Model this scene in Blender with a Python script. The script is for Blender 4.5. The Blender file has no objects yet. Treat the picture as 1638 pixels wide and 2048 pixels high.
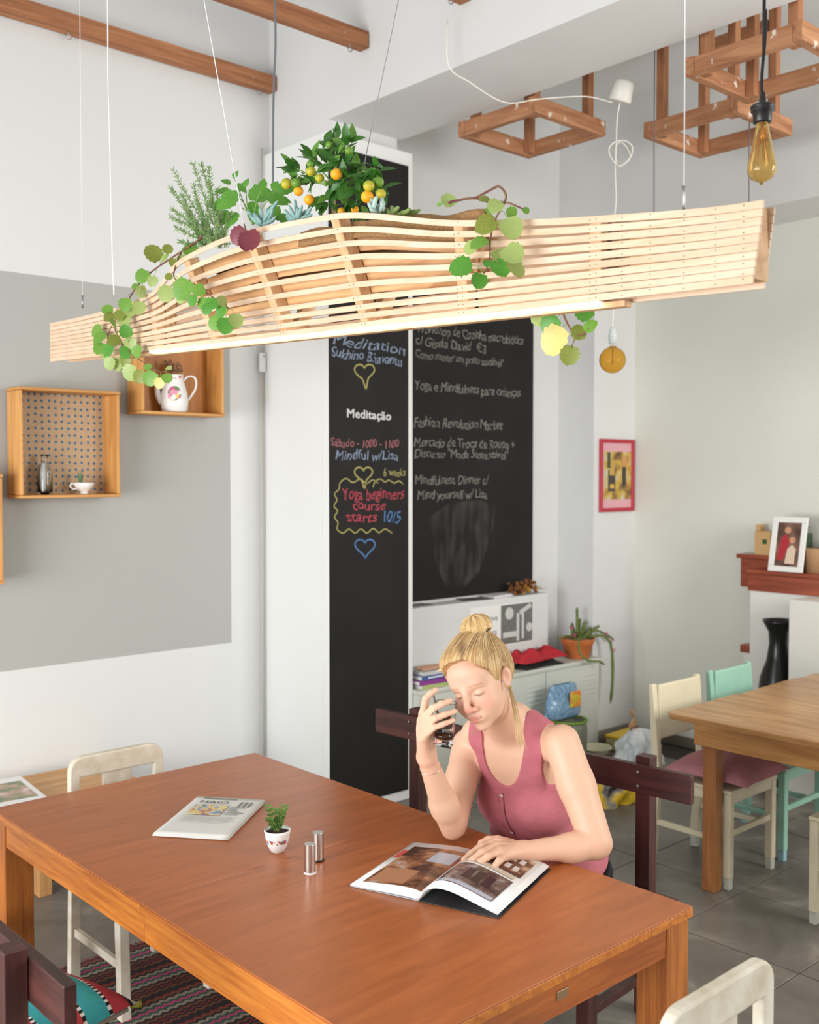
import bpy, bmesh, math, random
import numpy as np
from mathutils import Vector, Matrix
from math import sin, cos, pi, radians, sqrt

# ---------------------------------------------------------------- camera, light, exposure
# world axes: X runs to the right and back (along the short side of the big table), Y to the left and back
scene = bpy.context.scene
FPX = 2095.0
PITCH = math.atan(76 / FPX)
HEAD = radians(47.8)
cam_d = bpy.data.cameras.new('camera')
cam = bpy.data.objects.new('camera', cam_d)
scene.collection.objects.link(cam)
scene.camera = cam
cam_d.sensor_fit = 'HORIZONTAL'
cam_d.sensor_width = 36.0
cam_d.lens = 36.0 * FPX / 1638.0
cam_d.clip_start = 0.05
cam_d.clip_end = 100
cam_d.dof.use_dof = True
cam_d.dof.focus_distance = 2.95
cam_d.dof.aperture_fstop = 5.0
_f0 = Vector((cos(HEAD), sin(HEAD), 0))
_f = _f0 * cos(PITCH) - Vector((0, 0, 1)) * sin(PITCH)
_r = Vector((sin(HEAD), -cos(HEAD), 0))
_u = _r.cross(_f)
cam.matrix_world = Matrix(((_r.x, _u.x, -_f.x, 0), (_r.y, _u.y, -_f.y, 0), (_r.z, _u.z, -_f.z, 1.86), (0, 0, 0, 1)))

world = bpy.data.worlds.new('daylight')
scene.world = world
world.use_nodes = True
_bg = world.node_tree.nodes['Background']
_bg.inputs[0].default_value = (0.89, 0.945, 1.0, 1)
_bg.inputs[1].default_value = 1.1


def area_light(name, loc, target, sx, sy, power, col=(1, 1, 1)):
    d = bpy.data.lights.new(name, 'AREA')
    d.shape = 'RECTANGLE'
    d.size = sx
    d.size_y = sy
    d.energy = power
    d.color = col
    o = bpy.data.objects.new(name, d)
    scene.collection.objects.link(o)
    o.location = loc
    o.rotation_euler = (Vector(target) - Vector(loc)).to_track_quat('-Z', 'Y').to_euler()
    return o


# the shop-front windows on the street side, left of the camera, then two added fills
area_light('shop_window_light', (-2.3, 2.2, 1.35), (3.2, 2.1, 0.75), 3.2, 1.8, 235, (0.985, 0.995, 1.0))
area_light('rear_fill_light', (1.8, -2.6, 2.4), (2.6, 3.0, 1.2), 3.0, 2.0, 8, (0.97, 0.98, 1.0))  # added fill from behind; there is no door here
area_light('back_room_fill', (4.4, -1.6, 2.4), (5.9, 3.4, 1.5), 1.5, 1.8, 135, (1.0, 0.99, 0.955))  # added fill that brightens the back room and right wall

scene.view_settings.view_transform = 'Standard'
scene.view_settings.look = 'None'
scene.view_settings.gamma = 1.0
scene.view_settings.use_curve_mapping = False
scene.view_settings.exposure = 0.11
scene.cycles.max_bounces = 6
scene.cycles.diffuse_bounces = 3
scene.cycles.glossy_bounces = 2
scene.cycles.transmission_bounces = 6

random.seed(7)
rnd = random.Random(11)
LINK = scene.collection.objects.link


# ---------------------------------------------------------------- materials
def S(r, g, b):
    def c(x):
        x /= 255.0
        return x / 12.92 if x <= 0.04045 else ((x + 0.055) / 1.055) ** 2.4
    return (c(r), c(g), c(b), 1.0)


MATS = {}


def _new(name):
    m = bpy.data.materials.new(name)
    m.use_nodes = True
    nt = m.node_tree
    return m, nt, nt.nodes['Principled BSDF']


def plain(name, col, rough=0.5, metal=0.0, vary=0.0, scale=12.0, bump=0.0, bscale=60.0, spec=0.5, sub=0.0, trans=0.0, ior=1.45, coat=0.0, col2=None, emit=0.0):
    if name in MATS:
        return MATS[name]
    m, nt, p = _new(name)
    p.inputs['Base Color'].default_value = col
    p.inputs['Roughness'].default_value = rough
    p.inputs['Metallic'].default_value = metal
    p.inputs['Specular IOR Level'].default_value = spec
    p.inputs['IOR'].default_value = ior
    p.inputs['Transmission Weight'].default_value = trans
    p.inputs['Coat Weight'].default_value = coat
    if sub:
        p.inputs['Subsurface Weight'].default_value = sub
        p.inputs['Subsurface Radius'].default_value = (0.012, 0.005, 0.003)
        p.inputs['Subsurface Scale'].default_value = 1.0
    if emit:
        p.inputs['Emission Color'].default_value = col
        p.inputs['Emission Strength'].default_value = emit
    N = nt.nodes.new
    tc = None
    if vary or bump:
        tc = N('ShaderNodeTexCoord')
    if vary:
        n = N('ShaderNodeTexNoise')
        n.inputs['Scale'].default_value = scale
        n.inputs['Detail'].default_value = 5
        nt.links.new(tc.outputs['Object'], n.inputs['Vector'])
        r = N('ShaderNodeValToRGB')
        c2 = col2 if col2 else tuple(x * (1 - vary) for x in col[:3]) + (1,)
        r.color_ramp.elements[0].position = 0.35
        r.color_ramp.elements[1].position = 0.65
        r.color_ramp.elements[0].color = c2
        r.color_ramp.elements[1].color = col
        nt.links.new(n.outputs['Fac'], r.inputs['Fac'])
        nt.links.new(r.outputs['Color'], p.inputs['Base Color'])
    if bump:
        n = N('ShaderNodeTexNoise')
        n.inputs['Scale'].default_value = bscale
        n.inputs['Detail'].default_value = 4
        nt.links.new(tc.outputs['Object'], n.inputs['Vector'])
        b = N('ShaderNodeBump')
        b.inputs['Strength'].default_value = bump
        b.inputs['Distance'].default_value = 0.002
        nt.links.new(n.outputs['Fac'], b.inputs['Height'])
        nt.links.new(b.outputs['Normal'], p.inputs['Normal'])
    MATS[name] = m
    return m


def wood(name, dark, light, axis=1, stretch=14.0, scale=9.0, rough=0.45, bump=0.12, coat=0.0, wear=None, wear_amt=0.6, vary_obj=0.0):
    """grain runs along object axis 0/1/2"""
    if name in MATS:
        return MATS[name]
    m, nt, p = _new(name)
    N = nt.nodes.new
    L = nt.links.new
    p.inputs['Roughness'].default_value = rough
    p.inputs['Coat Weight'].default_value = coat
    p.inputs['Coat Roughness'].default_value = 0.25
    tc = N('ShaderNodeTexCoord')
    mp = N('ShaderNodeMapping')
    sc = [stretch, stretch, stretch]
    sc[axis] = 1.0
    mp.inputs['Scale'].default_value = sc
    L(tc.outputs['Object'], mp.inputs['Vector'])
    oi = N('ShaderNodeObjectInfo')
    mx = N('ShaderNodeVectorMath')
    mx.operation = 'ADD'
    mul = N('ShaderNodeVectorMath')
    mul.operation = 'SCALE'
    mul.inputs['Scale'].default_value = 13.0
    cb = N('ShaderNodeCombineXYZ')
    for i in range(3):
        L(oi.outputs['Random'], cb.inputs[i])
    L(cb.outputs[0], mul.inputs[0])
    L(mp.outputs[0], mx.inputs[0])
    L(mul.outputs[0], mx.inputs[1])
    n = N('ShaderNodeTexNoise')
    n.inputs['Scale'].default_value = scale * 0.22
    n.inputs['Detail'].default_value = 8
    n.inputs['Roughness'].default_value = 0.62
    n.inputs['Distortion'].default_value = 0.6
    L(mx.outputs[0], n.inputs['Vector'])
    r = N('ShaderNodeValToRGB')
    r.color_ramp.elements[0].position = 0.33
    r.color_ramp.elements[1].position = 0.66
    r.color_ramp.elements[0].color = dark
    r.color_ramp.elements[1].color = light
    L(n.outputs['Fac'], r.inputs['Fac'])
    out = r.outputs['Color']
    if vary_obj:
        hs = N('ShaderNodeHueSaturation')
        mr = N('ShaderNodeMapRange')
        mr.inputs['To Min'].default_value = 1 - vary_obj
        mr.inputs['To Max'].default_value = 1 + vary_obj
        L(oi.outputs['Random'], mr.inputs['Value'])
        L(mr.outputs[0], hs.inputs['Value'])
        L(out, hs.inputs['Color'])
        out = hs.outputs['Color']
    if wear:
        wn = N('ShaderNodeTexNoise')
        wn.inputs['Scale'].default_value = 16
        wn.inputs['Detail'].default_value = 8
        L(tc.outputs['Object'], wn.inputs['Vector'])
        wr = N('ShaderNodeValToRGB')
        wr.color_ramp.elements[0].position = wear_amt
        wr.color_ramp.elements[1].position = wear_amt + 0.08
        L(wn.outputs['Fac'], wr.inputs['Fac'])
        mxc = N('ShaderNodeMixRGB')
        mxc.inputs['Color2'].default_value = wear
        L(wr.outputs['Color'], mxc.inputs['Fac'])
        L(out, mxc.inputs['Color1'])
        out = mxc.outputs['Color']
    L(out, p.inputs['Base Color'])
    if bump:
        b = N('ShaderNodeBump')
        b.inputs['Strength'].default_value = bump
        b.inputs['Distance'].default_value = 0.001
        L(n.outputs['Fac'], b.inputs['Height'])
        L(b.outputs['Normal'], p.inputs['Normal'])
    MATS[name] = m
    return m


def nodes_mat(name, fn):
    if name in MATS:
        return MATS[name]
    m, nt, p = _new(name)
    fn(nt, p)
    MATS[name] = m
    return m


def glass(name, col=(1, 1, 1, 1), rough=0.0, ior=1.45):
    if name in MATS:
        return MATS[name]
    m, nt, p = _new(name)
    p.inputs['Base Color'].default_value = col
    p.inputs['Roughness'].default_value = rough
    p.inputs['IOR'].default_value = ior
    p.inputs['Transmission Weight'].default_value = 1.0
    MATS[name] = m
    return m


def vcol_mat(name, rough=0.5, sub=0.0, attr='col', spec=0.5, bump=0.0, bscale=300, coat=0.0, sheen=0.0):
    if name in MATS:
        return MATS[name]
    m, nt, p = _new(name)
    a = nt.nodes.new('ShaderNodeAttribute')
    a.attribute_name = attr
    nt.links.new(a.outputs['Color'], p.inputs['Base Color'])
    p.inputs['Roughness'].default_value = rough
    p.inputs['Specular IOR Level'].default_value = spec
    p.inputs['Coat Weight'].default_value = coat
    p.inputs['Sheen Weight'].default_value = sheen
    if sub:
        p.inputs['Subsurface Weight'].default_value = sub
        p.inputs['Subsurface Radius'].default_value = (0.010, 0.004, 0.002)
        p.inputs['Subsurface Scale'].default_value = 1.0
    if bump:
        tc = nt.nodes.new('ShaderNodeTexCoord')
        n = nt.nodes.new('ShaderNodeTexNoise')
        n.inputs['Scale'].default_value = bscale
        nt.links.new(tc.outputs['Object'], n.inputs['Vector'])
        b = nt.nodes.new('ShaderNodeBump')
        b.inputs['Strength'].default_value = bump
        b.inputs['Distance'].default_value = 0.001
        nt.links.new(n.outputs['Fac'], b.inputs['Height'])
        nt.links.new(b.outputs['Normal'], p.inputs['Normal'])
    MATS[name] = m
    return m


# ---------------------------------------------------------------- mesh builder
class MB:
    def __init__(s):
        s.v = []
        s.f = []
        s.c = None          # per-face colours when used
        s.fc = []
        s.cur = None

    def add(s, verts, faces):
        o = len(s.v)
        s.v += [tuple(x) for x in verts]
        s.f += [tuple(i + o for i in f) for f in faces]
        if s.cur is not None:
            s.c = True
        s.fc += [s.cur] * len(faces)
        return s

    def box(s, lo, hi, M=None):
        (a, b, c), (d, e, f) = lo, hi
        vs = [(a, b, c), (d, b, c), (d, e, c), (a, e, c), (a, b, f), (d, b, f), (d, e, f), (a, e, f)]
        if M is not None:
            vs = [tuple(M @ Vector(x)) for x in vs]
        return s.add(vs, [(0, 3, 2, 1), (4, 5, 6, 7), (0, 1, 5, 4), (1, 2, 6, 5), (2, 3, 7, 6), (3, 0, 4, 7)])

    def bar(s, p0, p1, w, h, up=(0, 0, 1), w1=None, h1=None):
        """rectangular bar from p0 to p1; w across, h along 'up'"""
        p0, p1 = Vector(p0), Vector(p1)
        d = (p1 - p0).normalized()
        up = Vector(up)
        sd = d.cross(up)
        if sd.length < 1e-5:
            sd = d.cross(Vector((1, 0, 0)))
        sd.normalize()
        up = sd.cross(d).normalized()
        w1 = w if w1 is None else w1
        h1 = h if h1 is None else h1
        vs = []
        for p, ww, hh in ((p0, w, h), (p1, w1, h1)):
            for a, b in ((-1, -1), (1, -1), (1, 1), (-1, 1)):
                vs.append(p + sd * a * ww / 2 + up * b * hh / 2)
        return s.add(vs, [(0, 1, 2, 3), (7, 6, 5, 4), (0, 4, 5, 1), (1, 5, 6, 2), (2, 6, 7, 3), (3, 7, 4, 0)])

    def tube(s, pts, rad, n=8, cap=True, sx=1.0, up=None):
        pts = [Vector(p) for p in pts]
        k = len(pts)
        if not hasattr(rad, '__len__'):
            rad = [rad] * k
        vs = []
        fs = []
        ref = Vector(up) if up else None
        prev = None
        for i in range(k):
            d = (pts[min(i + 1, k - 1)] - pts[max(i - 1, 0)])
            if d.length < 1e-9:
                d = Vector((0, 0, 1))
            d.normalize()
            if prev is None:
                a = ref if ref else (Vector((0, 0, 1)) if abs(d.z) < 0.9 else Vector((1, 0, 0)))
            else:
                a = prev
            e1 = a - d * a.dot(d)
            if e1.length < 1e-6:
                e1 = d.orthogonal()
            e1.normalize()
            prev = e1
            e2 = d.cross(e1)
            for j in range(n):
                t = 2 * pi * j / n
                vs.append(pts[i] + (e1 * cos(t) * sx + e2 * sin(t)) * rad[i])
        for i in range(k - 1):
            for j in range(n):
                j2 = (j + 1) % n
                fs.append((i * n + j, i * n + j2, (i + 1) * n + j2, (i + 1) * n + j))
        if cap:
            fs.append(tuple(range(n - 1, -1, -1)))
            fs.append(tuple((k - 1) * n + j for j in range(n)))
        return s.add(vs, fs)

    def lathe(s, prof, n=24, c=(0, 0, 0), cap0=True, cap1=True, M=None, ripple=None):
        vs = []
        fs = []
        for i, (r, z) in enumerate(prof):
            for j in range(n):
                t = 2 * pi * j / n
                rr = r * (1 + (ripple(t, z) if ripple else 0))
                p = Vector((c[0] + rr * cos(t), c[1] + rr * sin(t), c[2] + z))
                vs.append(M @ p if M is not None else p)
        k = len(prof)
        for i in range(k - 1):
            for j in range(n):
                j2 = (j + 1) % n
                fs.append((i * n + j, i * n + j2, (i + 1) * n + j2, (i + 1) * n + j))
        if cap0:
            fs.append(tuple(range(n - 1, -1, -1)))
        if cap1:
            fs.append(tuple((k - 1) * n + j for j in range(n)))
        return s.add(vs, fs)

    def ball(s, c, r, n=12, m=8, sc=(1, 1, 1)):
        prof = [(max(1e-4, sin(pi * i / m)), -cos(pi * i / m)) for i in range(m + 1)]
        vs = []
        fs = []
        for (a, z) in prof:
            for j in range(n):
                t = 2 * pi * j / n
                vs.append((c[0] + r * a * cos(t) * sc[0], c[1] + r * a * sin(t) * sc[1], c[2] + r * z * sc[2]))
        for i in range(m):
            for j in range(n):
                j2 = (j + 1) % n
                fs.append((i * n + j, i * n + j2, (i + 1) * n + j2, (i + 1) * n + j))
        return s.add(vs, fs)

    def grid(s, fn, nu, nv, flip=False):
        vs = [fn(i / nu, j / nv) for j in range(nv + 1) for i in range(nu + 1)]
        fs = []
        for j in range(nv):
            for i in range(nu):
                a = j * (nu + 1) + i
                q = (a, a + 1, a + nu + 2, a + nu + 1)
                fs.append(q[::-1] if flip else q)
        return s.add(vs, fs)

    def prism(s, outline, z0, z1, M=None):
        n = len(outline)
        vs = [Vector((x, y, z0)) for x, y in outline] + [Vector((x, y, z1)) for x, y in outline]
        if M is not None:
            vs = [M @ v for v in vs]
        fs = [tuple(range(n - 1, -1, -1)), tuple(range(n, 2 * n))]
        for i in range(n):
            j = (i + 1) % n
            fs.append((i, j, n + j, n + i))
        return s.add(vs, fs)

    def build(s, name, mat, parent=None, smooth=False, bevel=0.0, seg=2, subsurf=0, solid=0.0):
        me = bpy.data.meshes.new(name)
        me.from_pydata([tuple(v) for v in s.v], [], s.f)
        me.update()
        if s.c:
            at = me.color_attributes.new('col', 'FLOAT_COLOR', 'CORNER')
            buf = []
            for p, c in zip(me.polygons, s.fc):
                c = c or (0.5, 0.5, 0.5, 1)
                for _ in p.vertices:
                    buf += list(c)
            at.data.foreach_set('color', buf)
        if smooth:
            me.polygons.foreach_set('use_smooth', [True] * len(me.polygons))
        if mat is not None:
            me.materials.append(mat)
        o = bpy.data.objects.new(name, me)
        LINK(o)
        if parent is not None:
            o.parent = parent
        if solid:
            md = o.modifiers.new('thick', 'SOLIDIFY')
            md.thickness = solid
            md.offset = 0
        if bevel:
            md = o.modifiers.new('bevel', 'BEVEL')
            md.width = bevel
            md.segments = seg
            md.limit_method = 'ANGLE'
            md.angle_limit = radians(40)
            md.harden_normals = False
        if subsurf:
            md = o.modifiers.new('sub', 'SUBSURF')
            md.levels = subsurf
            md.render_levels = subsurf
        return o


def thing(name, label, cat, loc=(0, 0, 0), rz=0.0, group=None):
    o = bpy.data.objects.new(name, None)
    LINK(o)
    o.empty_display_size = 0.05
    o.location = loc
    o.rotation_euler = (0, 0, rz)
    o['label'] = label
    o['category'] = cat
    if group:
        o['group'] = group
    return o


def tag(o, label, cat, group=None):
    o['label'] = label
    o['category'] = cat
    if group:
        o['group'] = group
    return o


def struct(o, label=None, cat=None):
    o['kind'] = 'structure'
    if label:
        o['label'] = label
    if cat:
        o['category'] = cat
    return o


def dup(root, loc, rz, label, group=None):
    r = root.copy()
    LINK(r)
    r.location = loc
    r.rotation_euler = (0, 0, rz)
    r['label'] = label
    if group:
        r['group'] = group
    elif 'group' in r.keys():
        del r['group']
    for ch in [c for c in bpy.data.objects if c.parent == root]:
        c2 = ch.copy()
        LINK(c2)
        c2.parent = r
        for g in [c for c in bpy.data.objects if c.parent == ch]:
            g2 = g.copy()
            LINK(g2)
            g2.parent = c2
    return r


def text_mesh(name, body, size, mat, parent, M, shear=0.0, offset=0.0, extrude=0.0004, align='LEFT', spacing=1.0):
    cu = bpy.data.curves.new(name + '_c', 'FONT')
    cu.body = body
    cu.size = size
    cu.shear = shear
    cu.offset = offset
    cu.extrude = extrude
    cu.align_x = align
    cu.space_character = spacing
    cu.resolution_u = 3
    to = bpy.data.objects.new(name + '_c', cu)
    LINK(to)
    bpy.context.view_layer.update()
    dg = bpy.context.evaluated_depsgraph_get()
    me = bpy.data.meshes.new_from_object(to.evaluated_get(dg))
    bpy.data.objects.remove(to)
    bpy.data.curves.remove(cu)
    me.materials.clear()
    me.materials.append(mat)
    me.name = name
    o = bpy.data.objects.new(name, me)
    LINK(o)
    o.parent = parent
    o.matrix_local = M
    return o


def spline(pts, n=24):
    """Catmull-Rom through points"""
    P = [Vector(p) for p in pts]
    P = [P[0] * 2 - P[1]] + P + [P[-1] * 2 - P[-2]]
    out = []
    k = len(P) - 3
    for i in range(k):
        m = max(2, n // k)
        for j in range(m):
            t = j / m
            a, b, c, d = P[i], P[i + 1], P[i + 2], P[i + 3]
            out.append(0.5 * ((2 * b) + (c - a) * t + (2 * a - 5 * b + 4 * c - d) * t * t + (3 * b - a - 3 * c + d) * t ** 3))
    out.append(P[-2])
    return out


def frame(x, y, z, o):
    return Matrix(((x[0], y[0], z[0], o[0]), (x[1], y[1], z[1], o[1]), (x[2], y[2], z[2], o[2]), (0, 0, 0, 1)))


def T(x, y, z):
    return Matrix.Translation((x, y, z))


def RZ(a):
    return Matrix.Rotation(a, 4, 'Z')


def RX(a):
    return Matrix.Rotation(a, 4, 'X')


def RY(a):
    return Matrix.Rotation(a, 4, 'Y')


# ---------------------------------------------------------------- from a point in the photograph to a point in the room
CAMP = Vector((0, 0, 1.86))


def _ray(x, y):
    return _f + _r * ((x - 819.0) / FPX) - _u * ((y - 1024.0) / FPX)


def onu(x, y, u):
    r = _ray(x, y)
    return CAMP + r * (u / r.x)


def onv(x, y, v):
    r = _ray(x, y)
    return CAMP + r * (v / r.y)


def onz(x, y, z):
    r = _ray(x, y)
    return CAMP + r * ((z - 1.86) / r.z)


def ond(x, y, d):
    return CAMP + _ray(x, y) * d


def rooted(name, label, cat, base, group=None):
    return thing(name, label, cat, base, 0.0, group)


def hang(o, root):
    """parent a mesh built in room coordinates under a root that stands at its base"""
    o.parent = root
    o.matrix_parent_inverse = Matrix.Translation(-Vector(root.location))
    return o


def sweep(mb, pts, ups, w, th):
    """flat strip: rectangular section, width w along 'ups', thickness th"""
    n = len(pts)
    vs = []
    for i in range(n):
        d = (pts[min(i + 1, n - 1)] - pts[max(i - 1, 0)]).normalized()
        up = (ups[i] - d * ups[i].dot(d)).normalized()
        sd = d.cross(up)
        for a, b in ((-1, -1), (1, -1), (1, 1), (-1, 1)):
            vs.append(pts[i] + sd * (a * th / 2) + up * (b * w / 2))
    fs = [(3, 2, 1, 0), tuple(4 * (n - 1) + k for k in range(4))]
    for i in range(n - 1):
        for k in range(4):
            k2 = (k + 1) % 4
            fs.append((4 * i + k, 4 * i + k2, 4 * i + 4 + k2, 4 * i + 4 + k))
    return mb.add(vs, fs)


def interp(x, xs, ys):
    """monotone-ish smooth interpolation (cubic Hermite)"""
    n = len(xs)
    if x <= xs[0]:
        return ys[0]
    if x >= xs[-1]:
        return ys[-1]
    m = []
    for i in range(n):
        if i == 0 or i == n - 1:
            m.append(0.0)
        else:
            a = (ys[i] - ys[i - 1]) / (xs[i] - xs[i - 1])
            b = (ys[i + 1] - ys[i]) / (xs[i + 1] - xs[i])
            m.append(0.0 if a * b <= 0 else 2 * a * b / (a + b))
    i = max(k for k in range(n) if xs[k] <= x)
    h = xs[i + 1] - xs[i]
    t = (x - xs[i]) / h
    return (ys[i] * (1 + 2 * t) * (1 - t) ** 2 + h * m[i] * t * (1 - t) ** 2 + ys[i + 1] * t * t * (3 - 2 * t) + h * m[i + 1] * t * t * (t - 1))


# ---------------------------------------------------------------- leaves
def leaf_mesh(name, L, W, mat, shape='round', scallop=0, cup=0.15, droop=0.15, n=7):
    """leaf along +Y from its base at the origin, face up +Z"""
    vs, fs = [], []
    for i in range(n + 1):
        t = i / n
        if shape == 'round':
            w = sqrt(max(0.0, 1 - (2 * (t ** 0.85) - 1) ** 2)) * (1.0 if t > 0.08 else 0.8)
        elif shape == 'oval':
            w = sin(pi * t ** 0.8)
        else:
            w = sin(pi * t ** 0.55) * (1 - 0.2 * t)
        if scallop and 0 < i < n:
            w *= 1.0 + (0.10 if i % 2 else -0.06)
        w *= W / 2
        y = L * t
        z = -droop * L * t * t
        vs += [(-w, y - (0.05 * L if i % 2 and scallop else 0), z + cup * w), (0, y, z), (w, y - (0.05 * L if i % 2 and scallop else 0), z + cup * w)]
    for i in range(n):
        a = 3 * i
        fs += [(a, a + 1, a + 4, a + 3), (a + 1, a + 2, a + 5, a + 4)]
    me = bpy.data.meshes.new(name)
    me.from_pydata(vs, [], fs)
    me.polygons.foreach_set('use_smooth', [True] * len(me.polygons))
    me.materials.append(mat)
    me.update()
    return me


def leaf_mat(name, c1, c2, vein=None):
    def fn(nt, p):
        N, L = nt.nodes.new, nt.links.new
        tc = N('ShaderNodeTexCoord')
        n = N('ShaderNodeTexNoise')
        n.inputs['Scale'].default_value = 45
        L(tc.outputs['Object'], n.inputs['Vector'])
        r = N('ShaderNodeValToRGB')
        r.color_ramp.elements[0].position = 0.35
        r.color_ramp.elements[1].position = 0.68
        r.color_ramp.elements[0].color = c1
        r.color_ramp.elements[1].color = c2
        L(n.outputs['Fac'], r.inputs['Fac'])
        L(r.outputs['Color'], p.inputs['Base Color'])
        p.inputs['Roughness'].default_value = 0.42
        tr = N('ShaderNodeBsdfTranslucent')
        L(r.outputs['Color'], tr.inputs['Color'])
        mx = N('ShaderNodeMixShader')
        mx.inputs[0].default_value = 0.3
        L(p.outputs[0], mx.inputs[1])
        L(tr.outputs[0], mx.inputs[2])
        L(mx.outputs[0], nt.nodes['Material Output'].inputs['Surface'])
    return nodes_mat(name, fn)


def put_leaf(me, root, pos, along, face, size, name='leaf'):
    """leaf with its base at pos, growing towards 'along', its face turned to 'face'"""
    y = Vector(along).normalized()
    z = Vector(face) - y * Vector(face).dot(y)
    if z.length < 1e-4:
        z = y.orthogonal()
    z.normalize()
    x = y.cross(z)
    o = bpy.data.objects.new(name, me)
    LINK(o)
    o.parent = root
    M = frame(x * size, y * size, z * size, Vector(pos))
    o.matrix_parent_inverse = Matrix.Translation(-Vector(root.location))
    o.matrix_basis = M
    return o


def rv(a=1.0):
    return Vector((rnd.uniform(-a, a), rnd.uniform(-a, a), rnd.uniform(-a, a)))


TOCAM = (-_f).normalized()
RIGHT = _r
UP = Vector((0, 0, 1))

# ================================================================= the room
WHITE = plain('white_wall_paint', S(224, 224, 222), 0.75, vary=0.03, scale=3, bump=0.15, bscale=90)


def wall_back_nodes(nt, p):
    N, L = nt.nodes.new, nt.links.new
    p.inputs['Roughness'].default_value = 0.75
    tc = N('ShaderNodeTexCoord')
    sp = N('ShaderNodeSeparateXYZ')
    L(tc.outputs['Object'], sp.inputs[0])

    def cmp(sock, val, op):
        m = N('ShaderNodeMath')
        m.operation = op
        L(sock, m.inputs[0])
        m.inputs[1].default_value = val
        return m.outputs[0]
    n = N('ShaderNodeTexNoise')
    n.inputs['Scale'].default_value = 30
    L(tc.outputs['Object'], n.inputs['Vector'])
    w = N('ShaderNodeMath')
    w.operation = 'MULTIPLY_ADD'
    L(n.outputs['Fac'], w.inputs[0])
    w.inputs[1].default_value = 0.006
    L(sp.outputs['Z'], w.inputs[2])
    a = cmp(w.outputs[0], 0.918, 'GREATER_THAN')
    b = cmp(w.outputs[0], 2.825, 'LESS_THAN')
    c = cmp(sp.outputs['X'], 3.186, 'LESS_THAN')
    m1 = N('ShaderNodeMath'); m1.operation = 'MULTIPLY'; L(a, m1.inputs[0]); L(b, m1.inputs[1])
    m2 = N('ShaderNodeMath'); m2.operation = 'MULTIPLY'; L(m1.outputs[0], m2.inputs[0]); L(c, m2.inputs[1])
    mx = N('ShaderNodeMixRGB')
    mx.inputs['Color1'].default_value = S(224, 224, 222)
    mx.inputs['Color2'].default_value = S(178, 178, 173)
    L(m2.outputs[0], mx.inputs['Fac'])
    L(mx.outputs['Color'], p.inputs['Base Color'])


WALL_BACK = nodes_mat('wall_with_grey_paint_field', wall_back_nodes)
struct(MB().box((-2.55, 5.0, 0), (3.46, 5.15, 4.9)).build('wall_back', WALL_BACK))
struct(MB().box((3.46, 4.46, 0), (3.95, 5.15, 3.74)).build('wall_pillar', WHITE))
struct(MB().box((3.46, -2.0, 3.74), (3.98, 5.15, 4.9)).build('trim_1', WHITE))           # the big beam
_box = MB().box((3.41, 4.40, 0), (4.016, 4.459, 3.66))
struct(_box.box((3.41, 4.459, 0), (3.459, 5.0, 3.66)).build('trim_2', plain('white_panel_paint', S(236, 237, 234), 0.55), bevel=0.006))  # boxed-in panel round the pillar
struct(MB().box((3.95, 4.73, 0), (5.69, 4.9, 4.3)).build('wall_alcove', WHITE))
struct(MB().box((5.69, 4.42, 0), (6.15, 4.9, 3.42)).build('wall_pilaster', WHITE))
struct(MB().box((5.69, -2.0, 3.42), (6.3, 4.9, 4.3)).build('trim_3', WHITE))
RIGHTW = plain('warm_grey_wall_paint', S(222, 222, 211), 0.75, vary=0.05, scale=1.6)
struct(MB().box((6.15, -2.0, 0), (6.3, 4.9, 3.42)).build('wall_right', RIGHTW))
struct(MB().box((3.98, -2.0, 4.3), (6.3, 4.9, 4.4)).build('ceiling_2', WHITE))
struct(MB().box((-2.4, -2.0, 4.9), (3.98, 5.15, 5.0)).build('ceiling', WHITE))
struct(MB().box((-2.55, -2.0, 2.9), (-2.4, 5.15, 4.9)).build('wall_left_blocker', WHITE))            # unseen, added above the shop windows to block high sky light
struct(MB().box((-2.55, -2.15, 2.5), (6.3, -2.0, 4.9)).box((0.4, -2.15, 0.0), (3.9, -2.0, 2.4995)).build('wall_front_blocker', WHITE))      # unseen street side behind the camera, sized to cut light from there
struct(MB().box((4.02, 4.716, 0), (5.69, 4.729, 0.07)).build('baseboard_alcove', plain('dark_skirting', S(120, 112, 100), 0.6)))
struct(MB().box((6.137, 1.0, 0), (6.149, 4.42, 0.07)).build('baseboard_right', MATS['dark_skirting']))

# floor: large concrete-look tiles with recessed joints
def tile_nodes(nt, p):
    N, L = nt.nodes.new, nt.links.new
    p.inputs['Roughness'].default_value = 0.38
    tc = N('ShaderNodeTexCoord')
    oi = N('ShaderNodeObjectInfo')
    ad = N('ShaderNodeVectorMath'); ad.operation = 'ADD'
    L(tc.outputs['Object'], ad.inputs[0]); L(oi.outputs['Location'], ad.inputs[1])
    n = N('ShaderNodeTexNoise')
    n.inputs['Scale'].default_value = 2.2
    n.inputs['Detail'].default_value = 9
    n.inputs['Roughness'].default_value = 0.65
    n.inputs['Distortion'].default_value = 0.8
    L(ad.outputs[0], n.inputs['Vector'])
    r = N('ShaderNodeValToRGB')
    e = r.color_ramp.elements
    e[0].position = 0.36; e[0].color = S(104, 98, 90)
    e[1].position = 0.72; e[1].color = S(172, 162, 150)
    x = e.new(0.55); x.color = S(126, 119, 110)
    L(n.outputs['Fac'], r.inputs['Fac'])
    L(r.outputs['Color'], p.inputs['Base Color'])
    b = N('ShaderNodeBump'); b.inputs['Strength'].default_value = 0.1
    L(n.outputs['Fac'], b.inputs['Height']); L(b.outputs['Normal'], p.inputs['Normal'])


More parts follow.
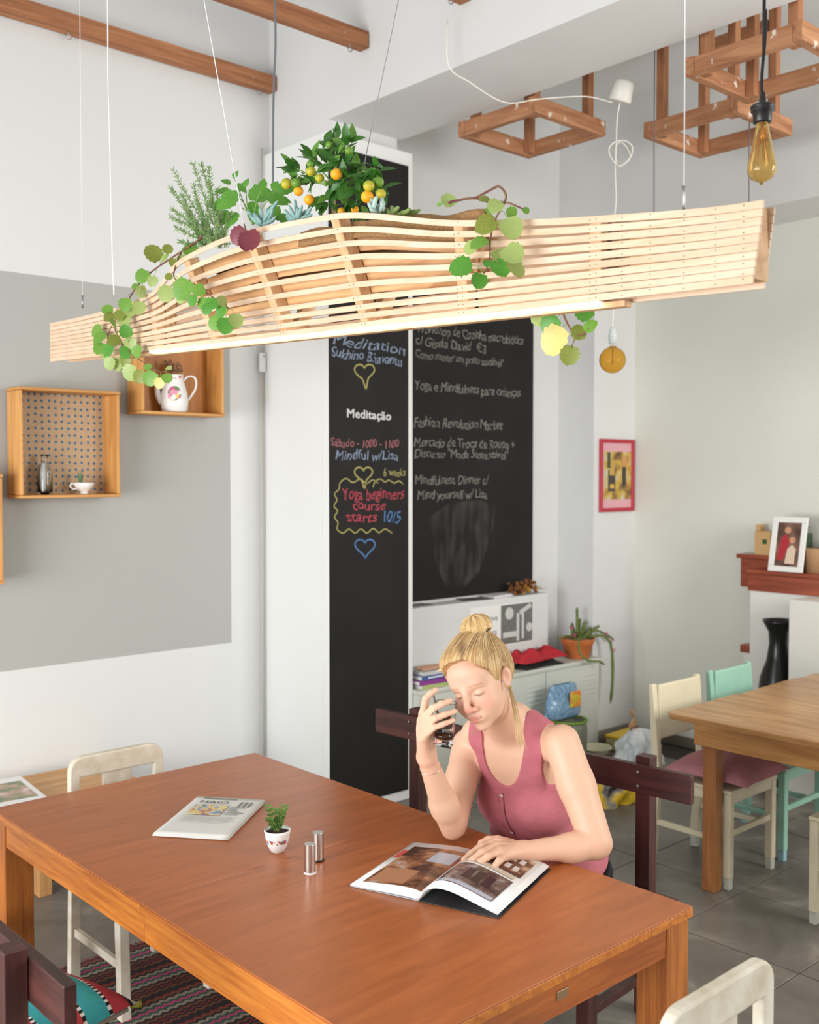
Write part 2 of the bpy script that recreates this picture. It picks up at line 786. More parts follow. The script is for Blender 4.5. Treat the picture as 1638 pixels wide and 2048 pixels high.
floor = struct(MB().box((-2.4, -2.0, -0.1), (6.3, 5.15, -0.006)).build('floor', plain('floor_grout', S(70, 64, 58), 0.9)))
TILE = nodes_mat('concrete_tile', tile_nodes)
_t = MB().box((-0.270, -0.270, -0.007), (0.270, 0.270, 0.0)).build('tile', TILE, floor, bevel=0.0015, seg=1)
_t.location = (4.4725, 2.1425, 0)
for i in range(-9, 4):
    for j in range(-5, 5):
        u, v = 4.4725 + i * 0.545, 2.1425 + j * 0.545
        if (i, j) == (0, 0) or v > 4.73 and u > 3.3 or u > 6.1 or v > 4.98 or (u + v) < 1.4:
            continue
        q = _t.copy()
        LINK(q)
        q.location = (u, v, 0)

# ceiling battens with their eye hooks
BATTEN = wood('old_batten_wood', S(138, 84, 52), S(186, 126, 84), axis=0, rough=0.7, wear=S(225, 215, 205), wear_amt=0.72)
STEEL = plain('steel', S(170, 170, 168), 0.35, metal=0.9)
for v, lab, ur in ((4.955, 'old wooden ceiling batten lying along the back wall', 3.455), (4.15, 'middle old wooden ceiling batten ending against the white beam', 3.455), (3.43, 'shortest wooden ceiling batten end at the top edge', 3.455)):
    t = thing('ceiling_batten', lab, 'batten', (0, v, 4.05), group='ceiling battens')
    MB().box((-1.9, -0.035, -0.042), (ur, 0.035, 0.042)).build('beam', BATTEN, t, bevel=0.004)
    for u in (1.1, 2.25, 3.36):
        r = MB().tube([(u + 0.013 * cos(a), 0, -0.062 + 0.013 * sin(a)) for a in [2 * pi * k / 10 for k in range(11)]], 0.0025, 6)
        r.tube([(u, 0, -0.05), (u, 0, -0.03)], 0.0025, 6)
        r.build('eye_hook', STEEL, t, smooth=True)

# ================================================================= big table
TT = wood('cherry_stained_table_top', S(166, 90, 40), S(190, 107, 52), axis=0, stretch=9, scale=16, rough=0.33, bump=0.05, coat=0.12)
TA = wood('orange_stained_oak_edge', S(166, 88, 26), S(212, 130, 48), axis=1, stretch=16, scale=16, rough=0.4, bump=0.12, coat=0.1)
TA_SHADED = wood('orange_stained_oak_across_shaded', S(142, 70, 20), S(180, 98, 34), axis=0, stretch=16, scale=16, rough=0.38, bump=0.12, coat=0.2)  # same oak as the long sides; shade of the end aprons put into the colour
TL = wood('orange_stained_oak_leg', S(146, 78, 28), S(192, 116, 48), axis=2, stretch=16, scale=14, rough=0.4, bump=0.12, wear=S(222, 205, 190), wear_amt=0.74)
t = thing('dining_table', 'big cherry-stained wooden dining table with thick square legs', 'table', (1.29, 1.49, 0))
W_, L_ = 1.055, 2.022
for y0, y1 in ((0, 0.9815), (0.9825, L_)):
    hf_ = MB().box((0.001, y0, 0.735), (W_ - 0.001, y1, 0.74)).build('table_top_half', TT, t, bevel=0.002)
    MB().box((0, y0, 0.712), (W_, y1, 0.7348)).build('edge_board', TA, hf_, bevel=0.002)
MB().box((0.012, 0.10, 0.632), (0.036, 0.9815, 0.7115)).build('apron', TA, t, bevel=0.002)
MB().box((0.012, 0.9825, 0.632), (0.036, L_ - 0.10, 0.7115)).build('apron', TA, t, bevel=0.002)
MB().box((W_ - 0.036, 0.10, 0.632), (W_ - 0.012, L_ - 0.10, 0.7115)).build('apron', TA, t, bevel=0.002)
MB().box((0.105, 0.012, 0.632), (W_ - 0.105, 0.036, 0.7115)).build('apron', TA_SHADED, t, bevel=0.002)
MB().box((0.105, L_ - 0.036, 0.632), (W_ - 0.105, L_ - 0.012, 0.7115)).build('apron', TA_SHADED, t, bevel=0.002)
for a, b in ((0.008, 0.008), (W_ - 0.103, 0.008), (0.008, L_ - 0.103), (W_ - 0.103, L_ - 0.103)):
    MB().box((a, b, 0), (a + 0.095, b + 0.095, 0.7115)).build('leg', TL, t, bevel=0.003)
q = MB().box((0.52, 0.0085, 0.668), (0.56, 0.0119, 0.690)).build('latch_plate', plain('dull_brass', S(160, 130, 100), 0.4, metal=0.7), t, bevel=0.002)

# ================================================================= dark benches with a back rail
DK = wood('dark_brown_stain', S(46, 22, 20), S(84, 44, 38), axis=1, stretch=10, scale=10, rough=0.42, bump=0.1, wear=S(150, 118, 92), wear_amt=0.77)
DKz = wood('dark_brown_stain_upright', S(46, 22, 20), S(84, 44, 38), axis=2, stretch=10, scale=10, rough=0.42, bump=0.1, wear=S(150, 118, 92), wear_amt=0.77)
BOLT = plain('bolt_steel', S(150, 142, 135), 0.4, metal=0.8)


def make_bench(label, loc, rz):
    """local: length along y, back at x=0, seat towards -x"""
    t = thing('wooden_bench', label, 'bench', loc, rz, group='dark benches beside the big table')
    Lh = 0.725
    MB().box((-0.028, -Lh, 0.775), (0.0, Lh, 0.872)).build('back_rail', DK, t, bevel=0.003)
    for s in (-1, 1):
        y = s * (Lh - 0.195)
        MB().bar((0.0265, y, 0.0), (0.0265, y, 0.895), 0.055, 0.05, up=(1, 0, 0)).build('back_post', DKz, t, bevel=0.003)
        for z in (0.80, 0.848):
            MB().lathe([(0.006, 0), (0.006, 0.004), (0.003, 0.005)], 10, M=T(-0.028, y, z) @ RY(-pi / 2)).build('bolt', BOLT, t, smooth=True)
        MB().box((-0.36, y - 0.025, 0), (-0.31, y + 0.025, 0.42)).build('leg', DKz, t, bevel=0.003)
        MB().box((-0.36, y - 0.02, 0.385), (0.0, y + 0.02, 0.4195)).build('side_rail', DK, t, bevel=0.002)
        MB().box((-0.31, y - 0.016, 0.12), (0.0, y + 0.016, 0.15)).build('stretcher', DK, t, bevel=0.002)
    for k in range(4):
        x = -0.365 + k * 0.092
        MB().box((x, -Lh + 0.05, 0.42), (x + 0.084, Lh - 0.05, 0.444)).build('seat_slat', DK, t, bevel=0.003)
    return t


benchA = make_bench('dark brown wooden bench the woman sits on, in front of the chalkboards', (2.925, 2.62, 0), radians(5.0))
benchB = make_bench('dark brown wooden bench in the near left corner with cushions', (0.85, 2.668, 0), pi)
benchB.scale = (1, 1, 0.985)

# ================================================================= painted chairs
CREAM = plain('cream_gloss_paint', S(226, 216, 186), 0.35, vary=0.06, scale=9, bump=0.15, bscale=40)
CREAMW = plain('worn_cream_paint', S(228, 221, 204), 0.5, vary=0.3, scale=14, bump=0.2, bscale=50, col2=S(206, 192, 168))
FOOT = plain('bare_foot_block', S(205, 205, 190), 0.6, vary=0.2, scale=30)
MINT = plain('mint_gloss_paint', S(156, 202, 182), 0.38, vary=0.07, scale=9, bump=0.15, bscale=40)
FOOTM = plain('mint_foot_block', S(150, 190, 195), 0.6, vary=0.2, scale=30)


def make_school_chair(label, mat, foot, loc, rz, group):
    """solid panel back. local: back at y=0, seat towards -y, x across"""
    t = thing('painted_chair', label, 'chair', loc, rz, group=group)
    w = 0.205
    for s in (-1, 1):
        x = s * (w - 0.02)
        MB().bar((x, 0.02, 0.055), (x, -0.012, 0.44), 0.036, 0.045, up=(0, 1, 0)).bar((x, -0.012, 0.43), (x, 0.022, 0.865), 0.036, 0.042, up=(0, 1, 0), h1=0.026).build('back_post', mat, t, bevel=0.006)
        MB().bar((x, 0.02, 0.0), (x, 0.02, 0.056), 0.03, 0.036, up=(0, 1, 0)).build('foot_block', foot, t, bevel=0.003)
        MB().box((x - 0.019, -0.405, 0.05), (x + 0.019, -0.367, 0.43)).build('leg', mat, t, bevel=0.005)
        MB().box((x - 0.016, -0.402, 0.0), (x + 0.016, -0.370, 0.0495)).build('foot_block', foot, t, bevel=0.003)
        MB().box((x - 0.010, -0.367, 0.20), (x + 0.010, -0.0, 0.226)).build('stretcher', mat, t, bevel=0.003)
        MB().box((x - 0.012, -0.37, 0.385), (x + 0.012, -0.02, 0.4295)).build('side_rail', mat, t, bevel=0.003)
    MB().box((-w + 0.037, -0.008, 0.60), (w - 0.037, 0.012, 0.862)).build('back_panel', mat, t, bevel=0.008)
    MB().box((-w + 0.037, -0.398, 0.385), (w - 0.037, -0.374, 0.4295)).build('front_rail', mat, t, bevel=0.003)
    MB().box((-w + 0.037, -0.395, 0.235), (w - 0.037, -0.375, 0.262)).build('stretcher', mat, t, bevel=0.003)
    MB().box((-w, -0.41, 0.43), (w, -0.034, 0.448)).build('seat', mat, t, bevel=0.006)
    return t


G2 = 'painted chairs around the pine table'
ch1 = make_school_chair('cream painted chair with a pink cushion at the end of the pine table', CREAM, FOOT, (4.355, 2.86, 0), 0, G2)
ch2 = make_school_chair('mint green painted chair behind the pine table', MINT, FOOTM, (4.86, 2.87, 0), 0, G2)
ch3 = make_school_chair('cream painted chair cut off by the right edge of the picture', CREAM, FOOT, (4.30, 1.655, 0), pi, G2)


def make_slat_chair(label, loc, rz):
    t = thing('slat_back_chair', label, 'chair', loc, rz, group='worn cream chairs at the ends of the big table')
    w, r = 0.188, 0.055
    # rounded hoop of the back, cut from board, with open windows left and right of one slat
    out = [(-w, 0.45)]
    out += [(-w + r - r * cos(a), 0.83 - r + r * sin(a)) for a in [pi / 2 * k / 6 for k in range(7)]]
    out += [(w - r + r * sin(a), 0.83 - r + r * cos(a)) for a in [pi / 2 * k / 6 for k in range(7)]]
    out += [(w, 0.45)]
    M = frame((1, 0, 0), (0, 0, 1), (0, -1, 0), (0, 0.0, 0))
    hoop = MB()
    inner = [(-w + 0.04, 0.45)] + [(-w + 0.04, 0.752)] * 7 + [(w - 0.04, 0.752)] * 7 + [(w - 0.04, 0.45)]
    outer = out[:16]
    n = len(outer)
    vs = []
    for zz in (-0.015, 0.015):
        for (a, b) in outer:
            vs.append(M @ Vector((a, b, zz)))
        for i, (a, b) in enumerate(inner):
            vs.append(M @ Vector((a, b, zz)))
    fs = []
    for i in range(n - 1):
        o0, o1, i0, i1 = i, i + 1, n + i, n + i + 1
        fs.append((o0, o1, i1, i0))
        fs.append((2 * n + o1, 2 * n + o0, 2 * n + i0, 2 * n + i1))
        fs.append((o1, o0, 2 * n + o0, 2 * n + o1))
        fs.append((i0, i1, 2 * n + i1, 2 * n + i0))
    fs.append((0, n, 3 * n, 2 * n))
    fs.append((n - 1, 3 * n - 1, 4 * n - 1, 2 * n - 1))
    hoop.add(vs, fs)
    bm_o = hoop.build('back_hoop', CREAMW, t)
    bmx = bmesh.new(); bmx.from_mesh(bm_o.data); bmesh.ops.remove_doubles(bmx, verts=bmx.verts, dist=1e-5); bmesh.ops.recalc_face_normals(bmx, faces=bmx.faces); bmx.to_mesh(bm_o.data); bmx.free()
    md = bm_o.modifiers.new('bevel', 'BEVEL'); md.width = 0.006; md.segments = 2; md.limit_method = 'ANGLE'
    for s in (-1, 1):
        x = s * (w - 0.02)
        MB().bar((x, 0.0, 0.4495), (x, 0.02, 0.0), 0.04, 0.03, up=(0, 1, 0)).build('rear_leg', CREAMW, t, bevel=0.004)
        MB().bar((x, -0.36, 0.43), (x, -0.375, 0.0), 0.038, 0.038, up=(0, 1, 0)).build('leg', CREAMW, t, bevel=0.004)
        MB().box((x - 0.010, -0.345, 0.17), (x + 0.010, -0.01, 0.20)).build('stretcher', CREAMW, t, bevel=0.003)
        MB().box((x - 0.012, -0.342, 0.385), (x + 0.012, -0.016, 0.4295)).build('side_rail', CREAMW, t, bevel=0.003)
    MB().prism([(-0.048, 0.449), (0.048, 0.449), (0.058, 0.7515), (-0.058, 0.7515)], -0.008, 0.008, M=M).build('back_slat', CREAMW, t, bevel=0.002)
    MB().box((-w, -0.40, 0.43), (w, -0.018, 0.449)).build('seat', CREAMW, t, bevel=0.006)
    return t


ch4 = make_slat_chair('worn cream chair with one wide back slat behind the far end of the table', (1.80, 3.62, 0), 0)
ch5 = make_slat_chair('worn cream chair back in the lower right corner of the picture', (1.825, 1.10, 0), pi)
ch5.scale = (1.03, 1.0, 1.03)

# ================================================================= pine table on the right
PINE = wood('old_pine_boards', S(158, 108, 58), S(208, 160, 104), axis=1, stretch=9, scale=9, rough=0.35, bump=0.2, coat=0.2, wear=S(120, 72, 36), wear_amt=0.7, vary_obj=0.07)
PINEx = wood('old_pine_apron', S(150, 96, 46), S(206, 150, 88), axis=1, stretch=12, scale=9, rough=0.45, bump=0.2)
PINEa = wood('old_pine_apron_across', S(150, 96, 46), S(206, 150, 88), axis=0, stretch=12, scale=9, rough=0.45, bump=0.2)
PINEz = wood('old_pine_leg', S(138, 84, 40), S(182, 120, 66), axis=2, stretch=12, scale=9, rough=0.5, bump=0.3, wear=S(98, 58, 30), wear_amt=0.68)
t = thing('pine_table', 'rough pine plank table on the right with a chipped corner', 'table', (4.03, 1.72, 0))
for k in range(7):
    a = k * 0.2
    if k == 0:   # the chipped, nailed corner
        MB().prism([(0, 0), (0.199, 0), (0.199, 0.985), (0.03, 1.0), (0.0, 0.97)], 0.752, 0.78).build('plank', PINE, t, bevel=0.004)
    else:
        MB().box((a, 0, 0.752), (a + 0.199, 0.985 + 0.006 * ((k * 7) % 3), 0.78)).build('plank', PINE, t, bevel=0.004)
MB().box((0.022, 0.02, 0.655), (0.046, 0.86, 0.7515)).build('apron', PINEx, t, bevel=0.003)
MB().box((1.354, 0.02, 0.655), (1.378, 0.86, 0.7515)).build('apron', PINEx, t, bevel=0.003)
MB().box((0.046, 0.83, 0.655), (1.354, 0.854, 0.7515)).build('apron', PINEa, t, bevel=0.003)
MB().box((0.046, 0.026, 0.655), (1.354, 0.05, 0.7515)).build('apron', PINEa, t, bevel=0.003)
for a, b in ((0.0465, 0.765), (0.0465, 0.05), (1.29, 0.765), (1.29, 0.05)):
    MB().box((a, b, 0), (a + 0.064, b + 0.064, 0.7515)).build('leg', PINEz, t, bevel=0.004)

# ================================================================= low wooden side bench by the wall
BW = wood('honey_side_bench_wood', S(186, 132, 76), S(222, 174, 118), axis=0, stretch=10, scale=9, rough=0.5, vary_obj=0.05)
BWz = wood('honey_side_bench_leg', S(176, 122, 70), S(210, 160, 104), axis=2, stretch=10, scale=9, rough=0.5)
t = thing('side_table', 'low honey-coloured wooden side table against the back wall', 'side table', (1.0, 4.40, 0))
MB().box((0, 0, 0.375), (0.86, 0.57, 0.40)).build('board', BW, t, bevel=0.003)
MB().box((0.862, 0, 0.375), (1.38, 0.57, 0.40)).build('board', BW, t, bevel=0.003)
MB().box((0.04, 0.02, 0.30), (1.34, 0.045, 0.3745)).build('apron', BW, t, bevel=0.002)
for a, b in ((0.03, 0.046), (0.84, 0.046), (1.29, 0.046), (0.03, 0.5), (0.84, 0.5), (1.29, 0.5)):
    MB().box((a, b, 0), (a + 0.06, b + 0.06, 0.3745)).build('leg', BWz, t, bevel=0.003)
def printed(name, cols, scale=18.0, seed=0.0, rough=0.3):
    """flat colour print: a few hard-edged colour patches"""
    def fn(nt, p):
        N, L = nt.nodes.new, nt.links.new
        p.inputs['Roughness'].default_value = rough
        tc = N('ShaderNodeTexCoord')
        mp = N('ShaderNodeMapping')
        mp.inputs['Location'].default_value = (seed, seed * 0.7, seed * 1.3)
        L(tc.outputs['Object'], mp.inputs[0])
        n = N('ShaderNodeTexNoise')
        n.inputs['Scale'].default_value = scale
        n.inputs['Detail'].default_value = 6
        n.inputs['Distortion'].default_value = 0.0
        L(mp.outputs[0], n.inputs['Vector'])
        r = N('ShaderNodeValToRGB')
        r.color_ramp.interpolation = 'LINEAR'
        e = r.color_ramp.elements
        k = len(cols)
        e[0].position = 0.30; e[0].color = cols[0]
        e[1].position = 0.70; e[1].color = cols[-1]
        for i in range(1, k - 1):
            x = e.new(0.30 + 0.40 * i / (k - 1)); x.color = cols[i]
        L(n.outputs['Fac'], r.inputs['Fac'])
        L(r.outputs['Color'], p.inputs['Base Color'])
    return nodes_mat(name, fn)


PAPER = plain('white_paper', S(240, 238, 234), 0.6)
cols = [S(238, 236, 232), S(225, 150, 165), S(232, 210, 205)]
for k, (z, nm, lab) in enumerate(((0.4145, 'pale', 'magazine at the bottom of the pile on the side table'), (0.4305, 'pink', 'pink-edged magazine in the middle of the pile on the side table'), (0.4465, 'top', 'magazine with a garden photo on top of the pile'))):
    o = MB().box((-0.16, -0.21, -0.0145), (0.16, 0.21, 0.0)).build('magazine', plain('magazine_' + nm, [S(232, 212, 205), S(232, 150, 168), S(242, 240, 238)][k], 0.4), None, bevel=0.002)
    tag(o, lab, 'magazine', 'magazines on the side table')
    o.location = (1.735, 4.635, z)
    o.rotation_euler = (0, 0, radians(4 - 5 * k))
pic = MB().box((-0.135, -0.15, 0.0), (0.135, 0.13, 0.0006)).build('cover_photo', printed('garden_print', [S(60, 80, 50), S(110, 130, 80), S(190, 150, 120), S(225, 205, 215)], 12), o)

# ================================================================= the slatted planter lamp
SLAT = wood('pale_pine_slat', S(214, 178, 144), S(233, 203, 176), axis=1, stretch=22, scale=10, rough=0.55, bump=0.06, vary_obj=0.03)
RIBW = wood('pine_rib', S(196, 150, 104), S(230, 190, 146), axis=2, stretch=10, scale=12, rough=0.6)
INNER = wood('pine_inner_plank', S(186, 136, 88), S(222, 178, 128), axis=1, stretch=12, scale=9, rough=0.6, vary_obj=0.08)
BURLAP = plain('burlap_cloth', S(168, 128, 84), 0.95, vary=0.35, scale=140, bump=0.6, bscale=400)
SOIL = plain('dark_soil', S(70, 52, 38), 1.0, vary=0.4, scale=60, bump=0.8, bscale=80)
NAIL = plain('nail_heads', S(105, 88, 74), 0.4, metal=0.5)
LED = plain('led_strip_glow', (1.0, 0.98, 0.95, 1), 0.4, emit=4.0)
V_ = [1.02, 1.416, 1.815, 2.186, 2.561, 2.949, 3.336, 3.7, 4.21]
D_ = [0.0, 0.002, 0.022, 0.112, 0.134, 0.108, 0.02, 0.002, 0.0]
H_ = [0.154, 0.182, 0.228, 0.284, 0.288, 0.264, 0.195, 0.168, 0.158]
SW = 0.0153


def l_d(v): return interp(v, V_, D_)
def l_h(v): return interp(v, V_, H_)
def l_zb(v): return 2.185 + 0.0327 * v


def panel(side, v):
    """bottom point and unit direction up the panel, and its length"""
    ub = 1.82 if side < 0 else 1.886
    d = Vector((side * l_d(v), 0, l_h(v)))
    return Vector((ub, v, l_zb(v))), d.normalized(), d.length


lamp = thing('planter_lamp', 'long boat-shaped hanging lamp of pale pine slats with plants growing in it', 'pendant lamp', (1.853, 2.615, 2.2))
WGT = [0.38, 0.38, 0.42, 1, 1, 1, 1, 1, 1]
CUM = [0]
for w in WGT:
    CUM.append(CUM[-1] + w)


def slat_pos(side, v, k):
    b, d, L = panel(side, v)
    base = SW * 0.5 + SW * k
    extra = max(0.0, L - SW * 10)
    return b + d * (base + extra * CUM[k] / CUM[-1]), d


for side in (-1, 1):
    for k in range(10):
        pts, ups = [], []
        v0, v1 = (1.02 + 0.0022 * (9 - k), 4.21) if side < 0 else (1.035 + 0.002 * (9 - k), 4.19)
        for i in range(57):
            v = v0 + (v1 - v0) * i / 56
            p, d = slat_pos(side, v, k)
            pts.append(p)
            ups.append(d)
        m = MB()
        sweep(m, pts, ups, SW - 0.0004, 0.006)
        hang(m.build('slat', SLAT, bevel=0.0007, seg=1), lamp)
RIBV = [3.336, 2.949, 2.561, 2.186, 1.815, 1.416]
nm = MB()
for v in RIBV:
    for side in (-1, 1):
        b, d, L = panel(side, v)
        n = Vector((-side, 0, 0))
        off = n * 0.024
        m = MB()
        m.bar(b + off + d * 0.009, b + off + d * (L - 0.004), 0.032, 0.040, up=(1, 0, 0))
        hang(m.build('rib', RIBW, bevel=0.002, seg=1), lamp)
        if side < 0:
            for k in range(10):
                p, dd = slat_pos(side, v, k)
                for e in (-0.008, 0.008):
                    q = p + Vector((-0.0034, e, 0))
                    nm.lathe([(0.0014, 0), (0.0014, 0.0005)], 6, M=T(*q) @ RY(-pi / 2))
for v in (1.06, 1.12, 1.19, 1.27, 1.34, 3.75, 3.9, 4.05):
    for k in range(10):
        p, dd = slat_pos(-1, v, k)
        nm.lathe([(0.0014, 0), (0.0014, 0.0005)], 6, M=T(*(p + Vector((-0.0034, 0, 0.003 * sin(k * 9 + v * 31))))) @ RY(-pi / 2))
o = hang(nm.build('nail_heads', NAIL), lamp)
o['kind'] = 'stuff'
# end blocks between the two panels, bottom board and light strip
for a, b in ((1.045, 1.325), (3.70, 4.16)):
    hang(MB().add([(1.8235, a, l_zb(a) + 0.012), (1.8825, a, l_zb(a) + 0.012), (1.8825, b, l_zb(b) + 0.012), (1.8235, b, l_zb(b) + 0.012),
                   (1.8235, a, l_zb(a) + 0.150), (1.8825, a, l_zb(a) + 0.150), (1.8825, b, l_zb(b) + 0.150), (1.8235, b, l_zb(b) + 0.150)],
                  [(0, 3, 2, 1), (4, 5, 6, 7), (0, 1, 5, 4), (1, 2, 6, 5), (2, 3, 7, 6), (3, 0, 4, 7)]).build('end_block', INNER), lamp)
hang(MB().bar((1.867, 1.36, l_zb(1.36) - 0.004), (1.867, 3.66, l_zb(3.66) - 0.004), 0.026, 0.014).build('bottom_board', RIBW, bevel=0.002), lamp)
hang(MB().bar((1.84, 1.415, l_zb(1.415) - 0.002), (1.84, 3.40, l_zb(3.40) - 0.002), 0.016, 0.008).build('light_strip', LED), lamp)
# planter trough inside: leaning planks, burlap liner and soil
for side in (-1, 1):
    for k in range(5):
        pts, ups = [], []
        for i in range(17):
            v = 1.79 + (3.0 - 1.79) * i / 16
            b, d, L = panel(side, v)
            q = b + Vector((-side * 0.052, 0, 0)) + d * (0.30 * L + (0.62 * L) * (k + 0.5 + 0.18 * sin(k * 2.1 + 4 * v)) / 5)
            pts.append(q)
            ups.append(d)
        hang(sweep(MB(), pts, ups, 0.031, 0.008).build('inner_plank', INNER, bevel=0.001, seg=1), lamp)


def soil_pt(a, b):
    v = 1.80 + 1.19 * a
    f, df, Lf = panel(-1, v)
    g, dg, Lg = panel(1, v)
    p = f + Vector((0.055, 0, 0)) + df * (Lf * 0.86)
    q = g + Vector((-0.055, 0, 0)) + dg * (Lg * 0.86)
    r = p.lerp(q, b)
    r.z += 0.008 * sin(b * pi) + 0.004 * sin(31 * a) * sin(9 * b)
    return r


hang(MB().grid(soil_pt, 40, 8, flip=True).build('soil', SOIL, smooth=True), lamp)


def liner_pt(a, b):
    v = 1.77 + 0.62 * a
    f, df, Lf = panel(-1, v)
    g, dg, Lg = panel(1, v)
    p = f + Vector((0.032, 0, 0)) + df * (Lf * 0.80)
    q = g + Vector((-0.032, 0, 0)) + dg * (Lg * 0.80)
    hgt = 0.052 + 0.018 * max(0.0, 1 - a * 2.2) + 0.004 * sin(23 * a)
    if b < 0.25:
        t = b / 0.25
        r = p + UP * (hgt * t) + Vector((0.01 * t, 0, 0))
    elif b > 0.75:
        t = (1 - b) / 0.25
        r = q + UP * (hgt * t) - Vector((0.01 * t, 0, 0))
    else:
        t = (b - 0.25) / 0.5
        r = (p + Vector((0.01, 0, hgt))).lerp(q + Vector((-0.01, 0, hgt)), t)
        r.z += 0.008 * sin(pi * t) - (0.012 if a > 0.55 else 0)
    return r


hang(MB().grid(liner_pt, 26, 20, flip=True).build('burlap_liner', BURLAP, smooth=True, solid=0.003), lamp)

# suspension wires and cords of the lamp
WIRE = plain('white_wire', S(232, 232, 232), 0.4)
GREYW = plain('grey_wire', S(150, 150, 156), 0.4, metal=0.3)


def wire(name, pts, r, mat, label, cat, parent=None, n=6):
    m = MB().tube(pts, r, n)
    if parent is not None:
        return hang(m.build(name, mat, smooth=True), parent)
    o = m.build(name, mat, smooth=True)
    return tag(o, label, cat)


pL = onu(165, 606, 1.853)
wire('suspension_wire', [pL, (pL.x, pL.y - 0.01, 4.9)], 0.0011, WIRE, '', '', lamp)
hang(MB().tube([pL + Vector((0, 0, -0.02)), pL + Vector((0, 0, 0.03))], 0.004, 8).build('wire_clamp', STEEL, smooth=True), lamp)
pR = onu(1368, 412, 1.853)
wire('suspension_wire', [pR, (pR.x, pR.y + 0.012, 4.9)], 0.0011, WIRE, '', '', lamp)
hang(MB().tube([pR + Vector((0, 0, -0.02)), pR + Vector((0, 0, 0.028)), pR + Vector((0, 0.002, 0.04))], [0.003, 0.002, 0.004], 8).build('wire_clamp', STEEL, smooth=True), lamp)
a = onu(488, 452, 1.72); b = onu(408, 0, 1.66)
wire('suspension_wire', [a, b, a + (b - a) * 2.4], 0.0015, WIRE, '', '', lamp)
a = onu(725, 345, 1.93); b = onu(797, 0, 1.98)
wire('suspension_wire', [a + (a - b) * 0.3, a, b, a + (b - a) * 1.9], 0.0015, GREYW, '', '', lamp)
pts = [onu(x, y, 1.853) for x, y in ((228, 590), (224, 480), (220, 300), (216, 150), (215, 0))]
pts.append(Vector((pts[-1].x, pts[-1].y, 4.9)))
wire('power_cord', spline(pts, 30), 0.0028, WIRE, '', '', lamp)
hang(MB().tube(spline([onu(x, y, 2.35) for x, y in ((546, 420), (546, 260), (548, 160), (551, 90), (550, 0), (550, -60))], 40), 0.0042, 8).build('fabric_cord', plain('grey_braided_cord', S(120, 124, 130), 0.8, vary=0.5, scale=500), smooth=True), lamp)

# ---------------------------------------------------------------- plants in the lamp
LG = [leaf_mat('ivy_green', S(96, 150, 50), S(140, 186, 84)), leaf_mat('ivy_pale', S(150, 178, 96), S(190, 205, 130)),
      leaf_mat('ivy_olive', S(110, 130, 50), S(165, 170, 80)), leaf_mat('ivy_bright', S(70, 140, 50), S(112, 178, 70)),
      leaf_mat('ivy_yellow', S(220, 200, 110), S(240, 225, 150)), leaf_mat('ivy_wine', S(110, 50, 60), S(160, 80, 90))]
IVY = [leaf_mesh('ivy_leaf', 1.0, 0.95, m, 'round', 1, 0.22, 0.12, 9) for m in LG]
STEMW = plain('wine_red_stem', S(104, 48, 58), 0.5, vary=0.3, scale=30, col2=S(130, 100, 60))
STEMG = plain('green_stem', S(122, 150, 70), 0.5)


def vine(label, base, stems, leaves, sub=None, pick=None):
    """stems: list of [(point,...), radius]; leaves: (px, py, radius_px, kind, depth plane u)"""
    t = rooted('trailing_ivy', label, 'plant', base, 'trailing plants in the hanging lamp')
    allp = []
    for pts, r in stems:
        sp = spline(pts, 8 * len(pts))
        allp += sp
        hang(MB().tube(sp, [r * (1.1 - 0.5 * i / len(sp)) for i in range(len(sp))], 6).build('stem', STEMW, smooth=True), t)
    for (x, y, rp, kind, uu) in leaves:
        c = onu(x, y, uu)
        dist = (c - CAMP).length
        R = rp / FPX * dist
        near = min(allp, key=lambda q: (q - c).length)
        al = (c - near)
        al = al - TOCAM * al.dot(TOCAM) * 0.6
        if al.length < 1e-3:
            al = Vector((0, 0, -1))
        al = al.normalized() + Vector((0, 0, -0.55)) + rv(0.15)
        al.normalize()
        face = TOCAM + Vector((0, 0, 0.5)) + rv(0.35)
        pos = c - al * R
        put_leaf(IVY[kind], t, pos, al, face, 2 * R * 1.28)
        if (pos - near).length > 0.004:
            st = MB().tube([near, near.lerp(pos, 0.5) + Vector((0, 0, 0.006)), pos], 0.0009, 5)
            hang(st.build('leaf_stalk', STEMG if kind != 5 else STEMW, smooth=True), t)
    return t


def C3(x, y): return (80 + x / 4.095, 480 + y / 4.095)
def C4(x, y): return (860 + x / 4.55, 360 + y / 4.55)


uL = 1.795
st1 = [onu(*C3(x, y), uL if x < 1000 else uL - 0.03) for x, y in ((1330, -40), (1290, 5), (1050, 165), (940, 240), (860, 310), (780, 400), (735, 470), (660, 570), (620, 650), (570, 740), (550, 840))]
st2 = [onu(*C3(x, y), uL - 0.01) for x, y in ((610, 690), (620, 750), (680, 860), (770, 950), (860, 1010), (970, 1075), (1030, 1075))]
lv = [(935, 120, 58, 2), (1045, 80, 34, 2), (1020, 150, 32, 1), (1230, 75, 50, 0), (1090, 180, 28, 2), (1155, 150, 30, 1), (845, 290, 46, 0), (780, 375, 22, 0), (830, 415, 40, 2), (700, 520, 44, 0), (560, 575, 36, 0), (580, 630, 40, 2), (925, 330, 36, 1), (810, 545, 44, 1), (735, 570, 40, 1), (690, 655, 42, 1), (610, 700, 46, 0), (470, 745, 44, 0), (500, 800, 50, 0), (705, 755, 42, 3), (620, 825, 46, 2), (740, 850, 40, 1), (565, 895, 46, 3), (710, 910, 44, 3), (490, 880, 42, 0), (790, 920, 42, 0), (575, 1005, 42, 1), (640, 1010, 44, 1), (700, 980, 36, 2), (740, 1075, 55, 1), (820, 1110, 44, 2), (890, 1040, 26, 0), (910, 1125, 50, 0), (980, 1165, 36, 4), (1040, 1125, 36, 0), (1050, 1050, 22, 1), (655, 610, 36, 2), (540, 940, 34, 1)]
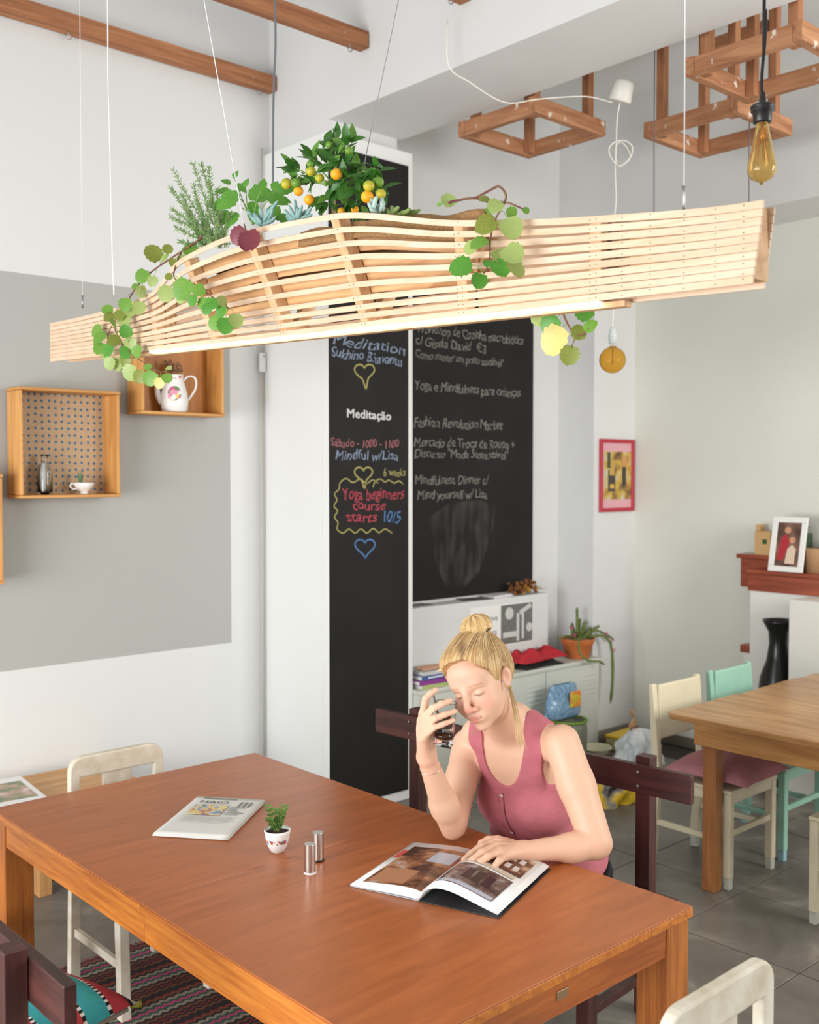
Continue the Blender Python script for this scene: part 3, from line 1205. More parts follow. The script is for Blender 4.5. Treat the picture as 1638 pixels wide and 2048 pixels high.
vine('long green vine trailing over the far left end of the slatted lamp', st1[0], [(st1, 0.0032), (st2, 0.0022)],
     [C3(x, y) + (r / 4.095, k, uL - 0.015 - 0.012 * ((x * 7 + y) % 3)) for x, y, r, k in lv])
uM = 1.672
st1 = [onu(*C3(x, y), u) for x, y, u in ((1180, 60, 1.80), (1130, 160, 1.74), (1100, 310, 1.70), (1240, 350, uM), (1400, 460, uM), (1550, 560, uM))]
lv = [(1180, 390, 72, 0), (1165, 450, 48, 1), (1255, 490, 38, 3), (1310, 410, 42, 0), (1040, 430, 55, 1), (1335, 510, 40, 0), (1370, 560, 36, 3), (1440, 520, 42, 3), (1500, 510, 42, 1), (1490, 580, 46, 3), (1440, 670, 50, 0), (1520, 690, 56, 3), (1600, 650, 50, 1), (1060, 300, 26, 2), (1390, 500, 30, 3)]
vine('shorter curly green vine hanging in front of the bulging slats', st1[0], [(st1, 0.0026)], [C3(x, y) + (r / 4.095, k, uM - 0.012 - 0.01 * ((x + y) % 3)) for x, y, r, k in lv])
st1 = [onu(488, 448, 1.70), onu(492, 460, 1.66), onu(494, 468, 1.655)]
vine('wine-red leaf drooping over the top slat', st1[0], [(st1, 0.002)], [(481, 470, 15, 5, 1.645), (499, 476, 17, 5, 1.64), (492, 484, 12, 5, 1.642)])
uR = 1.775
st1 = [onu(*C4(x, y), u) for x, y, u in ((150, 215, 1.86), (230, 190, 1.86), (410, 165, 1.85), (560, 210, 1.84), (700, 205, 1.84), (860, 270, 1.86))]
st2 = [onu(*C4(x, y), u) for x, y, u in ((410, 165, 1.85), (560, 85, 1.83), (630, 60, 1.81), (690, 130, 1.79), (680, 200, uR), (650, 260, uR), (590, 370, uR), (550, 540, uR), (540, 740, uR), (490, 850, uR))]
lv = [(170, 195, 56, 1, 1.86), (505, 175, 38, 2, 1.83), (600, 230, 58, 1, uR), (530, 400, 84, 2, uR), (735, 420, 84, 1, uR), (460, 570, 66, 0, uR), (380, 610, 55, 1, uR), (740, 660, 86, 1, uR), (630, 690, 70, 1, uR), (300, 790, 84, 3, uR), (525, 755, 36, 3, uR), (640, 780, 76, 3, uR), (770, 800, 74, 1, uR), (450, 905, 62, 3, uR), (870, 275, 26, 0, 1.86), (545, 275, 30, 0, uR), (85, 220, 18, 0, 1.86), (740, 285, 40, 0, 1.86)]
vine('wine-stemmed vine arching over the middle of the lamp and hanging in front', st1[0], [(st1, 0.0032), (st2, 0.003)], [C4(x, y) + (r / 4.55, k, u - 0.012 - 0.01 * ((x + y) % 3) if u == uR else u) for x, y, r, k, u in lv])
uB = 1.95
st1 = [onu(*C4(x, y), uB) for x, y in ((1190, 800), (1200, 1000), (1210, 1190), (1230, 1260), (1280, 1360), (1330, 1410), (1400, 1400), (1450, 1355))]
st2 = [onu(*C4(x, y), uB) for x, y in ((1330, 1410), (1305, 1480), (1285, 1530))]
lv = [(1015, 1235, 72, 1), (1105, 1300, 74, 3), (1145, 1440, 112, 4), (1405, 1215, 72, 3), (1350, 1400, 58, 2), (1455, 1340, 54, 0), (1275, 1580, 72, 2), (1100, 1100, 60, 1), (1320, 1060, 60, 0), (850, 480, 50, 2), (1000, 640, 55, 2), (900, 740, 50, 0), (1050, 750, 40, 1)]
vine('vine with one big yellow leaf dangling below the lamp', st1[0], [(st1, 0.0028), (st2, 0.0015)], [C4(x, y) + (r / 4.55, k, uB) for x, y, r, k in lv])

# calamondin tree
CIT = leaf_mesh('citrus_leaf', 1.0, 0.46, leaf_mat('citrus_green', S(40, 92, 30), S(84, 140, 52)), 'oval', 0, 0.25, 0.18, 5)
CIT2 = leaf_mesh('citrus_leaf_light', 1.0, 0.46, leaf_mat('citrus_light_green', S(86, 138, 50), S(130, 174, 80)), 'oval', 0, 0.25, 0.18, 5)
ORANGE = plain('ripe_orange_peel', S(240, 160, 30), 0.4, vary=0.15, scale=30, bump=0.25, bscale=500, spec=0.4, col2=S(236, 182, 50))
YELG = plain('turning_peel', S(196, 180, 50), 0.4, vary=0.2, scale=26, bump=0.25, bscale=500, col2=S(150, 160, 50))
GREENF = plain('green_peel', S(110, 150, 50), 0.4, vary=0.2, scale=26, bump=0.25, bscale=500)
BARK = plain('pale_bark', S(176, 150, 112), 0.9, vary=0.3, scale=60, bump=0.4, bscale=120)


def C5(x, y): return (320 + x / 3.4125, 240 + y / 3.4125)


uT = 1.86
base = onu(*C5(1185, 660), uT)
t = rooted('citrus_tree', 'little citrus tree with orange and green fruit planted in the lamp', 'plant', base)
hang(MB().tube(spline([onu(*C5(x, y), uT) for x, y in ((1187, 690), (1185, 600), (1180, 520), (1190, 440), (1230, 360))], 14), 0.0066, 8).build('trunk', BARK, smooth=True), t)
cl = [(910, 320, 1.84), (1040, 260, 1.85), (1200, 150, 1.87), (1290, 150, 1.85), (1110, 190, 1.9), (1150, 300, 1.82), (1250, 300, 1.84), (1200, 450, 1.83), (1330, 350, 1.88), (1470, 330, 1.86), (1350, 470, 1.83), (1280, 560, 1.84), (1130, 540, 1.83), (1040, 420, 1.85), (1260, 410, 1.82), (1390, 410, 1.84), (940, 380, 1.86), (1330, 600, 1.86), (1230, 220, 1.86), (1500, 470, 1.88)]
hub = onu(*C5(1190, 440), uT)
for i, (x, y, u) in enumerate(cl):
    c = onu(*C5(x, y), u)
    hang(MB().tube(spline([hub, hub.lerp(c, 0.5) + rv(0.006), c], 6), [0.003 - 0.0003 * k for k in range(7)], 6).build('twig', STEMG, smooth=True), t)
    for k in range(9):
        d = (c - hub).normalized() * 0.5 + rv(1.0)
        d.normalize()
        put_leaf(CIT if rnd.random() < 0.72 else CIT2, t, c + rv(0.012), d, TOCAM * 0.7 + UP * 0.7 + rv(0.5), rnd.uniform(0.040, 0.060))
for x, y, r, m, u in ((865, 435, 40, YELG, 1.80), (930, 430, 38, GREENF, 1.81), (945, 485, 35, ORANGE, 1.82), (1020, 545, 38, ORANGE, 1.80), (1030, 350, 36, YELG, 1.81), (1025, 300, 25, GREENF, 1.83), (1090, 395, 32, YELG, 1.82), (1205, 370, 41, ORANGE, 1.79), (1290, 208, 29, GREENF, 1.82), (1130, 435, 18, GREENF, 1.81), (1155, 170, 26, GREENF, 1.84), (1425, 450, 40, YELG, 1.80), (1490, 425, 40, GREENF, 1.83), (1415, 525, 45, ORANGE, 1.80), (1505, 505, 38, YELG, 1.83), (1240, 625, 30, ORANGE, 1.83), (1330, 612, 28, ORANGE, 1.84)):
    c = onu(*C5(x, y), u)
    R = r / 3.4125 / FPX * (c - CAMP).dot(_f)
    q = MB().ball((0, 0, 0), R, 14, 10, (1, 1, 0.93)).build('fruit', m, smooth=True)
    q.location = c
    hang(q, t)

# rosemary
ROS = plain('rosemary_needles', S(132, 160, 98), 0.6, vary=0.45, scale=60, col2=S(84, 124, 60))
base = onu(440, 478, 1.80)
t = rooted('rosemary', 'bushy rosemary with upright needle sprigs at the left of the planting', 'plant', base)
tips = [(92, 345, 1.78), (75, 470, 1.76), (225, 305, 1.8), (282, 308, 1.84), (335, 330, 1.8), (90, 610, 1.76), (72, 660, 1.77), (110, 740, 1.76), (150, 520, 1.8), (230, 440, 1.78), (330, 430, 1.8), (390, 470, 1.8), (180, 620, 1.77), (260, 560, 1.78), (330, 560, 1.77), (140, 830, 1.76), (230, 720, 1.76), (420, 560, 1.8), (480, 640, 1.79)]
stm, ndl = MB(), MB()
for x, y, u in tips:
    e = onu(*C5(x, y), u)
    b0 = base + Vector((rnd.uniform(-0.03, 0.03), rnd.uniform(-0.07, 0.06), -0.02))
    mid = b0.lerp(e, 0.55) + Vector((0, 0, -0.012)) + rv(0.008)
    sp = spline([b0, mid, e], 26)
    stm.tube(sp, 0.0012, 5)
    for i, p in enumerate(sp[3:]):
        d = (sp[min(i + 4, len(sp) - 1)] - sp[i + 2]).normalized()
        for k in range(7):
            o = d.orthogonal().normalized()
            o.rotate(Matrix.Rotation(rnd.uniform(0, 2 * pi), 3, d))
            q = (d * 0.75 + o).normalized()
            Ln = rnd.uniform(0.012, 0.02)
            sd = q.cross(TOCAM).normalized() * 0.0011
            ndl.add([p - sd, p + sd, p + q * Ln * 0.6 + sd * 0.9, p + q * Ln, p + q * Ln * 0.6 - sd * 0.9], [(0, 1, 2, 3, 4)])
hang(stm.build('stems', plain('rosemary_stem', S(120, 110, 70), 0.8), smooth=True), t)
q = hang(ndl.build('needles', ROS), t)
q['kind'] = 'stuff'

# large-leaved herb
HERB = leaf_mesh('herb_leaf', 1.0, 0.78, leaf_mat('herb_green', S(76, 136, 44), S(118, 176, 74)), 'oval', 1, 0.2, 0.2, 9)
base = onu(505, 450, 1.83)
t = rooted('mint_plant', 'leafy green herb between the rosemary and the citrus tree', 'plant', base)
for tip in ((510, 400), (585, 470), (700, 450), (800, 470), (560, 600), (470, 470), (640, 560)):
    e = onu(*C5(*tip), 1.83)
    hang(MB().tube(spline([base, base.lerp(e, 0.5) + rv(0.01), e], 8), 0.0016, 5).build('stem', STEMG, smooth=True), t)
for x, y, dx, dy, L in ((545, 510, -130, 60, 150), (600, 520, 110, -20, 150), (720, 520, 90, 20, 130), (790, 490, 70, -20, 110), (480, 440, -30, -20, 60), (505, 400, 15, -40, 50), (480, 500, -70, -20, 90), (520, 440, 50, 30, 70), (580, 460, 10, -40, 55), (700, 470, 5, -50, 60), (800, 540, 90, 10, 80), (540, 640, -60, 50, 100), (600, 640, 60, 40, 100), (470, 620, -40, 60, 90), (760, 580, 30, 60, 90), (660, 600, -20, 70, 90), (440, 560, -40, 20, 80), (820, 640, 20, 30, 70), (770, 480, 20, -40, 60), (610, 560, 30, 40, 80)):
    p = onu(*C5(x, y), 1.82 + rnd.uniform(-0.02, 0.03))
    al = RIGHT * dx - UP * dy
    put_leaf(HERB, t, p, al, TOCAM * 0.8 + UP * 0.6 + rv(0.25), 1.3 * L / 3.4125 / FPX * (p - CAMP).dot(_f))

# blue chalk-stick succulents and a pale rosette
BLUE = plain('blue_chalk_skin', S(146, 178, 176), 0.6, vary=0.2, scale=60, col2=S(118, 158, 150))
GHOST = plain('pale_rosette_skin', S(180, 204, 192), 0.6, vary=0.12, scale=60)


def fingers(label, px, py, u, fans, mat, fat=0.0045):
    b = onu(*C5(px, py), u)
    t = rooted('succulent', label, 'plant', b, 'succulents in the hanging lamp')
    for dx, dy in fans:
        e = onu(*C5(px + dx, py + dy), u + rnd.uniform(-0.03, 0.02))
        o = b + (e - b) * 0.12 + Vector((rnd.uniform(-0.01, 0.01), rnd.uniform(-0.012, 0.012), 0))
        sp = spline([o, o.lerp(e, 0.5) + rv(0.004) + (RIGHT * dx * 0.00002), e], 8)
        k = len(sp)
        hang(MB().tube(sp, [fat * (0.5 + 0.8 * sin(pi * (0.15 + 0.75 * i / (k - 1)))) * (1 if i < k - 1 else 0.3) for i in range(k)], 7).build('leaf', mat, smooth=True), t)
    return t


fingers('blue-grey finger succulent right of the rosemary', 700, 720, 1.78, ((-110, -110), (-60, -90), (-20, -130), (30, -120), (70, -110), (105, -170), (90, -60), (-80, -60), (0, -80), (-30, -60), (50, -75), (-95, -80)), BLUE)
fingers('blue-grey finger succulent left of the citrus trunk', 940, 700, 1.78, ((-90, -90), (-60, -120), (-20, -160), (0, -110), (30, -120), (60, -90), (95, -110), (100, -60), (-80, -50), (-35, -80), (15, -70), (70, -45)), BLUE)
fingers('pale rosette succulent right of the citrus tree', 1490, 640, 1.78, ((-70, -80), (-45, -110), (-10, -125), (25, -115), (40, -80), (-30, -60), (5, -70), (-60, -40), (30, -40)), GHOST, 0.005)
JD = plain('olive_succulent_skin', S(128, 150, 84), 0.5, vary=0.2, scale=60)
fingers('low olive-green succulent at the middle of the planting', 1600, 660, 1.80, ((-60, -60), (-20, -75), (30, -70), (70, -40), (110, -55), (150, -40), (180, -48), (-90, -30), (90, -20)), JD, 0.005)

# ================================================================= the woman
# The body is one continuous surface: a distance field of tapered limbs, torso and head features, meshed at 2 mm.
def vec(p):
    return np.array(p, dtype=np.float32)


def n1(a):
    a = np.asarray(a, dtype=np.float64)
    return (a / np.linalg.norm(a)).astype(np.float32)


def smin(a, b, k):
    if k <= 0:
        return np.minimum(a, b)
    h = np.maximum(k - np.abs(a - b), 0) / k
    return np.minimum(a, b) - h * h * k * 0.25


def smax(a, b, k):
    return -smin(-a, -b, k)


class Fr:
    """orthonormal frame; x = her left, y = forward, z = up"""
    def __init__(s, o, x, y, z, sc=1.0):
        s.o, s.R, s.s = vec(o), np.stack([n1(x), n1(y), n1(z)]), sc

    def loc(s, P):
        return ((P - s.o) @ s.R.T) / s.s

    def w(s, p):
        return s.o + (vec(p) * s.s) @ s.R


def cone(a, b, ra, rb):
    a, b = vec(a), vec(b)
    ba = b - a
    l2 = float(ba @ ba)

    def f(P):
        pa = P - a
        t = np.clip((pa @ ba) / l2, 0, 1)
        q = pa - t[:, None] * ba
        return np.sqrt((q * q).sum(1)) - (ra + (rb - ra) * t)
    c = (a + b) / 2
    return f, c, float(np.sqrt(l2)) / 2 + max(ra, rb)


def ell(fr, c, r, tilt=0.0):
    c, r = vec(c), vec(r)
    ct, st_ = math.cos(tilt), math.sin(tilt)

    def f(P):
        q = fr.loc(P) - c
        if tilt:
            q = np.stack([q[:, 0], q[:, 1] * ct + q[:, 2] * st_, -q[:, 1] * st_ + q[:, 2] * ct], 1)
        k0 = np.sqrt(((q / r) ** 2).sum(1))
        k1 = np.sqrt(((q / (r * r)) ** 2).sum(1)) + 1e-9
        return fr.s * k0 * (k0 - 1) / k1
    return f, fr.w(c), float(max(r)) * fr.s


class Field:
    def __init__(s):
        s.p = []
        s.act = None

    def add(s, prim, k=0.01, sub=False):
        s.p.append((prim[0], k, sub))
        return s

    def __call__(s, P):
        d = np.full(len(P), 0.06, np.float32)
        for i in (range(len(s.p)) if s.act is None else s.act):
            f, k, sub = s.p[i]
            v = f(P).astype(np.float32)
            d = smax(d, -v, k) if sub else smin(d, v, k)
        return d


def mesh_field(fn, fld, lo, hi, h, nb=16):
    import openvdb
    lo, hi = vec(lo), vec(hi)
    n = np.ceil((hi - lo) / (h * nb)).astype(int)
    g = openvdb.FloatGrid(background=0.06)
    half = nb * h * 0.5
    diag = half * 1.7321
    ar = np.arange(nb)
    I = np.stack(np.meshgrid(ar, ar, ar, indexing='ij'), -1).reshape(-1, 3).astype(np.float32)
    G = np.stack(np.meshgrid(*[np.arange(m) for m in n], indexing='ij'), -1).reshape(-1, 3)
    CT = (lo + G * (nb * h) + half).astype(np.float32)
    fld.act = None
    VC = fn(CT)
    near = np.abs(VC) < diag + 0.02
    PV = np.stack([f(CT[near]) for f, k, sub in fld.p])
    KK = np.array([k for f, k, sub in fld.p])[:, None]
    ON = PV < diag * 1.25 + KK + 0.01
    for (i, j, k) in G[VC < -diag - 0.02]:
        g.copyFromArray(np.full((nb, nb, nb), -0.06, np.float32), ijk=(int(i * nb), int(j * nb), int(k * nb)), tolerance=0.0)
    for (i, j, k), c, on in zip(G[near], CT[near], ON.T):
        fld.act = np.nonzero(on)[0]
        P = (c - half + I * h).astype(np.float32)
        a = fn(P).reshape(nb, nb, nb).astype(np.float32)
        g.copyFromArray(np.ascontiguousarray(a), ijk=(int(i * nb), int(j * nb), int(k * nb)), tolerance=0.0)
    fld.act = None
    pts, _tri, quads = g.convertToPolygons(isovalue=0.0)
    return np.array(pts, dtype=np.float32) * h + lo, np.array(quads)


def np_object(name, pts, quads, mat, parent, cols=None):
    me = bpy.data.meshes.new(name)
    me.vertices.add(len(pts))
    me.vertices.foreach_set('co', pts.astype(np.float32).ravel())
    k = len(quads)
    me.loops.add(k * 4)
    q = quads[:, ::-1] if FLIP else quads
    me.loops.foreach_set('vertex_index', q.astype(np.int32).ravel())
    me.polygons.add(k)
    me.polygons.foreach_set('loop_start', np.arange(0, 4 * k, 4, dtype=np.int32))
    me.polygons.foreach_set('use_smooth', np.ones(k, bool))
    me.update(calc_edges=True)
    me.validate()
    if cols is not None:
        at = me.color_attributes.new('col', 'FLOAT_COLOR', 'POINT')
        c4 = np.ones((len(pts), 4), np.float32)
        c4[:, :3] = cols
        at.data.foreach_set('color', c4.ravel())
    me.materials.append(mat)
    o = bpy.data.objects.new(name, me)
    LINK(o)
    if parent is not None:
        hang(o, parent)
    return o


FLIP = False
W = lambda x, y, d: vec(ond(x, y, d))
Z = lambda x, y, z: vec(onz(x, y, z))

# ---- skeleton
HIPS = vec((2.715, 2.25, 0.535))
SHL, SHR = W(1124, 1482, 3.16), W(936, 1490, 3.42)
NECKB = (SHL + SHR) / 2 + vec((-0.005, -0.01, 0.055))
left = n1(SHL - SHR)
up = n1((SHL + SHR) / 2 - HIPS)
left = n1(left - up * (left @ up))
fwd = np.cross(up, left)
if fwd[0] > 0:
    fwd = -fwd
TO = Fr(HIPS, left, fwd, up)
SPL = float(np.linalg.norm((SHL + SHR) / 2 - HIPS))      # hips to shoulder line
ELL_, WRL = Z(1192, 1692, 0.775), Z(1046, 1702, 0.787)
ELR, WRR = Z(905, 1655, 0.785), W(853, 1514, 3.04)

# head frame: turned to her right (picture left), bowed, tilted
HC = W(958, 1362, 3.06)
bdir = n1(CAMP - Vector([float(x) for x in HC]))
rdir = n1(_r)
udir = n1(np.cross(rdir, -bdir)) if np.cross(rdir, -bdir)[2] > 0 else -n1(np.cross(rdir, -bdir))
YAW, PIT, ROL = radians(27), radians(26), radians(11)
f0 = cos(YAW) * bdir - sin(YAW) * rdir
l0 = cos(YAW) * rdir + sin(YAW) * bdir
hf = cos(PIT) * f0 - sin(PIT) * udir
hu = cos(PIT) * udir + sin(PIT) * f0
hl = cos(ROL) * l0 + sin(ROL) * hu
hu = -sin(ROL) * l0 + cos(ROL) * hu
HD = Fr(HC, hl, hf, hu, 1.06)

body = Field()
# torso
tz = SPL
for c, r, k in (((0, -0.01, 0.0), (0.165, 0.115, 0.11), 0.03), ((0, 0.02, tz * 0.34), (0.158, 0.118, 0.15), 0.05), ((0, 0.005, tz * 0.66), (0.150, 0.105, 0.165), 0.05),
                ((0.066, 0.076, tz * 0.64), (0.074, 0.058, 0.072), 0.045), ((-0.066, 0.076, tz * 0.64), (0.074, 0.058, 0.072), 0.045),
                ((0, 0.035, tz * 0.90), (0.125, 0.058, 0.085), 0.045)):
    body.add(ell(TO, c, r), k)
sh = TO.loc(np.stack([SHL, SHR]))
for i, s in ((0, 1), (1, -1)):
    body.add(cone(TO.w((s * 0.03, -0.02, tz + 0.088)), TO.w((s * 0.135, -0.015, tz + 0.010)), 0.050, 0.048), 0.04)
    body.add(cone(TO.w((s * 0.02, 0.045, tz + 0.005)), TO.w((s * 0.15, 0.01, tz + 0.02)), 0.016, 0.02), 0.03)
# neck
nk0 = TO.w((0, -0.012, tz + 0.02))
nk1 = HD.w((0, -0.025, -0.05))
body.add(cone(nk0, nk1, 0.056, 0.049), 0.035)
# head
for c, r, k in (((0, -0.018, 0.040), (0.073, 0.092, 0.080), 0.01), ((0, 0.022, -0.018), (0.0635, 0.066, 0.080), 0.03), ((0, 0.034, -0.064), (0.053, 0.047, 0.042), 0.03),
                ((0.036, 0.050, -0.036), (0.026, 0.028, 0.030), 0.02), ((-0.036, 0.050, -0.036), (0.026, 0.028, 0.030), 0.02),
                ((0, 0.066, -0.098), (0.018, 0.018, 0.016), 0.025), ((0, 0.058, 0.045), (0.055, 0.030, 0.040), 0.025)):
    body.add(ell(HD, c, r), k)
body.add(cone(HD.w((-0.032, 0.074, 0.021)), HD.w((0.032, 0.074, 0.021)), 0.0105, 0.0105), 0.018)
for s in (-1, 1):
    body.add(ell(HD, (s * 0.031, 0.101, 0.001), (0.019, 0.019, 0.012)), 0.014, True)
    body.add(ell(HD, (s * 0.0315, 0.0715, -0.001), (0.0155, 0.0125, 0.0118)), 0.004)
body.add(cone(HD.w((0, 0.086, 0.012)), HD.w((0, 0.1085, -0.031)), 0.0068, 0.0105), 0.014)
body.add(ell(HD, (0, 0.107, -0.034), (0.0115, 0.0105, 0.0095)), 0.008)
for s in (-1, 1):
    body.add(ell(HD, (s * 0.0125, 0.0945, -0.0375), (0.0075, 0.0105, 0.0075)), 0.007)
    body.add(ell(HD, (s * 0.0065, 0.101, -0.0465), (0.0035, 0.005, 0.0035)), 0.003, True)
body.add(ell(HD, (0, 0.0815, -0.066), (0.026, 0.014, 0.017)), 0.015)
body.add(ell(HD, (0, 0.0925, -0.0605), (0.0205, 0.0060, 0.0050), ), 0.004)
body.add(ell(HD, (0, 0.0920, -0.0715), (0.0175, 0.0065, 0.0062)), 0.005)
body.add(cone(HD.w((-0.021, 0.0925, -0.0668)), HD.w((0.021, 0.0925, -0.0668)), 0.0014, 0.0014), 0.003, True)
for s in (-1, 1):
    ef = Fr(HD.w((s * 0.0725, -0.012, -0.008)), hl * 0.88 * s + hf * 0.47, hf * 0.88 - hl * 0.47 * s, hu, 1.06)
    body.add(ell(ef, (0.004, -0.004, 0.0), (0.0065, 0.0165, 0.027), 0.18), 0.006)
    body.add(ell(ef, (0.012, 0.0, 0.002), (0.0075, 0.0090, 0.0155), 0.18), 0.004, True)
    body.add(ell(ef, (0.004, 0.004, -0.024), (0.006, 0.008, 0.009)), 0.005)
# arms
body.add(cone(SHL + vec((0, 0, -0.004)), SHL + (ELL_ - SHL) * 0.45, 0.054, 0.056), 0.035)
body.add(cone(SHL + (ELL_ - SHL) * 0.40, ELL_ + vec((0, 0, 0.012)), 0.0565, 0.047), 0.012)
body.add(cone(ELL_ + vec((0, 0, 0.004)), ELL_ + (WRL - ELL_) * 0.35, 0.041, 0.0395), 0.015)
body.add(cone(ELL_ + (WRL - ELL_) * 0.30, WRL, 0.040, 0.0265), 0.02)
body.add(cone(SHR, SHR + (ELR - SHR) * 0.5, 0.052, 0.049), 0.035)
body.add(cone(SHR + (ELR - SHR) * 0.4, ELR + vec((0.01, 0, 0.018)), 0.050, 0.040), 0.015)
body.add(cone(ELR + vec((0, 0, 0.0)), ELR + (WRR - ELR) * 0.35, 0.037, 0.0415), 0.015)
body.add(cone(ELR + (WRR - ELR) * 0.3, WRR, 0.042, 0.0265), 0.02)
# right hand, closed round the glass
DH = 2.98
PM = dict(i=W(846, 1428, DH + 0.005), m=W(841, 1443, DH - 0.010), r=W(842, 1459, DH - 0.012), p=W(847, 1475, DH - 0.004))
palm_c = W(856, 1492, DH + 0.04)
tips = []
FK = 1.09
for k in 'imrp':
    body.add(cone(WRR, PM[k], 0.021, 0.0125), 0.014)
body.add(cone(WRR, W(862, 1478, DH + 0.055), 0.022, 0.016), 0.014)


def finger(pts, rs, k0=0.006):
    for a, b, ra, rb in zip(pts[:-1], pts[1:], rs[:-1], rs[1:]):
        ra, rb = ra * FK, rb * FK
        body.add(cone(a, b, ra, rb), k0)
        k0 = 0.003
    tips.append((pts[-1], pts[-2]))


finger([PM['i'], W(852, 1396, DH - 0.010), W(862, 1386, DH - 0.010), W(872, 1380, DH - 0.008)], [0.0108, 0.0092, 0.0082, 0.0072])
finger([PM['m'], W(865, 1417, DH - 0.046), W(884, 1408, DH - 0.049), W(900, 1402, DH - 0.042)], [0.0110, 0.0094, 0.0084, 0.0074])
finger([PM['r'], W(869, 1437, DH - 0.048), W(890, 1429, DH - 0.050), W(909, 1423, DH - 0.042)], [0.0106, 0.0090, 0.0080, 0.0070])
finger([PM['p'], W(866, 1456, DH - 0.044), W(887, 1448, DH - 0.047), W(906, 1441, DH - 0.041)], [0.0098, 0.0082, 0.0072, 0.0064])
finger([W(860, 1482, DH + 0.045), W(876, 1457, DH + 0.046), W(890, 1440, DH + 0.044), W(899, 1428, DH + 0.040)], [0.0155, 0.0115, 0.0100, 0.0085], 0.012)
# left hand lying on the book
FK = 1.2
QM = dict(i=Z(990, 1684, 0.802), m=Z(992, 1693, 0.806), r=Z(998, 1703, 0.803), p=Z(1007, 1712, 0.795))
for k in 'imrp':
    body.add(cone(WRL, QM[k], 0.0215, 0.0145), 0.014)
finger([QM['i'], Z(962, 1693, 0.803), Z(943, 1707, 0.792), Z(928, 1720, 0.781)], [0.0112, 0.0092, 0.0082, 0.0070])
finger([QM['m'], Z(964, 1705, 0.806), Z(946, 1719, 0.792), Z(933, 1730, 0.780)], [0.0114, 0.0094, 0.0084, 0.0070])
finger([QM['r'], Z(976, 1713, 0.803), Z(962, 1723, 0.791), Z(952, 1730, 0.780)], [0.0110, 0.0090, 0.0080, 0.0068])
finger([QM['p'], Z(998, 1722, 0.795), Z(992, 1729, 0.786), Z(987, 1736, 0.778)], [0.0100, 0.0082, 0.0072, 0.0062])
finger([Z(1022, 1690, 0.785), Z(996, 1680, 0.785), Z(976, 1680, 0.780), Z(962, 1686, 0.775)], [0.015, 0.0110, 0.0098, 0.0082], 0.012)

woman = thing('person', 'woman in a sleeveless pink top reading at the table with a glass in her hand', 'person', (2.6, 2.2, 0.0))
PTS, QD = mesh_field(body, body, (2.0, 1.80, 0.44), (2.95, 2.66, 1.44), 0.002)


# ---- skin colour: cheeks, lips, brows, lash lines, nails, painted shade in hollows
def mixc(c, m, k):
    return c + (np.asarray(k[:3], np.float32) - c) * m[:, None]


def gauss(q, c, r):
    return np.exp(-((((q - vec(c)) / vec(r)) ** 2).sum(1)))


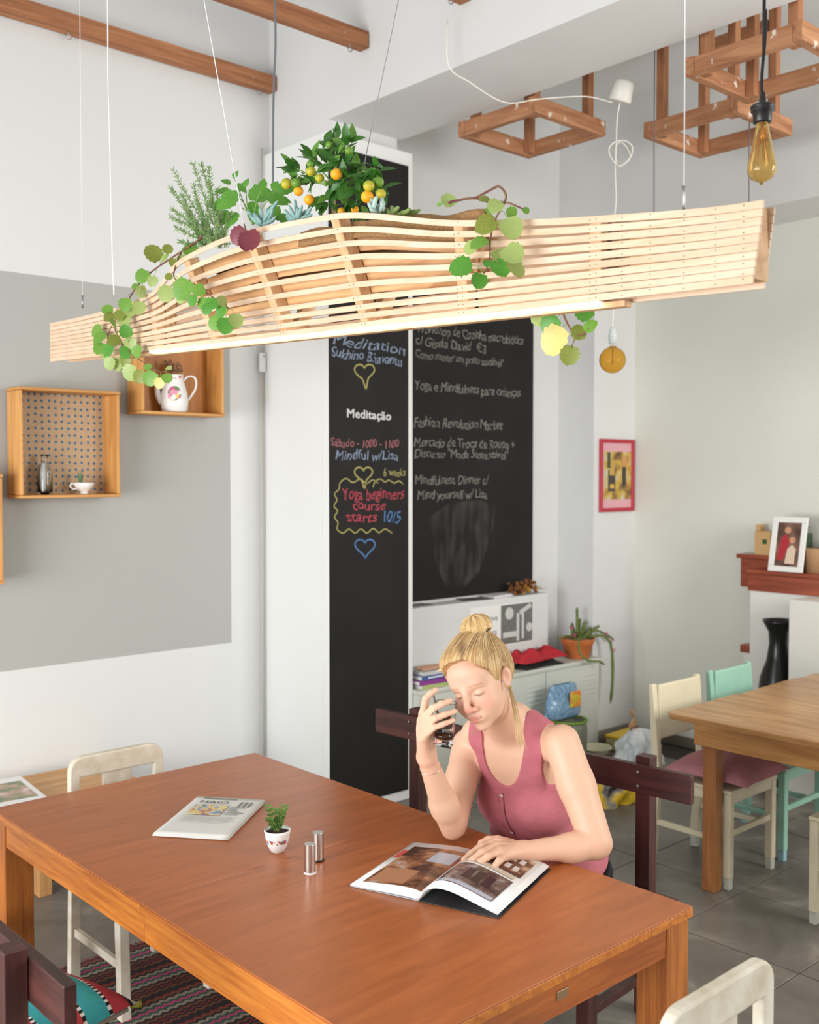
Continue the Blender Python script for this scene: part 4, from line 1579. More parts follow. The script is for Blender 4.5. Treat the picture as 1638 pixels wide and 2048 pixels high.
def skin_cols(P):
    q = HD.loc(P)
    c = np.tile(np.array(S(226, 182, 154)[:3], np.float32), (len(P), 1))
    front = (q[:, 1] > 0.02) & (q[:, 1] < 0.124) & (np.abs(q[:, 2]) < 0.13) & (np.abs(q[:, 0]) < 0.085)
    pink = np.zeros(len(P), np.float32)
    for s in (-1, 1):
        pink += 0.42 * gauss(q, (s * 0.04, 0.06, -0.030), (0.022, 0.05, 0.022))
    pink += 0.62 * gauss(q, (0, 0.108, -0.033), (0.014, 0.03, 0.012)) + 0.25 * gauss(q, (0, 0.07, 0.05), (0.05, 0.05, 0.03))
    c = mixc(c, np.clip(pink, 0, 1) * front, S(214, 118, 108))
    lip = gauss(q, (0, 0.093, -0.0608), (0.019, 0.02, 0.0045)) + gauss(q, (0, 0.093, -0.0720), (0.0165, 0.02, 0.0055))
    c = mixc(c, np.clip(lip * 1.3 - 0.25, 0, 0.85) * front, S(202, 112, 106))
    groove = np.exp(-((q[:, 2] + 0.0668) / 0.0014) ** 2) * (np.abs(q[:, 0]) < 0.021)
    c = mixc(c, 0.7 * groove * (q[:, 1] > 0.07) * front, S(130, 60, 55))  # shade in the lip crease painted as a dark line
    ax = np.abs(q[:, 0])
    zb = 0.0215 + 0.0035 * np.sin(np.clip((ax - 0.012) / 0.036, 0, 1) * pi)
    br = np.exp(-((q[:, 2] - zb) / 0.0017) ** 2) * (ax > 0.013) * (ax < 0.049)
    c = mixc(c, 0.5 * br * front, S(158, 112, 80))
    ze = -0.0058 - 0.0000 + 0.02 * np.clip((ax - 0.0315) / 0.0145, -1, 1) ** 2 * 0.16
    ew = np.clip(1 - ((ax - 0.0315) / 0.0145) ** 2, 0, 1) ** 0.5
    lash = np.exp(-((q[:, 2] - ze) / 0.0013) ** 2) * (ew > 0.05)
    c = mixc(c, 0.85 * lash * front, S(84, 56, 42))
    eye = (np.exp(-((q[:, 2] - (ze - 0.0028)) / 0.0014) ** 2)) * (ew > 0.45) * front
    c = mixc(c, 0.6 * eye, S(196, 190, 180))
    iris = eye * (np.abs(ax - 0.030) < 0.0055)
    c = mixc(c, 0.7 * iris, S(92, 110, 110))
    lid = gauss(np.stack([ax, q[:, 1], q[:, 2]], 1), (0.0315, 0.08, 0.008), (0.018, 0.05, 0.006))
    c = mixc(c, 0.28 * lid * front, S(196, 140, 118))
    nos = gauss(np.stack([ax, q[:, 1], q[:, 2]], 1), (0.0065, 0.101, -0.0465), (0.004, 0.02, 0.003))
    c = mixc(c, np.clip(0.6 * nos, 0, 1) * front, S(140, 76, 66))  # nostril hollows darkened in the colour
    earin = np.exp(-(((ax - 0.082) / 0.01) ** 2 + ((q[:, 1] + 0.008) / 0.012) ** 2 + ((q[:, 2] + 0.006) / 0.02) ** 2))
    c = mixc(c, 0.5 * earin, S(214, 130, 112))  # shade of the ear hollow painted into the skin
    for tip, prev in tips:
        d = n1(tip - prev)
        r = np.sqrt(((P - (tip + d * 0.002 + vec((0, 0, 0.004)))) ** 2).sum(1))
        c = mixc(c, 0.5 * np.clip(1 - r / 0.0085, 0, 1) ** 0.5, S(238, 176, 168))
    for pc in (ELL_, ELR, WRL, WRR):
        r = np.sqrt(((P - pc) ** 2).sum(1))
        c = mixc(c, 0.25 * np.exp(-(r / 0.05) ** 2), S(228, 150, 130))
    for k in list(PM.values()) + list(QM.values()):
        r = np.sqrt(((P - k) ** 2).sum(1))
        c = mixc(c, 0.3 * np.exp(-(r / 0.014) ** 2), S(226, 146, 128))
    return c


SKIN = vcol_mat('skin', 0.48, sub=0.12, spec=0.4, bump=0.04, bscale=350)
body_o = np_object('body', PTS, QD, SKIN, woman, skin_cols(PTS))

# ---- pink sleeveless top
top_t = Field()
for f, k, sub in body.p[:10]:
    top_t.p.append((f, max(k, 0.03), sub))
NECKZ = tz + 0.08


def top_field(P):
    d = top_t(P) - 0.0065
    q = TO.loc(P)
    x, y, z = q[:, 0], q[:, 1], q[:, 2]
    # soft folds towards the waist
    d = d - 0.0022 * np.sin(46 * x + 30 * z + 4 * np.sin(24 * z)) * np.clip((tz * 0.62 - z) / 0.12, 0, 1) * np.clip(y * 20, 0, 1)
    d = d - 0.016 * np.clip((tz * 0.55 - z) / 0.2, 0, 1)
    fr_ = y > -0.012
    dep = np.where(fr_, 0.165, 0.085)
    wid = 0.078
    scoop = (np.sqrt((x / wid) ** 2 + ((z - NECKZ) / dep) ** 2) - 1) * 0.07
    scoop = np.where(z > NECKZ, (np.abs(x) - wid), scoop)
    d = np.maximum(d, -scoop)
    e_ = np.clip((tz * 0.84 - z) / (tz * 0.17), 0, 1)
    xa = 0.120 + 0.012 * np.clip((z - tz * 0.95) / 0.05, 0, 1) + 0.11 * e_ * e_ * (1.4 - 0.4 * e_)
    d = np.maximum(d, np.abs(x) - xa)
    d = np.maximum(d, -0.030 - z + 0.34 * x)
    return d.astype(np.float32)


PINK = plain('dusty_pink_linen', S(196, 112, 122), 0.85, vary=0.12, scale=25, bump=0.5, bscale=160)
tp, tq = mesh_field(top_field, top_t, (2.3, 1.95, 0.40), (2.9, 2.55, 1.2), 0.0025)
np_object('sleeveless_top', tp, tq, PINK, woman)


def on_chest(x, z):
    """front surface of the top at torso coordinates x, z"""
    ys = np.linspace(0.22, 0.0, 111)
    P = np.stack([TO.w((x, y, z)) for y in ys])
    v = top_t(P) - 0.0065
    k = int(np.argmax(v < 0))
    return Vector([float(a) for a in TO.w((x, ys[k], z))])


fv = Vector([float(a) for a in fwd])
pl = [on_chest(-0.024 + 0.002 * sin(9 * z), z) for z in np.linspace(tz * 0.80, tz * 0.15, 22)]
sweep_up = [Vector([float(a) for a in left])] * len(pl)
hang(sweep(MB(), [p + fv * 0.001 for p in pl], sweep_up, 0.022, 0.0025).build('placket', PINK, smooth=True), woman)
hang(MB().tube([p + fv * 0.0022 + Vector([float(a) for a in left]) * 0.011 for p in pl], 0.0011, 5).build('placket_gap_shade', plain('placket_shade_colour', S(120, 58, 66), 0.9), smooth=True), woman)  # dark tube drawn for the shade in the placket gap
for z in (tz * 0.785, tz * 0.53, tz * 0.29):
    p = on_chest(-0.020, z) + fv * 0.002
    zz = fv
    xx = zz.orthogonal().normalized()
    hang(MB().lathe([(0.0062, 0), (0.0062, 0.0018), (0.0045, 0.0022), (0.0035, 0.0016)], 14, M=frame(xx, zz.cross(xx), zz, p)).build('button', plain('shell_button', S(240, 236, 230), 0.25), smooth=True), woman)

# ---- black trousers and shoes (mostly under the table)
tr = Field()
tr.add(ell(TO, (0, -0.01, -0.02), (0.185, 0.135, 0.115)), 0.02)
kn, an = [], []
for s in (-1, 1):
    hp = TO.w((s * 0.085, 0.02, -0.02))
    kp = vec((2.31, hp[1] + (-s) * 0.02, 0.50))
    ap = vec((2.40, kp[1], 0.09))
    kn.append(kp)
    an.append(ap)
    tr.add(cone(hp, kp, 0.084, 0.060), 0.03)
    tr.add(cone(kp, ap, 0.059, 0.042), 0.02)


def tr_field(P):
    d = tr(P)
    z = P[:, 2]
    return np.maximum(np.maximum(d, TO.loc(P)[:, 2] - 0.005), 0.0885 - z).astype(np.float32)


a, b = mesh_field(tr_field, tr, (2.15, 1.9, 0.05), (2.95, 2.65, 0.75), 0.006)
np_object('trousers', a, b, plain('black_trouser_cloth', S(28, 28, 32), 0.9), woman)
for ap in an:
    sf = Field()
    sf.add(cone(ap + vec((0.01, 0, -0.045)), ap + vec((-0.15, 0, -0.055)), 0.036, 0.030), 0.02)
    a, b = mesh_field(lambda P: np.maximum(sf(P), 0.003 - P[:, 2]).astype(np.float32), sf, ap - vec((0.25, 0.08, 0.1)), ap + vec((0.1, 0.08, 0.08)), 0.005)
    np_object('shoe', a, b, plain('dark_shoe_leather', S(40, 36, 36), 0.5), woman)

# ---- blond hair pinned up in a bun
hr = Field()
hr.add(ell(HD, (0, -0.020, 0.046), (0.088, 0.103, 0.090)), 0.01)
hr.add(ell(HD, (0.0, 0.045, 0.082), (0.066, 0.046, 0.036)), 0.03)
hr.add(ell(HD, (0, -0.070, 0.005), (0.078, 0.050, 0.075)), 0.03)
BUNC = HD.loc(W(952, 1254, 3.10)[None, :])[0]
hr.add(ell(HD, BUNC, (0.046, 0.046, 0.034)), 0.008)


HG = 1.0


def flow(q):
    """strand angle seen from the bun, and distance from it"""
    v = q - BUNC
    ang = np.arctan2(v[:, 0], v[:, 1] + 0.25 * v[:, 2]) + 2.2 * np.sqrt((v * v).sum(1))
    return ang, np.sqrt((v * v).sum(1))


def hair_field(P):
    d = hr(P)
    q = HD.loc(P)
    ang, rr = flow(q)
    bun = rr < 0.056
    g = HG * (0.0009 * np.sin(97 * ang + 4 * np.sin(9 * ang) + 40 * rr * np.sin(5 * ang)) + 0.0008 * np.sin(41 * ang + 2 * np.sin(13 * ang) + 22 * rr)) + 0.0012 * np.sin(11 * ang + 1.3 + 14 * rr)
    gb = 0.0022 * np.sin(150 * q[:, 2] + 5 * np.sin(2 * np.arctan2(q[:, 0] - BUNC[0], q[:, 1] - BUNC[1])))
    d = d + np.where(bun, gb, g)
    # hairline
    ax = np.abs(q[:, 0])
    cut = 0.031 - 0.018 * np.clip((ax - 0.02) / 0.045, 0, 1) ** 1.4 + 0.0025 * np.sin(70 * q[:, 0])
    cut = cut - 0.030 * np.exp(-((q[:, 1] - 0.020) / 0.013) ** 2) * np.clip((ax - 0.055) / 0.01, 0, 1)
    hl_ = -0.60 * q[:, 1] + 0.80 * q[:, 2] - cut
    d = np.maximum(d, -hl_ * 0.9)
    # the ear stays free
    for s in (-1, 1):
        e = np.sqrt(((q[:, 0] - s * 0.085) / 0.028) ** 2 + ((q[:, 1] + 0.006) / 0.020) ** 2 + ((q[:, 2] + 0.006) / 0.032) ** 2)
        d = np.maximum(d, (1 - e) * 0.02)
    return d.astype(np.float32)


a, b = mesh_field(hair_field, hr, HC - vec((0.2, 0.2, 0.2)), HC + vec((0.2, 0.2, 0.22)), 0.0018)
q = HD.loc(a)
ang, rr = flow(q)
rg = np.random.default_rng(3)
t_ = 0.5 + 0.22 * np.sin(97 * ang + 4 * np.sin(9 * ang) + 40 * rr * np.sin(5 * ang)) + 0.2 * np.sin(41 * ang + 2 * np.sin(13 * ang) + 22 * rr) + 0.18 * np.sin(173 * ang + 30 * rr) + 0.15 * np.sin(11 * ang + 1.3 + 14 * rr)
t_ = np.clip(t_, 0, 1)[:, None]
hc = np.array(S(168, 124, 76)[:3]) * (1 - t_) + np.array(S(228, 196, 140)[:3]) * t_
rc = HD.loc(W(927, 1304, 2.99)[None, :])[0]
root = np.exp(-((q[:, 0] - rc[0] - 0.15 * (q[:, 1] - rc[1])) / 0.013) ** 2 - ((q[:, 1] - rc[1]) / 0.030) ** 2 - ((q[:, 2] - rc[2]) / 0.03) ** 2)
hc = mixc(hc.astype(np.float32), np.clip(root * 1.2 * (1 - 0.35 * t_[:, 0]), 0, 0.95), S(96, 66, 48))
side = np.exp(-((q[:, 2] - 0.03) / 0.03) ** 2 - ((q[:, 1] - 0.02) / 0.03) ** 2) * (np.abs(q[:, 0]) > 0.06)
hc = mixc(hc, 0.35 * side * (1 - t_[:, 0]), S(130, 92, 56))
np_object('hair', a, b, vcol_mat('blond_hair', 0.42, spec=0.5), woman, hc)
# fine strands lying on the pinned-up hair, drawn from the hairline to the bun
nst, mst = 150, 14
st0 = []
for i in range(nst):
    a_ = rg.uniform(-2.1, 2.1)
    x_ = 0.082 * math.sin(a_)
    y_ = -0.02 + 0.10 * math.cos(a_)
    z_ = (0.60 * y_ + 0.031 - 0.016 * min(1, max(0, (abs(x_) - 0.02) / 0.045))) / 0.80 + rg.uniform(0.0, 0.06)
    st0.append((x_, y_, z_))
st0 = np.array(st0)
sa_ = np.arctan2(st0[:, 0], st0[:, 1] + 0.02)
bun0 = BUNC + np.stack([0.030 * np.sin(sa_), 0.030 * np.cos(sa_), np.full(nst, -0.018)], 1)
tt = np.linspace(0, 1, mst)[None, :, None]
bow = np.stack([st0[:, 0] * 0.25, np.full(nst, 0.01), np.full(nst, 0.02)], 1)[:, None, :]
loc_ = st0[:, None, :] * (1 - tt) + bun0[:, None, :] * tt + bow * np.sin(tt * pi)
SPT = (HD.o + (loc_.reshape(-1, 3).astype(np.float32) * HD.s) @ HD.R).astype(np.float32)
for it in range(10):
    d0 = hr(SPT)
    gr = np.stack([(hr(SPT + vec(e)) - d0) / 0.002 for e in ((0.002, 0, 0), (0, 0.002, 0), (0, 0, 0.002))], 1)
    gr /= (np.linalg.norm(gr, axis=1, keepdims=True) + 1e-6)
    SPT = SPT - gr * (d0 - 0.0012)[:, None] * 0.8
sm_ = MB()
rcw = HD.w(rc)
for i in range(nst):
    if np.linalg.norm(SPT[i * mst:(i + 1) * mst] - rcw, axis=1).min() < 0.02:
        continue
    v_ = rg.uniform(0, 1)
    sm_.cur = tuple(float(a * (1 - v_) + b * v_) for a, b in zip(S(178, 134, 84), S(240, 214, 164)))
    P_ = [Vector([float(x) for x in q_]) for q_ in SPT[i * mst:(i + 1) * mst]]
    r_ = rg.uniform(0.0006, 0.0013)
    sm_.tube(P_, [r_ * (0.5 + 0.5 * math.sin(pi * (k + 0.5) / mst)) for k in range(mst)], 4)
hs_ = hang(sm_.build('hair_strands', vcol_mat('blond_strands', 0.42), smooth=True), woman)
hs_['kind'] = 'stuff'
HAIRM = plain('blond_strand', S(222, 192, 142), 0.45)


def strand(pts, r, name='hair_strand'):
    sp = spline(pts, 14)
    k = len(sp)
    return hang(MB().tube(sp, [r * (1 - 0.75 * i / (k - 1)) for i in range(k)], 5).build(name, HAIRM, smooth=True), woman)


V3 = lambda p: Vector([float(x) for x in p])
for i in range(16):   # the loose lock behind her ear
    o = rnd.uniform(-4, 5)
    strand([V3(W(1016 + o * 0.5, 1368, 3.075)), V3(W(1026 + o, 1400, 3.09)), V3(W(1034 + o * 1.3, 1440, 3.10)), V3(W(1040 + o * 1.8, 1475 + rnd.uniform(-12, 12), 3.10)), V3(W(1046 + o * 2.2, 1500 + rnd.uniform(-25, 6), 3.11))], 0.0012)
for i in range(0):   # wisps
    x = rnd.uniform(0, 1)
    strand([V3(HD.w((-0.05 + 0.09 * x, 0.066, 0.100))), V3(HD.w((-0.064 + 0.11 * x, 0.084, 0.083))), V3(HD.w((-0.082 + 0.15 * x, 0.070, 0.064 - 0.02 * abs(x - 0.5))))], 0.0011)
for i in range(8):
    strand([V3(W(915 - i, 1316 + 2 * i, 3.02)), V3(W(893 - i, 1332 + i, 3.02)), V3(W(878 - 2 * i * 0.6, 1338 + i, 3.03))], 0.0011)
for i in range(4):
    strand([V3(W(960 + 2 * i, 1455, 3.08)), V3(W(948 + i, 1464, 3.08)), V3(W(944 + i, 1472, 3.09))], 0.0009)
bz = V3(hu)
bx = V3(hl)
by = V3(hf)
bc = V3(HD.w(BUNC)) - bz * 0.010 + by * 0.004
hang(MB().tube([bc + (bx * cos(a) + by * sin(a)) * 0.0455 for a in [2 * pi * k / 24 for k in range(25)]], 0.0026, 6).build('hair_tie', plain('brown_hair_tie', S(84, 60, 44), 0.7), smooth=True), woman)
# ---- jewellery
e = HD.w((0.082, 0.0, -0.043))
hang(MB().ball(tuple(float(x) for x in W(1020, 1374, 3.022)), 0.0042, 10, 8).build('earring', plain('gold', S(190, 150, 70), 0.25, metal=1.0), smooth=True), woman)
ad = V3(n1(WRR - ELR))
o1 = ad.orthogonal().normalized()
o2 = ad.cross(o1)
bc = V3(ELR + (WRR - ELR) * 0.86)
hang(MB().tube([bc + (o1 * cos(a) + o2 * sin(a)) * 0.0305 + ad * 0.004 * sin(a) for a in [2 * pi * k / 28 for k in range(29)]], 0.0011, 5).build('bracelet', plain('silver', S(220, 215, 205), 0.2, metal=1.0), smooth=True), woman)

# ================================================================= chalkboards
BLACKB = plain('chalkboard_black', S(32, 29, 28), 0.65, vary=0.25, scale=3, col2=S(25, 23, 22), spec=0.35)


def chalk(name, col):
    return plain('chalk_' + name, col, 0.95, vary=0.5, scale=160, col2=tuple(x * 0.5 + 0.01 for x in col[:3]) + (1,))


CH = dict(white=chalk('white', S(238, 238, 236)), blue=chalk('pale_blue', S(150, 165, 190)), pink=chalk('pink', S(190, 120, 125)), red=chalk('red', S(205, 80, 95)),
          yel=chalk('yellow', S(190, 180, 110)), sky=chalk('blue', S(95, 140, 195)), grey=chalk('faded', S(150, 147, 140)))
cb1 = tag(MB().box((-0.28, -0.004, 0.0), (0.28, 0.004, 3.52)).build('chalkboard', BLACKB), 'tall narrow black chalkboard with coloured chalk writing and hearts', 'chalkboard')
cb1.location = (3.693, 4.3955, 0.06)
cb2 = tag(MB().box((-0.715, -0.006, 0.0), (0.715, 0.006, 2.0)).build('chalkboard', BLACKB), 'wide black chalkboard with faded white chalk writing in the alcove', 'chalkboard')
cb2.location = (4.694, 4.7225, 1.078)


def write(board, px, py, txt, hpx, col, sh=0.18, rot=0.0, offset=-0.0, sp=1.0, wpx=None):
    v = board.location.y - (0.0045 if board is cb1 else 0.0065)
    p = onv(px, py, v)
    d = (p - CAMP).dot(_f)
    size = hpx * d / FPX * 1.42
    M = T(*(p - board.location)) @ RY(-rot) @ RX(pi / 2)
    o = text_mesh('chalk_writing', txt, size, CH[col], board, M, shear=sh, offset=offset, extrude=0.0003, spacing=sp)
    co = np.empty(len(o.data.vertices) * 3, np.float32)
    o.data.vertices.foreach_get('co', co)
    co = co.reshape(-1, 3)
    if txt != 'Meditação':      # unsteady hand
        q_ = co / size
        co[:, 1] += size * (0.06 * np.sin(2.3 * q_[:, 0] + px) + 0.035 * np.sin(6.1 * q_[:, 0] + py))
        co[:, 0] += size * (0.05 * np.sin(7.3 * q_[:, 1] + 1.9 * q_[:, 0] + px) + 0.03 * np.sin(13 * q_[:, 1] + 3 * q_[:, 0]))
        o.data.vertices.foreach_set('co', co.ravel())
    if wpx:
        e = onv(px + wpx, py, v)
        w = max(q[0] for q in o.bound_box) - min(q[0] for q in o.bound_box)
        o.matrix_local = M @ Matrix.Diagonal((((e - p).length) / w, 1, 1, 1))
    return o


def chalk_line(board, pts, col, r=0.004, closed=False):
    v = board.location.y - (0.0045 if board is cb1 else 0.0065)
    P = [onv(x, y, v) - board.location for x, y in pts]
    sp = spline(P, 6 * len(P))
    m = MB()
    sweep(m, sp, [Vector((0, 1, 0))] * len(sp), 0.0006, r * 2)
    return m.build('chalk_drawing', CH[col], board)


write(cb1, 661, 688, 'Meditation', 22, 'blue', 0.25, -0.03, 0.0, wpx=145)
write(cb1, 661, 713, 'Sukhino Bhavantu', 21, 'blue', 0.2, -0.03, 0.0, 0.95, wpx=140)
write(cb1, 693, 834, 'Meditação', 17, 'white', 0.0, -0.02, 0.0015, 1.05, wpx=88)
write(cb1, 661, 893, 'Sábado - 1000 - 1100', 17, 'pink', 0.1, 0.0, 0.0, wpx=136)
write(cb1, 669, 919, 'Mindful w/Lisa', 20, 'blue', 0.15, 0.0, 0.0, wpx=126)
write(cb1, 766, 952, '6 weeks', 16, 'yel', 0.1, 0.0, 0.0, wpx=44)
write(cb1, 684, 1000, 'Yoga beginners', 24, 'red', 0.05, 0.0, 0.0, wpx=124)
write(cb1, 704, 1021, 'course', 20, 'red', 0.05, 0.0, 0.0, wpx=66)
write(cb1, 692, 1045, 'starts', 22, 'red', 0.05, 0.0, 0.0, wpx=62)
write(cb1, 762, 1045, '10/5', 24, 'sky', 0.1, 0.0, 0.0, wpx=34)


def heart(cx, cy, r, col, tail=(0, 0)):
    pts = []
    for k in range(21):
        a = 2 * pi * k / 20
        x = 16 * sin(a) ** 3 / 16
        y = (13 * cos(a) - 5 * cos(2 * a) - 2 * cos(3 * a) - cos(4 * a)) / 16
        pts.append((cx + r * x + (tail[0] if 8 <= k <= 11 else 0) * 0.5, cy - r * y + (tail[1] if 9 <= k <= 11 else 0)))
    chalk_line(cb1, pts, col, 0.0042)


heart(729, 744, 20, 'yel', (6, 14))
heart(727, 948, 18, 'yel', (4, 12))
heart(730, 1094, 20, 'sky', (2, 2))
cloud = []
for (x, y) in ((756, 966), (745, 960), (733, 967), (720, 958), (706, 965), (692, 957), (680, 966), (678, 978), (669, 988), (674, 1000), (668, 1012), (675, 1022), (669, 1034), (676, 1046), (674, 1058), (686, 1066), (698, 1058), (710, 1066), (722, 1058), (734, 1066), (746, 1057), (758, 1065), (770, 1058), (784, 1066)):
    cloud.append((x, y))
chalk_line(cb1, cloud, 'yel', 0.0034)
chalk_line(cb1, [(746, 974), (750, 964), (760, 958), (770, 964), (778, 960), (788, 966), (798, 962), (806, 968)], 'yel', 0.0034)
for (x, y, s_, h, w) in ((832, 664, 'Workshop de Cozinha macrobiótica', 20, 212), (830, 690, 'c/ Gisela David  €3', 19, 140), (830, 716, 'Como manter um prato saudável"', 17, 176), (828, 779, 'Yoga e Mindfulness para crianças', 20, 212),
                          (827, 853, 'Fashion Revolution Market', 21, 178), (827, 893, 'Mercado de Troca de Roupa +', 20, 202), (828, 915, 'Discurso "Moda Sustentável"', 18, 188), (829, 969, 'Mindfulness Dinner c/', 19, 148), (834, 999, 'Mind yourself w/ Lisa', 19, 140)):
    write(cb2, x, y, s_, h, 'grey', 0.12, -0.0, 0.0, 0.95, wpx=w)
# the wiped, dusty patch
def smear_nodes(nt, p):
    N, L = nt.nodes.new, nt.links.new
    p.inputs['Base Color'].default_value = S(120, 117, 112)
    p.inputs['Roughness'].default_value = 1.0
    tc = N('ShaderNodeTexCoord')
    n = N('ShaderNodeTexNoise'); n.inputs['Scale'].default_value = 6; n.inputs['Detail'].default_value = 6
    mp = N('ShaderNodeMapping'); mp.inputs['Scale'].default_value = (3, 1, 0.7)
    L(tc.outputs['Object'], mp.inputs[0]); L(mp.outputs[0], n.inputs['Vector'])
    r = N('ShaderNodeMapRange'); r.inputs['From Min'].default_value = 0.42; r.inputs['From Max'].default_value = 0.75; r.inputs['To Max'].default_value = 0.4
    L(n.outputs['Fac'], r.inputs['Value']); L(r.outputs[0], p.inputs['Alpha'])


sm = [onv(x, y, 4.7157) - cb2.location for x, y in ((850, 1040), (900, 1005), (960, 1000), (1000, 1020), (985, 1060), (960, 1140), (930, 1172), (890, 1172), (870, 1120), (866, 1070))]
MB().add(sm, [tuple(range(len(sm)))]).build('chalk_dust', nodes_mat('chalk_dust', smear_nodes), cb2)

# ================================================================= crates on the grey wall
CR = wood('honey_crate_wood', S(190, 128, 62), S(226, 168, 98), axis=0, stretch=12, scale=9, rough=0.5, wear=S(140, 84, 36), wear_amt=0.75)
CRz = wood('honey_crate_wood_upright', S(190, 128, 62), S(226, 168, 98), axis=2, stretch=12, scale=9, rough=0.5, wear=S(140, 84, 36), wear_amt=0.75)


def dots_nodes(nt, p):
    N, L = nt.nodes.new, nt.links.new
    p.inputs['Roughness'].default_value = 0.9
    tc = N('ShaderNodeTexCoord')
    sp = N('ShaderNodeSeparateXYZ')
    L(tc.outputs['Object'], sp.inputs[0])
    cb = N('ShaderNodeCombineXYZ')
    L(sp.outputs['X'], cb.inputs[0]); L(sp.outputs['Z'], cb.inputs[1])
    mp = N('ShaderNodeMapping'); mp.inputs['Scale'].default_value = (30, 30, 1)
    L(cb.outputs[0], mp.inputs[0])
    v = N('ShaderNodeTexVoronoi'); v.inputs['Randomness'].default_value = 0.2; v.inputs['Scale'].default_value = 1.0
    v.voronoi_dimensions = '2D'
    L(mp.outputs[0], v.inputs['Vector'])
    lt = N('ShaderNodeMath'); lt.operation = 'LESS_THAN'; lt.inputs[1].default_value = 0.2
    L(v.outputs['Distance'], lt.inputs[0])
    n = N('ShaderNodeTexNoise'); n.inputs['Scale'].default_value = 60
    L(tc.outputs['Object'], n.inputs['Vector'])
    r = N('ShaderNodeValToRGB'); r.color_ramp.elements[0].color = S(180, 148, 112); r.color_ramp.elements[1].color = S(206, 178, 146)
    L(n.outputs['Fac'], r.inputs['Fac'])
    mx = N('ShaderNodeMixRGB'); mx.inputs['Color2'].default_value = S(60, 108, 140)
    L(lt.outputs[0], mx.inputs['Fac']); L(r.outputs['Color'], mx.inputs['Color1'])
    L(mx.outputs['Color'], p.inputs['Base Color'])


def crate(label, u0, u1, z0, z1, back):
    t = thing('crate_shelf', label, 'shelf', (u0, 4.83, z0), 0, 'wooden crate shelves on the grey wall')
    w, h, dpt, th = u1 - u0, z1 - z0, 0.16, 0.016
    MB().box((0, 0.004, th), (th, dpt, h - th)).build('side_board', CRz, t, bevel=0.004)
    MB().box((w - th, 0.004, th), (w, dpt, h - th)).build('side_board', CRz, t, bevel=0.004)
    MB().box((-0.004, 0, 0), (w + 0.004, dpt, th - 0.0005)).build('bottom_board', CR, t, bevel=0.005)
    MB().box((-0.004, 0, h - th + 0.0005), (w + 0.004, dpt, h)).build('top_board', CR, t, bevel=0.005)
    MB().box((th, dpt - 0.008, th), (w - th, dpt - 0.001, h - th)).build('back_lining', back, t)
    return t


cr1 = crate('wooden crate shelf lined with blue-dotted cloth', 1.937, 2.44, 1.745, 2.268, nodes_mat('blue_dotted_cloth', dots_nodes))
cr2 = crate('wooden crate shelf holding a flowered jug', 2.56, 3.045, 2.165, 2.60, wood('crate_back_wood', S(170, 106, 44), S(206, 140, 68), axis=2, stretch=8, scale=9))
cr3 = crate('wooden crate shelf at the left edge of the picture', 1.32, 1.853, 1.35, 1.86, MATS['crate_back_wood'])

# what stands in the crates
GLS = glass('clear_glass', (0.95, 0.97, 0.97, 1))
CERA = plain('white_porcelain', S(240, 236, 230), 0.2, coat=0.4)
o = onv(90, 986, 4.91)
bz = 1.7617
t = thing('glass_bottle', 'clear glass bottle with a rolled paper inside in the dotted crate', 'bottle', (o.x, 4.91, bz))
MB().lathe([(0.034, 0), (0.036, 0.01), (0.036, 0.115), (0.030, 0.135), (0.016, 0.155), (0.015, 0.18), (0.018, 0.184), (0.018, 0.192), (0.014, 0.192), (0.012, 0.156), (0.027, 0.134), (0.033, 0.114), (0.033, 0.012), (0.001, 0.008)], 20, cap1=False).build('glass', GLS, t, smooth=True)
MB().lathe([(0.014, 0.012), (0.013, 0.06), (0.015, 0.11), (0.010, 0.135), (0.012, 0.15)], 12, c=(-0.008, 0, 0)).build('paper_roll', PAPER, t, smooth=True)
o = onv(168, 986, 4.90)
t = thing('teacup', 'small white footed teacup with a tiny succulent in the dotted crate', 'cup', (o.x, 4.90, bz))
MB().lathe([(0.022, 0), (0.020, 0.006), (0.018, 0.012), (0.034, 0.022), (0.047, 0.040), (0.052, 0.056), (0.049, 0.056), (0.044, 0.041), (0.030, 0.026), (0.001, 0.02)], 24, cap1=False).build('cup', CERA, t, smooth=True)
MB().tube(spline([(-0.046, 0, 0.048), (-0.066, 0, 0.05), (-0.068, 0, 0.034), (-0.052, 0, 0.024), (-0.036, 0, 0.026)], 16), 0.0035, 8).build('handle', CERA, t, smooth=True)
MB().lathe([(0.046, 0.046), (0.03, 0.05), (0.001, 0.052)], 20).build('soil', SOIL, t, smooth=True)
SPR = plain('succulent_sprig_green', S(96, 120, 84), 0.6)
for k in range(7):
    a = k * 0.9
    MB().tube(spline([(-0.018, 0, 0.05), (-0.018 + 0.008 * cos(a), 0.008 * sin(a), 0.075), (-0.018 + 0.018 * cos(a), 0.018 * sin(a), 0.095 + 0.008 * (k % 3))], 6), [0.003, 0.005, 0.0055, 0.005, 0.0045, 0.003, 0.001][:7], 6).build('succulent_leaf', SPR, t, smooth=True)

# flowered jug in the second crate
o = onv(349, 822, 4.90)
jz = 2.1815
t = thing('porcelain_jug', 'white porcelain jug painted with pink roses, dried flowers sticking out', 'jug', (o.x, 4.90, jz), radians(-30))


